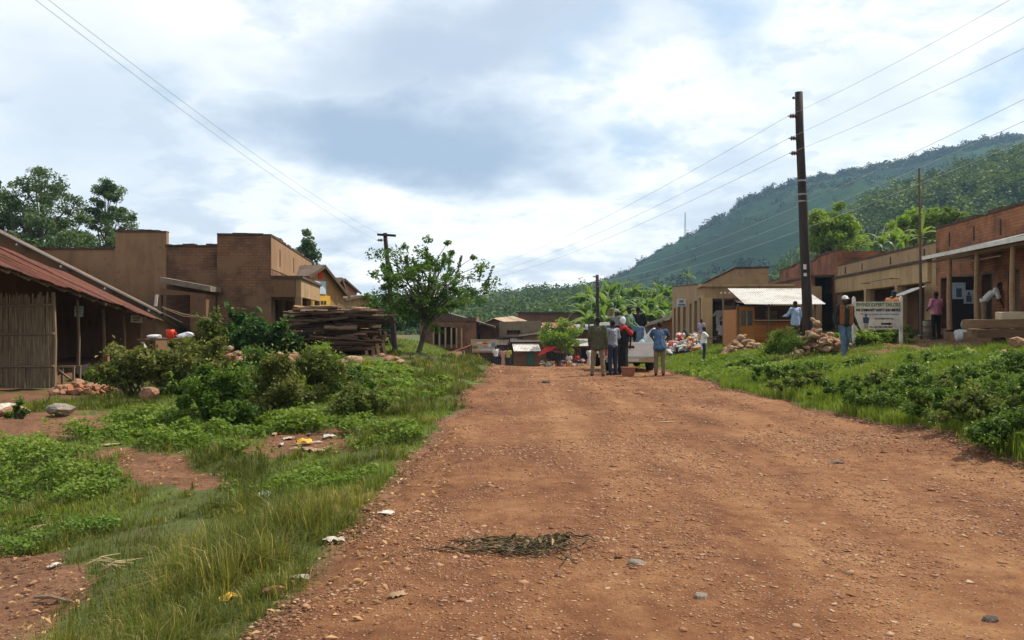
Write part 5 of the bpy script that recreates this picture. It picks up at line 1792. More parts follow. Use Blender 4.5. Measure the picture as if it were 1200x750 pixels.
def stones(name, label, p, size, flat, mat, vary, dz):
    n = len(p)
    z = H(p[:, 0], p[:, 1]) + .012
    size = size * rng.lognormal(0, .4, n)
    o = np.array([[1, 0, 0], [-1, 0, 0], [0, 1, 0], [0, -1, 0], [.25, .2, 1], [-.25, .1, .8], [0, 0, -1]], float)
    v = o[None] * rng.uniform(.65, 1.2, (n, 7, 3))
    v[:, :, 0] *= rng.uniform(.8, 1.7, n)[:, None]
    v[:, :, 2] *= flat * rng.uniform(.6, 1.4, n)[:, None]
    v += rng.normal(0, .12, v.shape)
    a = rng.uniform(0, 2 * PI, n)
    c, s = np.cos(a)[:, None], np.sin(a)[:, None]
    v = np.stack([v[..., 0] * c - v[..., 1] * s, v[..., 0] * s + v[..., 1] * c, v[..., 2]], -1) * size[:, None, None]
    v += np.c_[p, z + size * flat * dz][:, None, :]
    F = np.array([[0, 2, 4], [2, 5, 4], [2, 1, 5], [1, 3, 5], [3, 4, 5], [3, 0, 4], [2, 0, 6], [1, 2, 6], [3, 1, 6], [0, 3, 6]])
    f = (np.arange(n)[:, None, None] * 7 + F[None]).ravel()
    me = np_mesh(name, v.reshape(-1, 3), f, 3, np.repeat(vary, 7))
    tag(link_mesh(name, me, mat), label, kind='stuff')


def on_road(n, y0, y1, pw=1.0, edge=False):
    y = y0 + (y1 - y0) * rng.uniform(0, 1, n) ** pw
    l, r = road_edges(y)
    u = rng.uniform(0, 1, n)
    if edge: u = np.where(rng.uniform(0, 1, n) < .65, rng.beta(.6, 5, n), 1 - rng.beta(.6, 7, n))
    x = l - .1 + (r - l + .2) * u
    p = np.c_[x, y]
    t = fbm(x * 1.0, y * .55, 1.6, 201, 4)
    return p[rng.uniform(0, 1, n) < np.clip((t - .36) * 4.5, .08, 1)]


for n, y0, y1, s in ((42000, 3.2, 7, .006), (36000, 5.5, 12, .0085), (16000, 10, 20, .013), (6000, 18, 30, .02)):
    p = on_road(n, y0, y1)
    stones('gravel', 'loose gravel on the dirt road', p, s, .42, M_GRAV, np.clip(rng.beta(2, 2.2, len(p)), 0, 1), .15)
p = on_road(3600, 3.2, 12)
stones('gravel', 'larger flat stones in the dirt road', p, .0155, .34, M_GRAV, np.clip(rng.beta(2.4, 2, len(p)), 0, 1), .1)
p = on_road(11000, 3.2, 24, 1.0, True)
stones('gravel', 'coarse stones along the road edges', p, .0088, .38, M_GRAV, np.clip(rng.beta(2, 2, len(p)), 0, 1), .2)
p = scatter(5000, -5, -1.2, 3.6, 8)
p = p[bare(p[:, 0], p[:, 1]) > .5]
stones('gravel', 'stones on the bare earth at the lower left', p, .0085, .42, M_GRAV, rng.beta(2, 2, len(p)), .2)

# dry leaf scraps and straw on the verges
M_LITTER = m_leaf('dry_scrap', [(0, (.06, .035, .018)), (.5, (.16, .1, .05)), (1, (.3, .21, .12))], .1)
p = scatter(3200, -5.5, -.6, 3.6, 13)
q = bare(p[:, 0], p[:, 1])
p = p[(q > .25) & (p[:, 0] < road_edges(p[:, 1])[0] + .6)]
v, f, a = leaf_arrays(np.c_[p, H(p[:, 0], p[:, 1]) + .025], .055, 2.5, .4)
tag(link_mesh('leaf_litter', np_mesh('leaf_litter', v, f, 4, a), M_LITTER), 'dry brown leaf scraps on bare earth beside the road', kind='stuff')

# ---- rocks: heaps of single stones
M_ROCK = m_noisy('red_stone', (.16, .075, .045), (.31, .165, .1), 6, (.43, .27, .18), .92, .6, .02)
M_ROCKG = m_noisy('grey_stone', (.15, .125, .1), (.3, .26, .21), 5, None, .92, .6, .02)
M_ROCKT = m_noisy('tan_stone', (.25, .16, .095), (.46, .32, .2), 5, None, .92, .6, .02)
M_ROCKD = m_noisy('dark_stone', (.07, .055, .045), (.15, .12, .1), 5, None, .92, .5, .02)
M_BRICKP = m_noisy('fired_brick', (.26, .09, .045), (.4, .17, .09), 6, None, .92, .5, .01)
PROTO = {}


def rock_proto(kind, mat, flat):
    out = []
    for k in range(5):
        mb = MB()
        if kind == 'brick': mb.box((0, 0, 0), (1.5, .75, .55), None, .12)
        else: mb.rock((0, 0, 0), (1, random.uniform(.65, .95), flat * random.uniform(.8, 1.2)), hash((kind, k)) % 9999 if False else k * 13 + len(kind), 2)
        me = mb.mesh('stone')
        me.materials.append(mat)
        out.append(me)
    return out


PROTO['red'], PROTO['tan'], PROTO['brick'], PROTO['grey'] = rock_proto('red', M_ROCK, .62), rock_proto('tann', M_ROCKT, .6), rock_proto('brick', M_BRICKP, .5), rock_proto('greyy', M_ROCKG, .65)
PROTO['dark'] = rock_proto('darkk', M_ROCKD, .6)


def heap(name, label, group, px0, px1, d0, d1, top, n, s, kinds, profile=None, cat='stone'):
    """single stones piled up; top = heap height in metres, profile(u) its outline from left to right"""
    for k in range(n):
        u, w = random.uniform(0, 1), random.uniform(0, 1)
        d = d0 + (d1 - d0) * w
        x = XD(px0 + (px1 - px0) * u, d)
        hh = top * (profile(u) if profile else math.sin(PI * min(1, max(0, u))) ** .7) * (1 - abs(w - .5) * 1.3)
        sz = s * random.uniform(.6, 1.5)
        z = h1(x, d) + sz * .25 + max(0, hh) * random.uniform(.0, 1) ** .6
        o = bpy.data.objects.new(name, random.choice(PROTO[random.choice(kinds)]))
        col.objects.link(o)
        o.location = (x, d, z)
        o.rotation_euler = (random.uniform(-.5, .5), random.uniform(-.5, .5), random.uniform(0, 6))
        o.scale = (sz, sz, sz)
        tag(o, label, cat, group)


def stone(name, label, px, py, d, s, kind, rot=0.0, cat='stone', sink=.3):
    o = bpy.data.objects.new(name, PROTO[kind][random.randrange(5)].copy())
    col.objects.link(o)
    x, y = XD(px, d), d
    o.location = (x, y, h1(x, y) + s[2] * (1 - sink) * .6)
    o.rotation_euler = (random.uniform(-.2, .2), random.uniform(-.2, .2), rot)
    o.scale = s
    return tag(o, label, cat)


heap('rubble_stone', 'broken brick or stone in the low rubble heap before the reed shed', 'low rubble heap before the reed shed', 62, 132, 16.6, 18.2, .26, 85, .105, ['brick', 'red', 'red'])
heap('rubble_stone', 'reddish stone in the rubble between bush and plank pile', 'rubble between the wall bush and the plank pile', 262, 345, 24.6, 26.6, .5, 75, .16, ['red', 'red', 'tan'], lambda u: .9 - .6 * u)
heap('heaped_stone', 'stone in the small heap left of the orange kiosk front', 'small stone heap before the orange kiosk', 848, 892, 29, 30.6, .62, 80, .125, ['tan', 'red', 'tan'])
heap('heaped_stone', 'rough stone in the tall heap beside the foot of the big pole', 'tall stone heap by the big pole', 926, 992, 24.6, 26, 1.15, 150, .125, ['tan', 'tan', 'red'], lambda u: max(.12, .25 + .75 * math.exp(-((u - .48) / .25) ** 2)))
heap('heaped_stone', 'stone in the thin scatter between kiosk and tall heap', 'scattered stones below the kiosk', 905, 945, 28.2, 29.5, .22, 22, .13, ['tan', 'red'])
heap('scattered_stone', 'flat stone lying on the grassy mound near the lone tree', 'flat stones on the mound', 436, 486, 24.5, 27.5, .02, 7, .12, ['tan', 'red'])
stone('boulder', 'pale upright boulder in front of the dusty bush by the shed', 175, 472, 15.4, (.19, .15, .26), 'red', .4)
stone('boulder', 'grey stone at the head of the weeds below the rubble heap', 72, 488, 13.4, (.24, .2, .2), 'grey', .2)
stone('boulder', 'low brown stone in the weeds at the left edge', 14, 486, 13.3, (.3, .22, .16), 'red', .9)
stone('boulder', 'big tan stone beside the plank pile', 411, 436, 22.5, (.34, .24, .3), 'tan', .6)
stone('boulder', 'round brown stone in front of the squared logs, upper of two', 1194, 406, 18.4, (.26, .22, .24), 'red', .3, sink=-.6)
stone('boulder', 'brown stone in front of the squared logs, lower of two', 1180, 415, 18.0, (.27, .22, .22), 'red', 1.1)
stone('boulder', 'buff stone half sunk beside the walking man', 965, 418, 23, (.26, .2, .15), 'tan', .4)
stone('road_stone', 'flat angular stone at the left road edge near the front', 322, 694, 5.05, (.075, .06, .06), 'red', .5)
stone('road_stone', 'dark stone on the road at the lower right corner', 1158, 732, 4.55, (.06, .045, .045), 'dark', .2)
stone('road_stone', 'small dark stone lying alone high on the empty road', 640, 450, 21.5, (.12, .09, .09), 'dark', .2)
stone('road_stone', 'grey stone in the road right of the dry vine clump', 748, 673, 5.4, (.07, .05, .04), 'grey', .1)
stone('road_stone', 'grey stone low on the road, below the vine clump', 822, 712, 4.75, (.06, .045, .04), 'grey', .7)
stone('road_stone', 'pale flat stone in the middle of the road', 780, 493, 13.6, (.2, .12, .03), 'tan', .1)
stone('road_stone', 'brown flat slab half buried left of the bare red bank', 56, 577, 7.95, (.16, .1, .04), 'tan', .2)
stone('road_stone', 'flat pale slab at the upper end of the bare red bank', 128, 516, 11.2, (.2, .12, .04), 'tan', .2)

# ---- dry vine clump on the road
M_VINE = m_noisy('dry_vine', (.025, .02, .012), (.085, .066, .038), 20, (.34, .26, .15), .9, .3, .004)
root = thing('vine_clump', 'clump of dried vines and stalks lying on the dirt road', 'dry vines', (-.03, 5.76, rz_(0, 5.76)))
mb = MB()
mb.smooth = True
VX = lambda u: -.48 + .86 * u
VY = lambda u: 5.76 + .1 * math.sin(u * 5.1 + .6) * (1 - u)
for k in range(95):
    u = random.betavariate(1.7, 1.2)
    lane = random.choice((-1, -1, 1, 1, 0)) * .13 * (1 - .35 * u)
    x, y = VX(u) + (.14 if lane > 0 else 0), VY(u) + lane + random.gauss(0, .03 + .11 * u ** 2)
    a = random.gauss(0, .28 + .8 * u ** 4)
    ln = random.uniform(.12, .5) * (1.1 - .5 * u)
    z0, wob, ph = random.uniform(.004, .015 + .06 * u), random.uniform(.004, .018), random.uniform(0, 6)
    pts = []
    for j in range(9):
        t = j / 8 - .5
        px_, py_ = x + math.cos(a) * ln * t + random.gauss(0, .004), y + math.sin(a) * ln * t + wob * math.sin(t * 9 + ph)
        pts.append((px_, py_, rz_(px_, py_) + .008 + z0 * (1 - 2.6 * t * t) + .012 * math.sin(t * 13 + ph)))
    r0 = random.choice([random.uniform(.0015, .003), random.uniform(.003, .006)])
    mb.tube(pts, [r0 * (.4 + .9 * math.sin(PI * (j + .6) / 9.4)) for j in range(9)], 5)
mb.build('stalks', M_VINE, root, uv=False)
uu = rng.beta(2.6, 1.1, 110)
v, f, a = leaf_arrays(np.c_[VX(uu), 5.8 + .1 * np.sin(uu * 5.1 + .6) * (1 - uu) + rng.choice([-.13, .12, 0], 110) * (1 - .35 * uu) + rng.normal(0, .05, 110), np.full(110, rz_(0, 6) + .012) + rng.uniform(0, .075, 110) * uu], .075, .25, .28)
link_mesh('dry_leaves', np_mesh('dry_leaves', v, f, 4, a), m_leaf('dry_leaf', [(0, (.03, .027, .016)), (.5, (.085, .072, .04)), (.85, (.22, .18, .1)), (1, (.4, .33, .2))], .1, gain=1.0), root)


# ---- litter, each scrap by itself
def scrap(name, label, px, py, d, w, l, mat, seed, cat='litter', hump=.35, rot=None):
    r = random.Random(seed)
    p = grounded(px, py, d, .014)
    n = 6
    mb = MB()
    mb.smooth = True
    vs = []
    a = r.uniform(0, 3) if rot is None else rot
    for i in range(n + 1):
        for j in range(n + 1):
            u, v = i / n - .5, j / n - .5
            k = 1 + r.uniform(-.14, .14)
            x, y = u * w * k, v * l * k
            z = (.25 - u * u - v * v * .6) * hump * min(w, l) + r.uniform(0, 1) * .3 * min(w, l)
            vs.append((p.x + x * math.cos(a) - y * math.sin(a), p.y + x * math.sin(a) + y * math.cos(a), p.z + max(.002, z)))
    fs = [(i * (n + 1) + j, (i + 1) * (n + 1) + j, (i + 1) * (n + 1) + j + 1, i * (n + 1) + j + 1) for i in range(n) for j in range(n)]
    mb.add(vs, fs)
    o = mb.build(name, mat, None, uv=False)
    tag(o, label, cat)
    return o


M_PAPER = m_noisy('dirty_paper', (.26, .21, .16), (.58, .55, .5), 9, None, .8, .3)
M_CARD = m_noisy('brown_card', (.26, .17, .1), (.42, .3, .19), 9, None, .85, .3)
M_FILM = m_noisy('grey_film', (.25, .29, .3), (.5, .53, .52), 9, None, .4, .3)
scrap('paper_scrap', 'white crumpled paper on the road edge, higher of two', 452, 607, 7.0, .13, .08, M_PAPER, 1, rot=.1)
scrap('paper_scrap', 'white flat paper on the road edge among the grass tips', 391, 638, 6.15, .15, .09, M_PAPER, 2, rot=.2, hump=.12)
scrap('paper_scrap', 'pale torn strip beside the grass at the road edge', 349, 681, 5.3, .15, .06, M_PAPER, 3, rot=.05, hump=.2)
scrap('cardboard_scrap', 'curled tan scrap of card on the lower road', 466, 710, 4.8, .1, .06, M_CARD, 4, rot=.7, hump=.9)
scrap('plastic_bag', 'yellow plastic scrap standing in the litter patch', 357, 519, 11.3, .13, .2, M_YEL, 5, hump=1.3)
scrap('plastic_bag', 'pale strip of rag below the yellow scrap', 368, 533, 10.9, .5, .12, M_CARD, 6, rot=-.7)
scrap('plastic_bag', 'white scrap at the left of the litter patch', 338, 516, 11.6, .16, .1, M_PAPER, 7)
scrap('plastic_bag', 'grey plastic film at the right of the litter patch', 385, 517, 11.7, .18, .1, M_FILM, 8)
scrap('plastic_bag', 'grey film lying below the bare red bank', 312, 588, 8.6, .2, .12, M_FILM, 9)
scrap('plastic_bag', 'small blue-grey wrapper at the foot of the bare red bank', 253, 591, 8.4, .12, .08, M_SKYP, 10)
scrap('paper_scrap', 'white scrap in the straw at the lower left', 64, 650, 6.6, .1, .06, M_PAPER, 11)
scrap('paper_scrap', 'small white scrap near the bottom edge by the grass', 60, 735, 4.9, .06, .05, M_PAPER, 12)
scrap('paper_scrap', 'small pale scrap in weeds left of the bare red bank', 65, 548, 8.9, .09, .07, M_PAPER, 13)
scrap('plastic_sack', 'white plastic sheet lying at the left edge by the rubble', 3, 479, 14, .55, .35, M_PAPER, 14, hump=.9)
scrap('leaf_scrap', 'dark scrap lying on the upper right of the road', 981, 542, 9.7, .16, .07, M_ROCKD, 15, rot=.1, hump=.5)
scrap('leaf_scrap', 'yellow leaf lying in the grass by the lower road edge', 266, 704, 5.1, .12, .1, M_YEL, 16, hump=.3)
for k, (px, py, d, mt, lb) in enumerate(((330, 521, 11.3, M_FILM, 'pale film scrap at the left end of the litter patch'), (346, 527, 11.0, M_CARD, 'brown card scrap among the litter below the yellow one'), (372, 520, 11.4, M_PAPER, 'white wrapper right of the yellow scrap'),
                                  (380, 528, 11.0, M_CARD, 'tan strip at the lower right of the litter patch'), (362, 511, 11.9, M_ROCKD, 'dark rag at the back of the litter patch'), (322, 514, 11.8, M_CARD, 'brown scrap at the far left of the litter patch'))):
    scrap('plastic_bag' if mt is M_FILM else 'litter_scrap', lb, px, py, d, random.uniform(.1, .18), random.uniform(.05, .1), mt, 30 + k, hump=.7)
mb = MB()
p = grounded(60, 690, 5.8, .02)
mb.tube([p + Vector((-.14, .05, .01)), p + Vector((0, 0, .03)), p + Vector((.2, -.07, .01))], [.012, .016, .01], 6)
tag(mb.build('stick', M_POLEW, None, uv=False), 'dry brown stick lying on the earth at the lower left', 'stick')
for k, (px, py, d, lb) in enumerate(((118, 664, 6.3, 'bundle of dry straw in the grass at the lower left'), (96, 655, 6.5, 'thin dry stalks beside the straw bundle'))):
    mb = MB()
    for j in range(16 if k == 0 else 7):
        p = grounded(px, py, d, .03)
        a, ln = random.uniform(-.5, .5), random.uniform(.12, .3)
        mb.tube([p, p + Vector((math.cos(a) * ln * .5, math.sin(a) * ln * .5, .06)), p + Vector((math.cos(a) * ln, math.sin(a) * ln, random.uniform(0, .08)))], .003, 4)
    tag(mb.build('straw_bundle', M_LITTER if False else m_plain('straw', (.5, .4, .22), .8), None, uv=False), lb, 'straw')

# ---- plank pile
PP = []
for k in range(7):
    mb = MB()
    n, L = 5, [3.1, 2.9, 2.5, 2.2, 1.7, 2.7, 3.3][k]
    for j in range(n):
        x0, x1 = -L / 2 + L * j / n, -L / 2 + L * (j + 1) / n
        mb.box(((x0 + x1) / 2, .01 * math.sin(j * 1.3 + k), .006 * math.sin(j * 2.1 + k)), (x1 - x0 + .001, .13 + .05 * random.random(), .035), None, .007)
    me = mb.mesh('plank')
    PP.append(me)
M_PLANKS = [m_wood('bark_slab', (.03, .019, .013), (.12, .07, .042), 'x'), m_wood('grey_slab', (.09, .055, .035), (.23, .15, .095), 'x'), m_wood('fresh_slab', (.3, .165, .08), (.5, .31, .17), 'x')]
base = grounded(397, 420, 28.2)
lay = 0
for row in range(19):
    z = base.z + .05 + row * .083
    wide = .75 + .35 * sstep(0, 8, row)
    for c_ in range(9):
        me = PP[random.randrange(7)]
        mt = random.choices((0, 1, 2), (.72, .25, .03))[0] if row < 16 else random.choices((0, 1, 2), (.45, .45, .1))[0]
        o = bpy.data.objects.new('offcut_plank', me)
        col.objects.link(o)
        if not me.materials: me.materials.append(M_PLANKS[0])
        o.material_slots[0].link = 'OBJECT'
        o.material_slots[0].material = M_PLANKS[mt]
        sx = wide * (random.uniform(.5, 1.0) if random.random() < .35 else random.uniform(.22, .5))
        o.location = (XD(397, 28.2) + random.uniform(-1, 1) * (1.62 * wide - .5 * 2.7 * sx), 27.4 + c_ * .19 + random.gauss(0, .06), z + random.gauss(0, .03) + (row / 17) * .1 * math.sin(c_))
        o.rotation_euler = (random.gauss(0, .35), random.gauss(0, .045) + .01, random.gauss(0, .13) + (PI if random.random() < .5 else 0))
        o.scale = (sx, random.uniform(.6, 1.3), random.uniform(.8, 2.2))
        tag(o, 'rough sawn offcut plank in the big plank pile', 'plank', 'offcut planks in the big pile')
for k, (px, lean, top) in enumerate(((430, .3, 388), (437, -.15, 386), (444, .25, 392), (452, .4, 396), (447, -.3, 390), (425, .1, 400))):
    a = grounded(px, 420, 27.6 + .15 * k, -.05)
    b = W(px - 14 * lean, top, 27.9 + .15 * k)
    mb = MB(); mb.bar(a, b, .11, .035)
    tag(mb.build('leaning_plank', M_PLANK, None), 'board leaning upright on the road end of the plank pile', 'plank', 'boards leaning on the plank pile')

# ---- squared logs on the terrace
M_LOG = m_wood('squared_log', (.085, .048, .028), (.25, .145, .08), 'x', 2)
M_LOGP = m_wood('pale_log', (.3, .22, .13), (.52, .42, .29), 'x', 2)
for lb, a, b, w, h, mt in (('brown squared log, lower front one of the stack', (11.05, 20.4, 1.27), (14.2, 20.5, 1.3), .24, .2, M_LOG),
                           ('brown squared log, lower back one of the stack', (11.25, 20.95, 1.28), (14.3, 21.25, 1.26), .24, .2, M_LOG),
                           ('brown squared log on top of the two lower ones', (10.95, 20.55, 1.5), (14.3, 20.7, 1.54), .34, .2, M_LOG),
                           ('pale bark log on top of the stack at the right edge', (11.75, 20.6, 1.7), (14.5, 20.75, 1.78), .24, .17, M_LOGP)):
    mb = MB()
    A, B = Vector(a), Vector(b)
    for j in range(5):
        mb.bar(A.lerp(B, j / 5), A.lerp(B, (j + 1) / 5 + .002), w, h, jit=.012)
    tag(mb.build('squared_log', mt, None), lb, 'log')
for lb, x, y in (('dark stump under the left end of the squared logs', 11.75, 20.6), ('dark stump under the squared logs nearer the right edge', 12.45, 20.9), ):
    mb = MB(); g = h1(x, y); mb.lathe((x, y, g - .1), [(.17, 0), (.16, .15), (.15, 1.18 - g + .1)], 10)
    tag(mb.build('log_stump', M_PLANKD, None, uv=False), lb, 'stump')
mb = MB(); g = h1(13.6, 21); mb.lathe((13.6, 21, g - .1), [(.17, 0), (.16, .15), (.15, 1.18 - g + .1)], 10)
tag(mb.build('log_stump', M_PLANKD, None, uv=False), 'stump under the squared logs where they leave the picture', 'stump')

# ---- sacks, drums, table by the shops
M_SACK = m_noisy('woven_sack', (.42, .44, .46), (.62, .64, .66), 8, None, .7, .3)
M_SACKB = m_noisy('jute_sack', (.3, .24, .16), (.46, .38, .27), 8, None, .9, .3)


def sack(label, x, y, z, s, mat, seed, cat='sack', name='sack'):
    mb = MB()
    mb.smooth = True
    mb.rock((x, y, z + s[2] * .8), s, seed, 3, .12)
    return tag(mb.build(name, mat, None, uv=False), label, cat)


p = W(1128, 391, 26.5)
sack('plump pale sack on the terrace left of the squared logs', p.x, p.y, h1(p.x, p.y), (.3, .2, .24), M_SACK, 5)
p = W(1112, 390, 28)
sack('dark sack beside the shop wall behind the pale sack', p.x, p.y, h1(p.x, p.y), (.26, .2, .26), M_DOORD, 6)
p = W(1142, 382, 27.2)
sack('patterned bundle on the verandah left of the bending man', p.x, p.y, 1.28, (.2, .16, .16), M_SACKB, 7, 'bundle', 'bundle')
p = W(1132, 378, 27.6)
sack('cream bundle on the verandah beside the patterned one', p.x, p.y, 1.28, (.16, .14, .2), M_PAPER, 8, 'bundle', 'bundle')
p = W(1088, 388, 31.8)
dr = thing('drum', 'grey drum standing left of the pink-shirted man', 'drum', (p.x, p.y, h1(p.x, p.y)))
mb = MB(); mb.smooth = True
mb.lathe((p.x, p.y, h1(p.x, p.y)), [(.2, 0), (.22, .02), (.21, .2), (.225, .22), (.21, .24), (.21, .42), (.225, .44), (.21, .46), (.2, .62)], 16)
mb.build('body', M_CONC, dr, uv=False)
mb = MB(); mb.lathe((p.x, p.y, h1(p.x, p.y) + .622), [(.205, 0), (.2, .03)], 16); mb.build('lid', M_DOORD, dr, uv=False)
# table with cup and cloth
tx, ty = -7.75, 19.4
tg = h1(tx, ty)
tb = thing('table', 'rough wooden table half hidden by the olive bush', 'table', (tx, ty, tg))
mb = MB()
for k in range(4): mb.box((tx, ty - .27 + .18 * k, tg + .98), (1.25, .17, .035), None, .006)
mb.build('table_top', M_PLANKD, tb)
for a in (-1, 1):
    for b in (-1, 1):
        mb = MB(); mb.bar((tx + a * .55, ty + b * .25, tg - .1), (tx + a * .55, ty + b * .25, tg + .96), .05, .05); mb.build('leg', M_PLANKD, tb)
cu = thing('cup', 'bright red cup lying on the rough table', 'cup', (tx + .02, ty - .1, tg + 1.0))
mb = MB(); mb.smooth = True
mb.lathe((tx + .02, ty - .1, tg + 1.0), [(.07, 0), (.085, .12), (.1, .2), (.09, .2), (.07, .04)], 14)
mb.build('body', m_plain('red_plastic', (.75, .06, .02), .4), cu, uv=False)
mb = MB(); mb.tube([(tx + .1, ty - .1, tg + 1.16), (tx + .155, ty - .1, tg + 1.13), (tx + .15, ty - .1, tg + 1.06), (tx + .09, ty - .1, tg + 1.04)], .012, 6); mb.build('handle', m_plain('red_plastic_handle', (.7, .06, .02), .4), cu, uv=False)
sack('white folded cloth on the rough table beside the red cup', tx + .36, ty - .1, tg + .995, (.2, .16, .09), m_plain('white_cloth', (.72, .74, .8), .8), 9, 'cloth', 'folded_cloth')
sack('grey cloth bundle on the rough table left of the cup', tx - .32, ty - .1, tg + .995, (.2, .15, .055), M_SACK, 10, 'cloth', 'folded_cloth')
p = W(168, 404, 24)
sack('white sack hanging in the shade at the shed end', p.x, p.y, h1(p.x, p.y) + .3, (.12, .12, .32), M_PAPER, 11)
# things in the shed's shade
p = W(90, 450, 21.8)
sack('dark heap of sacking inside the open shed', p.x + .1, p.y + .3, h1(p.x, p.y), (.4, .35, .24), M_DOORD, 12, 'sack heap', 'sack_heap')
rk = thing('wooden_rack', 'low wooden rack in the mouth of the open shed', 'rack', (XD(70, 21), 21, h1(XD(70, 21), 21)))
x0, g = XD(64, 21), h1(XD(70, 21), 21)
mb = MB()
mb.bar((x0, 21, g + .42), (x0 + .5, 21, g + .42), .05, .04); mb.bar((x0, 21.3, g + .42), (x0 + .5, 21.3, g + .42), .05, .04); mb.bar((x0 + .02, 21, g + .4), (x0 + .4, 21, g + .1), .04, .04)
mb.build('rail', M_POLEW, rk)
for x in (x0 + .03, x0 + .47):
    for y in (21, 21.3):
        mb = MB(); mb.bar((x, y, g - .05), (x, y, g + .4), .045, .045); mb.build('leg', M_POLEW, rk)

# ---- painted board
def text_into(mb, s, c, size, align='LEFT', sx=1.0, dep=.004):
    """flat letters on a vertical board facing -y; c = left/middle of the baseline"""
    cu = bpy.data.curves.new('t', 'FONT')
    cu.body, cu.size, cu.align_x, cu.resolution_u, cu.offset = s, size, align, 3, .007 if size > .09 else .003
    o = bpy.data.objects.new('t', cu)
    col.objects.link(o)
    dg = bpy.context.evaluated_depsgraph_get()
    me = bpy.data.meshes.new_from_object(o.evaluated_get(dg))
    mb.add([(c[0] + v.co.x * sx, c[1], c[2] + v.co.y) for v in me.vertices], [tuple(p.vertices) for p in me.polygons])
    bpy.data.objects.remove(o)
    bpy.data.curves.remove(cu)
    bpy.data.meshes.remove(me)


M_SIGN = m_noisy('sign_white', (.46, .4, .31), (.72, .69, .61), 3, None, .7, .15)
D = 26.3
s0, s1 = W(1000.5, 386, D), W(1057, 353.5, D)
sg = thing('painted_sign', 'white painted tailors board on two posts with black arrow', 'sign', ((s0.x + s1.x) / 2, D, h1(s1.x, D)))
mb = MB(); mb.box(((s0.x + s1.x) / 2, D, (s0.z + s1.z) / 2), (s1.x - s0.x, .05, s1.z - s0.z)); bd = mb.build('board', M_SIGN, sg)
for px, t, bt in ((1001.5, 349.5, 404), (1057, 349, 404)):
    x = XD(px, D)
    mb = MB()
    zt, zb_ = W(0, t, D).z, h1(x, D) - .2
    mb.box((x, D + .07, (zt + zb_) / 2), (.085, .08, zt - zb_))
    mb.prism([(x - .042, D + .03, zt + .003), (x + .042, D + .03, zt + .003), (x, D + .03, zt + .06)], (0, .08, 0))
    mb.build('post', M_WHITE, sg)
ww, hh, yy = s1.x - s0.x, s1.z - s0.z, D - .028
T = lambda u, v: (s0.x + ww * u, yy, s0.z + hh * v)
for s, u, v, sz, mt, al, sx in (('BWINDI EXPERT TAILORS', .5, .83, .155, M_GREENP, 'CENTER', .76), ('WE COMMUNITY SAFETY AND SERVICE', .5, .655, .105, M_BLACK, 'CENTER', .73), ('FOR ALL SCHOOL AND OFFICE UNIFORMS', .57, .52, .055, M_BLUE, 'CENTER', 1.0),
                               ('FOR INFORMATION CALL', .62, .36, .07, M_BLACK, 'CENTER', .72), ('YOU ARE WELCOME HERE', .55, .06, .06, M_BLACK, 'CENTER', 1.0)):
    mb = MB(); text_into(mb, s, T(u, v), sz, al, sx); mb.build('lettering', mt, bd, uv=False)
mb = MB()
a = T(.56, .2)
mb.add([(a[0], yy, a[2] - .025), (a[0] + .24, yy, a[2] - .03), (a[0] + .24, yy, a[2] - .05), (a[0] + .36, yy, a[2]), (a[0] + .24, yy, a[2] + .05), (a[0] + .24, yy, a[2] + .03), (a[0], yy, a[2] + .025)], [(0, 1, 2, 3, 4, 5, 6)])
mb.build('painted_arrow', M_BLACK, bd, uv=False)
mb = MB()
a = T(.2, .03)
mb.add([(a[0], yy, a[2]), (a[0] + .14, yy, a[2]), (a[0] + .13, yy, a[2] + .16), (a[0] + .01, yy, a[2] + .16)], [(0, 1, 2, 3)])
mb.build('painted_trousers', M_SACKB, bd, uv=False)
mb = MB()
mb.add([(a[0] - .01, yy, a[2] + .163), (a[0] + .15, yy, a[2] + .163), (a[0] + .17, yy, a[2] + .33), (a[0] + .07, yy, a[2] + .37), (a[0] - .03, yy, a[2] + .33)], [(0, 1, 2, 3, 4)])
mb.build('painted_jacket', m_plain('navy_print', (.05, .07, .13), .7), bd, uv=False)
mb = MB(); mb.ball((a[0] + .07, yy, a[2] + .41), (.032, .002, .04), None, 10, 6); mb.build('painted_head', M_PLANKD, bd, uv=False)
mb = MB(); mb.ball(T(.16, .56), (.05, .002, .018), None, 10, 4); mb.build('painted_mark', M_RED, bd, uv=False)

# ---- poles and wires
M_POLE = m_noisy('creosoted_pole', (.022, .016, .014), (.06, .045, .04), 6, None, .85, .5, .012, (1, 1, .15))
M_INS = m_plain('brown_insulator', (.1, .04, .03), .35, .5)
M_STEEL = m_plain('galvanised_steel', (.3, .3, .31), .5, .4, .6)
M_WIRE = m_plain('cable', (.42, .43, .45), .5)


def pole(label, px_b, py_b, px_t, py_t, d, rb, rt, base=None):
    b, t = W(px_b, py_b, d), W(px_t, py_t, d)
    b.z = h1(b.x, d) - .3
    root = thing('utility_pole', label, 'utility pole', (b.x, d, b.z + .3))
    mb = MB(); mb.smooth = True
    n = 7
    mb.tube([b.lerp(t, k / n) + Vector((random.gauss(0, .012), 0, 0)) for k in range(n + 1)], [rb + (rt - rb) * k / n for k in range(n + 1)], 14)
    mb.build('shaft', M_POLE, root, uv=False)
    return root, b, t


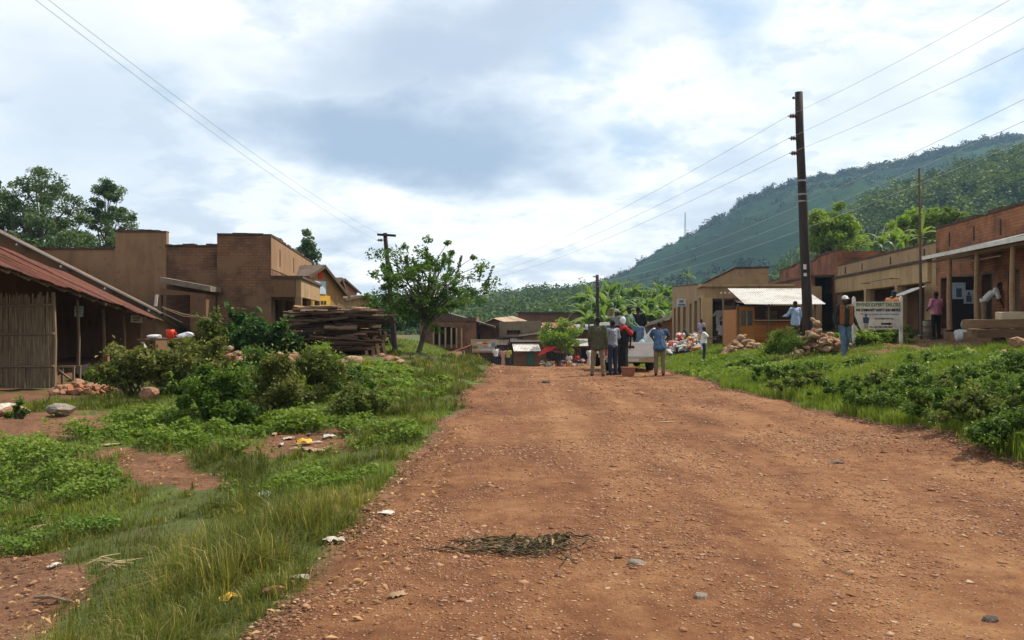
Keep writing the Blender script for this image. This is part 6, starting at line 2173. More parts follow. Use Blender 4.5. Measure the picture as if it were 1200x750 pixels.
def insulator(root, p, dx, lb='insulator'):
    """a pin arm with two brown bells, sticking out sideways"""
    mb = MB(); mb.smooth = True
    s = 1 if dx > 0 else -1
    for q in (.35, .55, .75): mb.tube([p + Vector((dx * (q - .09), 0, 0)), p + Vector((dx * (q - .03), 0, 0)), p + Vector((dx * (q + .03), 0, 0)), p + Vector((dx * (q + .09), 0, 0))], [.03, .075, .07, .03], 10)
    o = mb.build(lb, M_INS, root, uv=False)
    mb = MB(); mb.tube([p, p + Vector((dx, 0, .0))], .022, 6); mb.build('pin', M_STEEL, o, uv=False)
    return p + Vector((dx, 0, .0))


P1, b1_, t1_ = pole('tall dark wooden utility pole beside the stone heap, nearest of the poles', 948, 392, 935.5, 108, 27, .165, .118)
at1 = []
for py in (136, 162, 179.5):
    k = (b1_.z - W(0, py, 27).z) / (b1_.z - t1_.z)
    q = b1_.lerp(t1_, k)
    at1.append(insulator(P1, q, -.36))
q = b1_.lerp(t1_, .975)
mb = MB(); mb.tube([q, q + Vector((-.14, 0, .02))], .02, 6); mb.ball(q + Vector((-.16, 0, .03)), .045); mb.build('top_pin', M_INS, P1, uv=False)
for py, hh in ((313, .16), (322, .1)):
    k = (b1_.z - W(0, py, 27).z) / (b1_.z - t1_.z)
    q = b1_.lerp(t1_, k)
    mb = MB(); mb.box(q + Vector((-.06, -.14, 0)), (.09, .015, hh)); mb.build('tag_plate', M_WHITE, P1)
for py in (212, 228, 236):
    q = b1_.lerp(t1_, (b1_.z - W(0, py, 27).z) / (b1_.z - t1_.z))
    mb = MB(); mb.lathe(q, [(.135, -.03), (.142, 0), (.135, .03)], 12); mb.bar(q, q + Vector((-.2, -.02, 0)), .03, .03); mb.build('band', M_STEEL, P1, uv=False)
P2, b2_, t2_ = pole('dark utility pole beside the lone tree', 464, 420, 451, 273, 38, .13, .09)
ca = t2_ + Vector((0, -.1, -.08))
mb = MB(); mb.bar(ca + Vector((-.32, 0, 0)), ca + Vector((.5, 0, -.05)), .09, .1); mb.build('cross_arm', M_POLE, P2)
at2 = [insulator(P2, t2_ + Vector((-.02, 0, -.32)), -.34), t2_ + Vector((-.28, -.1, -.02))]
P3, b3_, t3_ = pole('straight dark pole behind the men at the pickup', 701, 432, 700, 322, 70, .17, .13)
at3 = [insulator(P3, t3_ + Vector((0, 0, -z)), -.4) for z in (.15, .6, 1.0)]
P4, b4_, t4_ = pole('utility pole hidden behind the crown of the lone tree', 523, 425, 522, 322, 82, .15, .12)
at4 = [insulator(P4, t4_ + Vector((0, 0, -z)), .4) for z in (.15, .6, 1.0)]
mst = thing('antenna_mast', 'thin rusty mast rising before the ochre shop', 'mast', (XD(1079, 30.4), 30.4, h1(XD(1079, 30.4), 30.4)))
mb = MB(); mb.tube([W(1079.5, 398, 30.4), W(1078.5, 300, 30.4), W(1077, 197, 30.4)], [.055, .045, .035], 8); mb.build('tube', M_PLANKD, mst, uv=False)
mb = MB(); mb.box(W(1079.5, 393, 30.4), (.16, .16, .06)); mb.build('foot', M_STEEL, mst)
g = Vector((XD(803, 868), 868, 0))
i_ = np.argmin(abs(far_prof[:, 0] - 803))
hx, hy, hz_ = hill_z(np.array([803.]), np.array([.945]), far_prof, 330, 900, 3, 60)
rm = thing('radio_mast', 'pale thin radio mast on the crest of the tall hill', 'mast', (hx[0], hy[0], hz_[0]))
mb = MB()
zt = W(0, 249, hy[0]).z
for a, b in ((-1, -1), (1, -1), (1, 1), (-1, 1)):
    mb.tube([(hx[0] + a * .8, hy[0] + b * .8, hz_[0] - 4), (hx[0] + a * .35, hy[0] + b * .35, zt)], .22, 5)
for k in range(8):
    z0, z1 = hz_[0] + (zt - hz_[0]) * k / 8, hz_[0] + (zt - hz_[0]) * (k + 1) / 8
    mb.tube([(hx[0] - .6, hy[0] - .6, z0), (hx[0] + .6, hy[0] - .6, z1)], .12, 4)
mb.build('lattice', M_WHITE, rm, uv=False)


def wire(label, a, b, sag, r=.011, group=None):
    a, b = Vector(a), Vector(b)
    n = 26
    mb = MB(); mb.smooth = True
    mb.tube([a.lerp(b, k / n) - Vector((0, 0, sag * 4 * (k / n) * (1 - k / n))) for k in range(n + 1)], r, 5)
    tag(mb.build('overhead_cable', M_WIRE, None, uv=False), label, 'cable', group)


NR = [W(1290, -62, 14.5), W(1330, -54, 14), W(1350, -18, 13.6)]
for k in range(3):
    nm = ('highest', 'middle', 'lowest')[k]
    wire(nm + ' of three cables from the tall pole up to the right edge', at1[k], NR[k], .12, .0045)
    wire(nm + ' of three cables crossing the sky from the tall pole to the tree', at1[k], at4[k], .9, .006)
FR = [W(1330, 52, 17), W(1340, 78, 17), W(1345, 104, 17)]
for k in range(3):
    wire(('upper', 'second', 'third')[k] + ' cable from the far straight pole over the ochre shop', at3[k], FR[k], .8, .006)
wire('left one of two cables climbing to the top left corner', at2[0], W(-60, -78, 9), .25, .004)
wire('right one of two cables climbing to the top left corner', at2[1], W(-40, -75, 9.4), .25, .004)
wire('short stay wire hanging from the tall pole to the roofs', b1_.lerp(t1_, .6) + Vector((.1, 0, 0)), W(962, 212, 26), .02, .007)
# ================================================================== people
def m_cloth(name, c, var=.18, c2=None, scale=9):
    return m_noisy(name, tuple(k * (1 - var) for k in c), c2 or tuple(min(1, k * (1 + var)) for k in c), scale, None, .9, .35, .012, fine=40)


SKIN = m_noisy('dark_skin', (.045, .024, .016), (.075, .042, .028), 9, None, .5, .1, .003)
HAIR = m_plain('black_hair', (.012, .01, .009), .9)
SHOE = m_plain('dark_shoe', (.03, .022, .018), .6)
EYEW = m_plain('eye', (.6, .57, .52), .3)


def chain(out, pts, n=5):
    """ellipsoids interpolated along a list of (centre, radii)"""
    for (a, ra), (b, rb) in zip(pts[:-1], pts[1:]):
        for k in range(n):
            t = k / n
            out.append((a.lerp(b, t), tuple(x + (y - x) * t for x, y in zip(ra, rb)), None))
    out.append((pts[-1][0], pts[-1][1], None))


def union(blobs, voxel, name, mats, parent, fold=0.0, seed=0):
    """one continuous surface from overlapping balls, voxel-remeshed and smoothed"""
    mb = MB()
    for c, r, rot in blobs: mb.ball(c, r, rot, 10, 7)
    me = mb.mesh(name)
    o = bpy.data.objects.new(name, me)
    col.objects.link(o)
    a = o.modifiers.new('r', 'REMESH')
    a.mode, a.voxel_size, a.use_smooth_shade = 'VOXEL', voxel, True
    b = o.modifiers.new('s', 'SMOOTH')
    b.factor, b.iterations = .5, 3
    dg = bpy.context.evaluated_depsgraph_get()
    out = bpy.data.meshes.new_from_object(o.evaluated_get(dg))
    out.name = name
    bpy.data.objects.remove(o)
    bpy.data.meshes.remove(me)
    if fold:
        n = len(out.vertices)
        co = np.empty(n * 3); out.vertices.foreach_get('co', co); co = co.reshape(-1, 3)
        no = np.empty(n * 3); out.vertices.foreach_get('normal', no); no = no.reshape(-1, 3)
        k = fbm(co[:, 0] * 1.0 + co[:, 1] * .7, co[:, 2] * .8 + co[:, 0] * .3, 14, seed, 3) - .5
        co += no * (k * fold)[:, None]
        out.vertices.foreach_set('co', co.ravel())
        out.update()
    out.polygons.foreach_set('use_smooth', np.ones(len(out.polygons), bool))
    return link_mesh(name, out, mats, parent, world=False)


def limb(out, a, b, ra, rb):
    a, b = Vector(a), Vector(b)
    n = max(2, int((b - a).length / (min(ra, rb) * .55)))
    for k in range(n + 1):
        t = k / n
        r = ra + (rb - ra) * t
        out.append((a.lerp(b, t), r, None))


def person(label, pos, h=1.72, face=0, top=None, bottom=None, hat=None, lean=0, arms=None, legs=None, sit=False, voxel=.014, sleeve='short', skirt=False, tilt=0, vest=None, hair=True, group=None, long_top=False, turn=0, name='person', build=1.0, shawl=None):
    """face: degrees turned from looking at the camera (towards -y); arms/legs: joint overrides in body space"""
    root = thing(name, label, 'person', pos, math.radians(face), group)
    S = h / 1.72
    J = dict(pel=(0, 0, .93), wai=(0, 0, 1.07), che=(0, -.005, 1.27), nek=(0, .005, 1.44), hed=(0, -.015, 1.585),
             shA=(-.185, 0, 1.385), elA=(-.235, .02, 1.12), wrA=(-.245, -.06, .89), shB=(.185, 0, 1.385), elB=(.235, .02, 1.12), wrB=(.245, -.06, .89),
             hiA=(-.09, 0, .9), knA=(-.105, -.015, .49), anA=(-.11, .02, .075), hiB=(.09, 0, .9), knB=(.105, -.015, .49), anB=(.11, .02, .075))
    if sit:
        dz = -.46
        for k in ('pel', 'wai', 'che', 'nek', 'hed', 'shA', 'elA', 'wrA', 'shB', 'elB', 'wrB', 'hiA', 'hiB'):
            J[k] = (J[k][0], J[k][1], J[k][2] + dz)
        J.update(knA=(-.13, -.42, .5), anA=(-.13, -.4, .08), knB=(.13, -.42, .5), anB=(.13, -.4, .08), wrA=(-.15, -.3, .55), wrB=(.15, -.3, .55), elA=(-.25, -.08, .68), elB=(.25, -.08, .68))
    J = {k: Vector(v) for k, v in J.items()}
    if lean:
        piv = J['pel'].copy()
        Rm = Matrix.Rotation(math.radians(lean), 3, 'X')
        for k in ('wai', 'che', 'nek', 'hed', 'shA', 'shB', 'elA', 'elB', 'wrA', 'wrB'):
            J[k] = piv + Rm @ (J[k] - piv)
    for dct in (arms, legs):
        for k, v in (dct or {}).items(): J[k] = Vector(v)
    P = {k: v * S for k, v in J.items()}
    up = (P['nek'] - P['pel']).normalized()
    hv = P['hed']
    B = []
    q = lambda a, r: B.append((a, tuple(x * S for x in r), None))
    q(P['pel'], (.15 * build, .105 * build, .12)); q(P['wai'], (.13 * build, .095 * build, .12)); q((P['wai'] + P['che']) / 2, (.14 * build, .1 * build, .12)); q(P['che'], (.155 * build, .108 * build, .14)); q(P['che'] + up * .08 * S, (.165, .09, .08))
    limb(B, P['nek'] - up * .06 * S, P['hed'] - Vector((0, 0, .04)) * S, .055 * S, .05 * S)
    q(hv, (.074, .093, .112)); q(hv + Vector((0, -.03, -.05)) * S, (.055, .06, .06))
    q(hv + Vector((0, -.095, -.015)) * S, (.016, .02, .024))
    for s in (-1, 1): q(hv + Vector((s * .076, .01, -.01)) * S, (.012, .022, .032))
    for s in 'AB':
        limb(B, P['che'] + up * .09 * S, P['sh' + s], .07 * S, .064 * S)
        limb(B, P['sh' + s], P['el' + s], .06 * S, .042 * S)
        limb(B, P['el' + s], P['wr' + s], .042 * S, .028 * S)
        d = (P['wr' + s] - P['el' + s]).normalized()
        sd_ = d.cross(Vector((1, 0, 0)))
        sd_ = sd_.normalized() if sd_.length > .1 else Vector((0, 1, 0))
        pc = P['wr' + s] + d * .055 * S
        limb(B, P['wr' + s], pc + d * .03 * S, .03 * S, .036 * S)
        for kf, (o, ln) in enumerate(((-.03, .06), (-.01, .075), (.011, .07), (.03, .055))):
            f0 = pc + d * .04 * S + sd_ * o * S
            limb(B, f0, f0 + d * ln * S + Vector((0, -.012, 0)) * S, .0125 * S, .0105 * S)
        limb(B, P['wr' + s] + d * .03 * S - sd_ * .02 * S, P['wr' + s] + d * .085 * S - sd_ * .055 * S + Vector((0, -.01, 0)), .015 * S, .012 * S)
        limb(B, P['hi' + s], P['kn' + s], .088 * S, .058 * S)
        limb(B, P['kn' + s], P['an' + s], .06 * S, .038 * S)
        fd = (P['kn' + s] - P['hi' + s])
        toe = P['an' + s] + Vector((0, -.15, -.035)) * S
        limb(B, P['an' + s] - Vector((0, -.03, .025)) * S, toe, .042 * S, .032 * S)
    body = union(B, voxel, 'body', SKIN, root)
    if top:
        T_ = []
        g = .022
        low = P['pel'] - up * (.12 if long_top else 0.0) * S
        sc_ = lambda *r: tuple(x * S for x in r)
        chain(T_, [(low, sc_(.178 * build + g, .13 * build + g, .09)), (P['pel'], sc_(.17 * build + g, .126 * build + g, .09)), (P['wai'], sc_(.152 * build + g, .112 * build + g, .09)), (P['che'], sc_(.165 * build + g, .115 * build + g, .1)), (P['che'] + up * .085 * S, sc_(.165 + g, .09 + g, .07))])
        for s in 'AB':
            limb(T_, P['che'] + up * .1 * S, P['sh' + s], .078 * S, .083 * S)
            e = P['el' + s] if sleeve == 'long' else P['sh' + s].lerp(P['el' + s], .8)
            limb(T_, P['sh' + s], e, .08 * S, .064 * S if sleeve == 'long' else .07 * S)
            if sleeve == 'long': limb(T_, e, P['el' + s].lerp(P['wr' + s], .93), .064 * S, .046 * S)
        union(T_, voxel, 'shirt' if not long_top else 'jacket', top, root, .03 * S, int(h * 100) + int(abs(face)))
    if shawl:
        V_ = []
        for s in (-1, 1):
            for k in range(8):
                t = k / 7
                V_.append((P['nek'] * S ** 0 + Vector((s * (.04 + .19 * t), .0, -.06 - .12 * t - .04 * t * t)) * S, (.09 * S, .115 * S, .085 * S), None))
        union(V_, voxel, 'shawl', shawl, root, .015, 9)
    if vest:
        V_ = []
        for dy in (-1, 1):
            for sx in (-1, 1):
                for k in range(9):
                    t = k / 8
                    c = P['pel'].lerp(P['nek'], .02 + .88 * t)
                    V_.append((c + Vector((sx * (.122 if dy < 0 else .075), dy * .088, 0)) * S, ((.08 if dy < 0 else .1) * S, .062 * S, .06 * S), None))
        union(V_, voxel, 'waistcoat', vest, root, .012, 5)
    if bottom:
        T_ = []
        if skirt:
            tp, bt = P['wai'] if not sit else P['pel'], (P['anA'] + P['anB']) / 2 + Vector((0, 0, .06)) * S
            for k in range(31):
                t = k / 30
                T_.append((tp.lerp(bt, t), (S * build * (.155 + .045 * t), S * build * (.12 + .06 * t), .09 * S), None))
        else:
            T_.append((P['pel'] + Vector((0, 0, .02)) * S, (.162 * S * build, .118 * S * build, .1 * S), None))
            for s in 'AB':
                limb(T_, P['hi' + s], P['kn' + s], .1 * S, .076 * S)
                limb(T_, P['kn' + s], P['an' + s] + Vector((0, 0, .02)), .076 * S, .062 * S)
        union(T_, voxel, 'skirt' if skirt else 'trousers', bottom, root, .022 * S, 3)
    for s in 'AB':
        F = []
        a = P['an' + s]
        limb(F, a - Vector((0, -.045, .03)) * S, a + Vector((0, -.16, -.038)) * S, .046 * S, .04 * S)
        union(F, voxel, 'shoe', SHOE, root)
    if hat is None and hair:
        union([(hv + Vector((0, .012, .028)) * S, (.082 * S, .1 * S, .098 * S), None)], voxel, 'hair', HAIR, root)
    elif hat is not None:
        kind, hm = hat
        if kind == 'cap':
            union([(hv + Vector((0, .005, .055)) * S, (.088 * S, .105 * S, .075 * S), None), (hv + Vector((0, -.115, .035)) * S, (.07 * S, .07 * S, .016 * S), None)], voxel, 'cap', hm, root)
        else:
            union([(hv + Vector((0, .01, .02)) * S, (.095 * S, .11 * S, .115 * S), None), (hv + Vector((0, .08, -.05)) * S, (.05 * S, .05 * S, .07 * S), None)], voxel, 'headscarf', hm, root)
    if voxel < .015:
        mb = MB(); mb.smooth = True
        for s in (-1, 1): mb.ball(hv + Vector((s * .03, -.0835, .012)) * S, .0125 * S, None, 8, 6)
        mb.mi = 0
        me = mb.mesh('eyes')
        link_mesh('eyes', me, EYEW, root, world=False)
    return root


C_OLIVE, C_KHAKI, C_JEANS = m_cloth('olive_cloth', (.075, .075, .045)), m_cloth('khaki_cloth', (.21, .16, .1)), m_cloth('denim', (.1, .155, .24), .3)
C_BLACK, C_NAVY, C_RED = m_cloth('black_cloth', (.018, .018, .02)), m_cloth('navy_cloth', (.03, .04, .075)), m_cloth('red_knit', (.42, .04, .035))
C_WHITE, C_PINK, C_LBLUE = m_cloth('white_cotton', (.66, .66, .66), .08), m_cloth('pink_cotton', (.62, .24, .36), .12), m_cloth('pale_blue_cotton', (.34, .44, .66), .12)
C_DENIM, C_ORANGE, C_RUST = m_cloth('blue_denim_shirt', (.06, .11, .2), .3), m_cloth('orange_cotton', (.6, .24, .1), .15), m_cloth('rust_cotton', (.24, .085, .035), .2)
C_PLAID, C_GREEN, C_LILAC = m_cloth('blue_check', (.16, .2, .29), .5, (.36, .4, .47), 30), m_cloth('green_cotton', (.12, .2, .12)), m_cloth('lilac_cotton', (.34, .28, .42))
C_DKGREEN, C_LIME, C_BROWN, C_PEACH = m_cloth('dark_green_knit', (.022, .03, .024)), m_cloth('lime_cotton', (.42, .44, .12)), m_cloth('brown_cloth', (.1, .06, .04)), m_cloth('peach_cotton', (.5, .3, .22))


def at(px, d, z=None):
    x = XD(px, d)
    return (x, d, h1(x, d) if z is None else z)


def on_rd(px, d):
    x = XD(px, d)
    return (x, d, rz_(x, d))


person('man in a white cap, orange waistcoat and jeans walking down the bank', at(990, 23.6), 1.72, 8, C_DKGREEN, C_JEANS, ('cap', C_WHITE), sleeve='long', vest=C_RUST, voxel=.0125,
       arms=dict(elA=(-.27, .05, 1.12), wrA=(-.27, -.02, .89), elB=(.27, .08, 1.12), wrB=(.36, .0, .9)), legs=dict(knA=(-.1, -.1, .49), anA=(-.1, -.12, .08), knB=(.1, .02, .49), anB=(.1, .2, .1)))
person('man in an olive jacket seen from behind, left end of the pickup group', on_rd(700.5, 24.2), 1.7, 172, C_OLIVE, C_KHAKI, None, sleeve='long', long_top=True, build=1.12, legs=dict(knA=(-.13, -.02, .49), anA=(-.16, .02, .075), knB=(.13, -.02, .49), anB=(.16, .02, .075)))
person('youth in a blue checked shirt between the jacketed man and the woman', on_rd(718, 24.9), 1.62, 215, C_PLAID, C_NAVY, None, build=.92, arms=dict(elB=(.2, -.18, 1.15), wrB=(.1, -.36, 1.12)))
person('woman in a white headscarf, red shawl and long black dress behind the pickup', on_rd(730, 25.2), 1.72, 190, C_BLACK, C_BLACK, ('scarf', C_WHITE), skirt=True, sleeve='short', shawl=C_RED, build=.86)
person('man in a blue denim shirt leaning into the pickup from behind', on_rd(773, 24.8), 1.64, 170, C_DENIM, C_KHAKI, None, lean=24, build=1.0, long_top=True, arms=dict(elA=(-.27, -.3, 1.2), wrA=(-.2, -.5, 1.1), elB=(.27, -.3, 1.2), wrB=(.2, -.5, 1.1)))
person('boy in a white shirt and dark trousers stretching one arm on the bank', at(825, 28.6), 1.2, 75, C_WHITE, C_NAVY, None, arms=dict(elA=(-.2, -.2, 1.2), wrA=(-.18, -.48, 1.12), elB=(.2, -.18, 1.22), wrB=(.16, -.44, 1.2)))
person('man in a pale blue shirt at the counter of the orange kiosk', at(932, 33.2), 1.74, 205, C_LBLUE, C_BROWN, None, sleeve='long', long_top=True, arms=dict(elB=(.24, -.16, 1.15), wrB=(.2, -.4, 1.12)))
person('man in a pink shirt and black trousers with his back turned by the shop corner', at(1097, 30.6), 1.72, 195, C_PINK, C_BLACK, None, sleeve='short', build=1.1, arms=dict(elA=(-.25, -.02, 1.15), wrA=(-.16, -.22, 1.1), elB=(.27, .0, 1.15), wrB=(.18, -.2, 1.08)))
person('man in a white shirt bending over on the shop verandah', (XD(1153, 26.8), 26.8, 1.285), 1.7, 65, C_WHITE, C_KHAKI, None, lean=44, arms=dict(elA=(-.22, -.42, .98), wrA=(-.16, -.52, .76), elB=(.22, -.42, .98), wrB=(.16, -.52, .76)))
person('person in an orange shirt and dark cap behind the painted board', at(1045, 28.8), 1.78, 130, C_ORANGE, C_BROWN, ('cap', C_NAVY), sleeve='long', lean=12, arms=dict(elB=(.26, -.1, 1.22), wrB=(.3, -.3, 1.05)))
# far people at the crossroads
for lb, px, d, h, fc, tp, bt, kw in (
        ('far man in a white shirt and dark trousers by the billboard', 581, 67, 1.72, 20, C_WHITE, C_NAVY, {}),
        ('far person in deep blue half hidden by the white-shirted man', 585.5, 69, 1.7, -30, m_cloth('deep_blue', (.04, .06, .25)), C_BLACK, {}),
        ('far woman in a long peach dress', 589.5, 67, 1.62, 0, C_PEACH, C_PEACH, dict(skirt=True)),
        ('far man in a lime shirt and dark trousers', 595.5, 67, 1.68, -10, C_LIME, C_NAVY, {}),
        ('small child in dark clothes at the end of the grass', 543, 64, 1.02, 60, m_cloth('plum_cloth', (.1, .05, .07)), m_cloth('plum_skirt', (.09, .04, .06)), dict(skirt=True)),
        ('far woman in a white dress by the market house', 690, 73, 1.6, 30, C_WHITE, C_WHITE, dict(skirt=True)),
        ('market woman in black seated beside the red parasol', 652, 69.5, 1.6, 10, C_BLACK, C_BROWN, dict(sit=True)),
        ('market woman in white seated among the goods', 667, 70, 1.6, -20, C_WHITE, C_RED, dict(sit=True)),
        ('market seller in red seated at the right of the goods', 676, 71, 1.6, 30, C_RED, C_NAVY, dict(sit=True)),
        ('seller in a white blouse in the doorway of the tan corner shop', 845, 46.2, 1.62, 0, C_WHITE, C_BROWN, dict(z=-.05)),
        ('person in lilac standing at the pillar of the tan corner shop', 822, 43.8, 1.5, -50, C_LILAC, C_LILAC, dict(skirt=True))):
    z = kw.pop('z', None)
    kw.setdefault('skirt', False)
    person(lb, at(px, d, z), h, fc, tp, bt, None, voxel=.024, **kw)

# ================================================================== pickup and its load
TX, TY = XD(740, 26.6), 26.6
TG = rz_(TX, TY + 1) - .01
M_PAINT = m_noisy('white_car_paint', (.74, .73, .7), (.86, .86, .85), 2, None, .35, .05, .003, spec=.5)
M_CREAM = m_noisy('rusty_cream_paint', (.34, .23, .13), (.48, .38, .26), 4, None, .6, .2)
M_TYRE = m_plain('tyre_rubber', (.02, .019, .018), .85)
tk = thing('pickup_truck', 'old white pickup truck seen from behind on the road crest', 'pickup', (TX, TY + 2.3, TG))
mb = MB()
hw = .83
for s in (-1, 1):
    mb.box((TX + s * (hw - .03), TY + .98, TG + .72), (.06, 1.9, .5), None)
    mb.box((TX + s * (hw + .012), TY + .98, TG + .965), (.1, 1.9, .045))
    mb.box((TX + s * (hw - .02), TY + .98, TG + .44), (.04, 1.9, .08))
mb.box((TX, TY + .98, TG + .5), (1.6, 1.86, .06))
mb.box((TX, TY + 1.96, TG + .74), (1.6, .05, .5))
bed = mb.build('cargo_bed', M_PAINT, tk)
mb = MB(); mb.box((TX, TY - .02, TG + .72), (1.52, .05, .46)); mb.box((TX, TY - .048, TG + .9), (1.44, .012, .05)); mb.box((TX, TY - .048, TG + .54), (1.44, .012, .05))
tgt = mb.build('tailgate', M_PAINT, tk)
mb = MB(); mb.box((TX - .02, TY - .055, TG + .8), (.2, .02, .07)); mb.build('handle', M_BLACK, tgt)
for s in (-1, 1):
    mb = MB(); mb.box((TX + s * .8, TY - .02, TG + .66), (.075, .05, .26)); mb.build('tail_light', m_plain('tail_light_red', (.4, .05, .03), .3, .5), tk)
mb = MB(); mb.box((TX, TY - .12, TG + .4), (1.6, .1, .14)); mb.build('bumper', M_CREAM, tk)
mb = MB(); mb.box((TX - .02, TY - .175, TG + .4), (.46, .012, .1)); mb.build('number_plate', M_WHITE, tk)
mb = MB()
mb.prism([(TX - .82, TY + 2.02, TG + .5), (TX + .82, TY + 2.02, TG + .5), (TX + .82, TY + 2.02, TG + 1.0), (TX + .7, TY + 2.14, TG + 1.55), (TX - .7, TY + 2.14, TG + 1.55), (TX - .82, TY + 2.02, TG + 1.0)], (0, 1.5, 0))
mb.prism([(TX - .8, TY + 3.52, TG + .5), (TX + .8, TY + 3.52, TG + .5), (TX + .8, TY + 3.52, TG + .98), (TX - .8, TY + 3.52, TG + .98)], (0, 1.2, 0))
mb.build('cab', M_PAINT, tk)
mb = MB()
mb.quad((TX - .62, TY + 2.03, TG + 1.06), (TX + .62, TY + 2.03, TG + 1.06), (TX + .58, TY + 2.12, TG + 1.46), (TX - .58, TY + 2.12, TG + 1.46)); mb.build('rear_window', M_GLASS, tk)
for s in (-1, 1):
    mb = MB(); mb.prism([(TX + s * .825, TY + 2.3, TG + 1.04), (TX + s * .825, TY + 3.3, TG + 1.04), (TX + s * .715, TY + 3.2, TG + 1.48), (TX + s * .715, TY + 2.4, TG + 1.48)], (s * .008, 0, 0)); mb.build('side_window', M_GLASS, tk)
mb = MB(); mb.box((TX, TY + 2.3, TG + .36), (.9, 4.4, .12)); mb.box((TX, TY + .75, TG + .3), (1.4, .1, .1)); mb.build('chassis', M_TYRE, tk)
for s in (-1, 1):
    for yy in (.85, 3.7):
        mb = MB(); mb.smooth = True
        c = Vector((TX + s * .7, TY + yy, TG + .32))
        n = 20
        pr = [(.2, -.09), (.29, -.1), (.32, -.07), (.325, 0), (.32, .07), (.29, .1), (.2, .09)]
        vs = [c + Vector((q, r * math.cos(2 * PI * k / n), r * math.sin(2 * PI * k / n))) for r, q in pr for k in range(n)]
        fs = [(i * n + k, i * n + (k + 1) % n, (i + 1) * n + (k + 1) % n, (i + 1) * n + k) for i in range(len(pr) - 1) for k in range(n)]
        mb.add(vs, fs); wh = mb.build('wheel', M_TYRE, tk, uv=False)
        mb = MB(); mb.tube([c + Vector((-.06, 0, 0)), c + Vector((.06, 0, 0))], .21, 16); mb.build('rim', M_CONC, wh, uv=False)
lz = TG + .53
sack('upright white sack in the pickup bed', XD(763, 27) , 27.1, lz, (.27, .22, .52), M_SACK, 21)
sack('low cream sack in the pickup bed behind the tailgate', TX - .12, TY + .38, lz, (.3, .24, .27), M_SACKB, 22)
sack('big jute sack at the cab end of the pickup bed', TX - .25, TY + 1.45, lz, (.5, .35, .42), M_SACKB, 23)
sack('teal bag at the left of the pickup bed', TX - .52, TY + .3, lz, (.2, .2, .29), m_cloth('teal_bag', (.16, .36, .32)), 24, 'bag', 'bag')
sack('pale teal bag by the upright sack in the pickup bed', TX + .3, TY + .28, lz, (.22, .2, .3), m_cloth('pale_teal_bag', (.35, .52, .5)), 25, 'bag', 'bag')
sack('dark sack at the right side of the pickup bed', TX + .55, TY + 1.0, lz, (.26, .4, .4), C_BROWN, 26)
person('passenger in a green shirt and jeans sitting on the pickup load', (TX + .05, TY + .95, lz + .38), 1.6, 60, C_GREEN, C_JEANS, None, sit=True, sleeve='long')
person('passenger in black sitting on the pickup load behind the white sack', (TX + .42, TY + 1.45, lz + .36), 1.66, 170, C_BLACK, C_BLACK, None, sit=True, sleeve='long')
person('passenger in a cream shirt sitting between the two others on the pickup', (TX + .2, TY + 1.75, lz + .4), 1.6, 200, m_cloth('cream_cotton', (.5, .46, .38)), C_KHAKI, None, sit=True)
person('passenger in grey with a cap sitting at the left of the pickup load', (TX - .35, TY + 1.0, lz + .34), 1.55, 120, m_cloth('grey_cotton', (.2, .21, .22)), C_NAVY, ('cap', m_cloth('grey_cap', (.34, .33, .34))), sit=True)
bk = thing('basket', 'reddish brown basket standing on the road behind the pickup', 'basket', on_rd(736, 24.3))
bx, by, bz = on_rd(736, 24.3)
M_BASK = m_noisy('basket_weave', (.2, .075, .045), (.36, .16, .1), 14, None, .85, .6, .012, (1, 1, 4))
mb = MB()
mb.prism([(bx - .15, by - .12, bz), (bx + .15, by - .12, bz), (bx + .15, by + .12, bz), (bx - .15, by + .12, bz)], (0, 0, .02))
for (ax, ay), (cx_, cy_) in (((-1, -1), (1, -1)), ((1, -1), (1, 1)), ((1, 1), (-1, 1)), ((-1, 1), (-1, -1))):
    mb.quad((bx + ax * .15, by + ay * .12, bz), (bx + cx_ * .15, by + cy_ * .12, bz), (bx + cx_ * .19, by + cy_ * .15, bz + .26), (bx + ax * .19, by + ay * .15, bz + .26))
mb.build('body', M_BASK, bk)
mb = MB()
mb.tube([(bx - .19, by - .15, bz + .26), (bx + .19, by - .15, bz + .26), (bx + .19, by + .15, bz + .26), (bx - .19, by + .15, bz + .26), (bx - .19, by - .15, bz + .26)], .014, 6)
mb.build('rim', M_BASK, bk, uv=False)

# ================================================================== market goods
COLS = [(.6, .6, .58), (.55, .5, .42), (.5, .06, .05), (.1, .14, .3), (.55, .3, .12), (.4, .3, .22), (.62, .35, .38), (.06, .06, .07), (.2, .3, .45), (.5, .45, .15), (.28, .16, .1), (.65, .64, .66)]
CB = []
for k, c in enumerate(COLS):
    mb = MB(); mb.smooth = False
    mb.rock((0, 0, 0), (1, .8, .6), 60 + k, 2, 1.2)
    me = mb.mesh('garment'); me.materials.append(m_cloth('garment_cloth', c, .3)); CB.append(me)
for k in range(210):
    u, w = random.betavariate(1.6, 1.4), random.random()
    d = 38.5 + 4.2 * w
    x = XD(781 + 44 * u, d)
    s = random.uniform(.09, .2)
    hz = 1.05 * math.sin(PI * min(1, max(0, .1 + u * .85))) ** .6 * (1 - abs(w - .6) * 1.1)
    o = bpy.data.objects.new('garment', random.choice(CB))
    col.objects.link(o)
    o.location = (x, d, h1(x, d) + .06 + max(.1, hz) * random.random() ** .45)
    o.rotation_euler = (random.uniform(-1, 1), random.uniform(-1, 1), random.uniform(0, 6))
    o.scale = (s * random.uniform(.8, 1.7), s, s)
    tag(o, 'crumpled garment in the second-hand clothes heap by the tan shop', 'garment', 'second-hand clothes heap')
stl = thing('goods_stand', 'low wooden stand under the second-hand clothes heap', 'stand', (XD(803, 40.8), 40.8, h1(XD(803, 40.8), 40.8)))
cx0, cy0 = XD(803, 40.8), 40.8
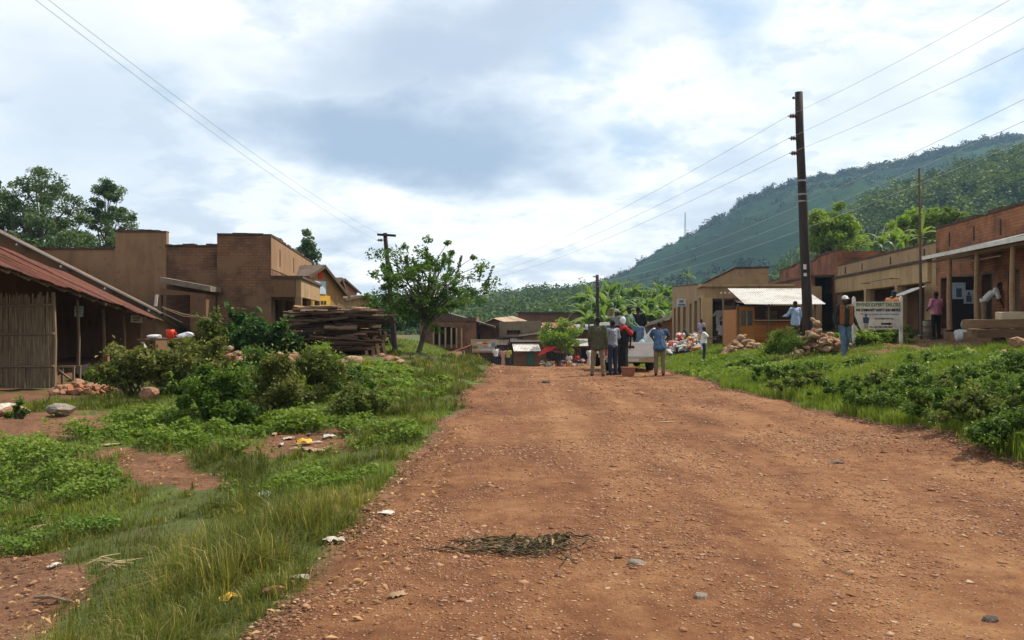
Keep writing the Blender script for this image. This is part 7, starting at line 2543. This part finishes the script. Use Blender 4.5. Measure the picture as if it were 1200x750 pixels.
mb = MB(); mb.box((cx0, cy0 + .1, h1(cx0, cy0) + .38), (1.5, 1.6, .05)); mb.build('board', M_PLANK, stl)
for a in (-1, 1):
    for b in (-1, 1):
        mb = MB(); mb.box((cx0 + a * .7, cy0 + .1 + b * .7, h1(cx0, cy0) + .1), (.07, .07, .5)); mb.build('leg', M_PLANK, stl)


def parasol(label, px, py_top, d, r, mat, tiltd, top_h):
    x = XD(px, d); g = h1(x, d)
    t = W(px, py_top, d)
    root = thing('parasol', label, 'parasol', (x, d, g))
    mb = MB()
    Rm = Matrix.Rotation(math.radians(tiltd), 3, 'Y')
    n = 8
    vs = [t] + [t + Rm @ Vector((r * math.cos(2 * PI * k / n), r * math.sin(2 * PI * k / n), -r * .45)) for k in range(n)]
    mb.add(vs, [(0, 1 + k, 1 + (k + 1) % n) for k in range(n)]); mb.build('canopy', mat, root)
    mb = MB(); mb.tube([(x, d, g - .1), t - Vector((0, 0, .02))], .025, 6); mb.build('pole', M_POLEW, root, uv=False)


parasol('big red parasol tilted beside the plank kiosk', 639.5, 406, 70, .95, M_RED, -24, 1)
parasol('small red and white parasol under the bright round tree', 653, 409, 71, .6, m_cloth('faded_red', (.5, .12, .12), .4), 10, 1)
parasol('pale faded parasol right of the small red one', 659, 410, 72, .55, m_cloth('faded_pink', (.55, .3, .32), .5), -8, 1)
for k in range(46):
    px, d = random.uniform(634, 684), random.uniform(68.5, 72)
    x = XD(px, d)
    o = bpy.data.objects.new('market_bundle', random.choice(CB))
    col.objects.link(o)
    s = random.uniform(.12, .26)
    o.location = (x, d, h1(x, d) + s * .5 + random.random() * .45)
    o.rotation_euler = (random.uniform(-.6, .6), 0, random.uniform(0, 6))
    o.scale = (s, s, s)
    tag(o, 'small coloured bundle of goods on the market ground under the round tree', 'bundle', 'market goods under the round tree')
mb = MB()
g = h1(XD(666.5, 69), 69)
jc = thing('jerrycan', 'yellow jerrycan standing among the market goods', 'jerrycan', (XD(666.5, 69), 69, g))
mb.box((XD(666.5, 69), 69, g + .24), (.34, .22, .46), None, .01, .9); mb.build('body', M_YEL, jc)
mb = MB(); mb.lathe((XD(666.5, 69) + .08, 69, g + .47), [(.04, 0), (.04, .06)], 8); mb.build('cap', M_RED, jc, uv=False)
g = h1(XD(697, 72.6), 72.6)
jc = thing('jerrycan', 'orange-yellow container beside the far woman in white', 'jerrycan', (XD(697, 72.6), 72.6, g))
mb = MB(); mb.box((XD(697, 72.6), 72.6, g + .45), (.45, .3, .85), None, .01, .9); mb.build('body', M_YEL, jc)
mb = MB(); mb.lathe((XD(697, 72.6) + .08, 72.6, g + .88), [(.05, 0), (.05, .07)], 8); mb.build('cap', M_RED, jc, uv=False)
# hanging clothes in the corner shop's bay
for px, zc_, mt, lb in ((843, 1.75, C_WHITE, 'white garment hanging in the bay of the tan corner shop'), (850.5, 1.55, C_RED, 'red garment hanging in the bay of the tan corner shop'), (853, .75, C_PINK, 'pink garment hanging low in the bay of the tan corner shop')):
    x = XD(px, 46.3)
    mb = MB()
    mb.prism([(x - .16, 46.3, zc_ - .4), (x + .16, 46.3, zc_ - .42), (x + .17, 46.3, zc_ + .18), (x + .3, 46.3, zc_ + .02), (x + .36, 46.3, zc_ + .1), (x + .16, 46.3, zc_ + .38), (x - .16, 46.3, zc_ + .38), (x - .36, 46.3, zc_ + .1), (x - .3, 46.3, zc_ + .02), (x - .17, 46.3, zc_ + .18)], (0, .06, 0))
    tag(mb.build('hanging_garment', mt, None), lb, 'garment')

# ================================================================== haze
mb = MB()
mb.box((0, 565, 136), (2640, 1590, 290))
hz = mb.build('haze', None, None, uv=False)
m = bpy.data.materials.new('air')
m.use_nodes = True
nt = m.node_tree
nt.nodes.remove(nt.nodes['Principled BSDF'])
pv = nt.nodes.new('ShaderNodeVolumePrincipled')
pv.inputs['Color'].default_value = (.42, .72, 1.0, 1)
pv.inputs['Density'].default_value = .00027
pv.inputs['Anisotropy'].default_value = .2
nt.links.new(pv.outputs[0], nt.nodes['Material Output'].inputs['Volume'])
hz.data.materials.append(m)
tag(hz, 'thin bluish haze over the valley', kind='stuff')
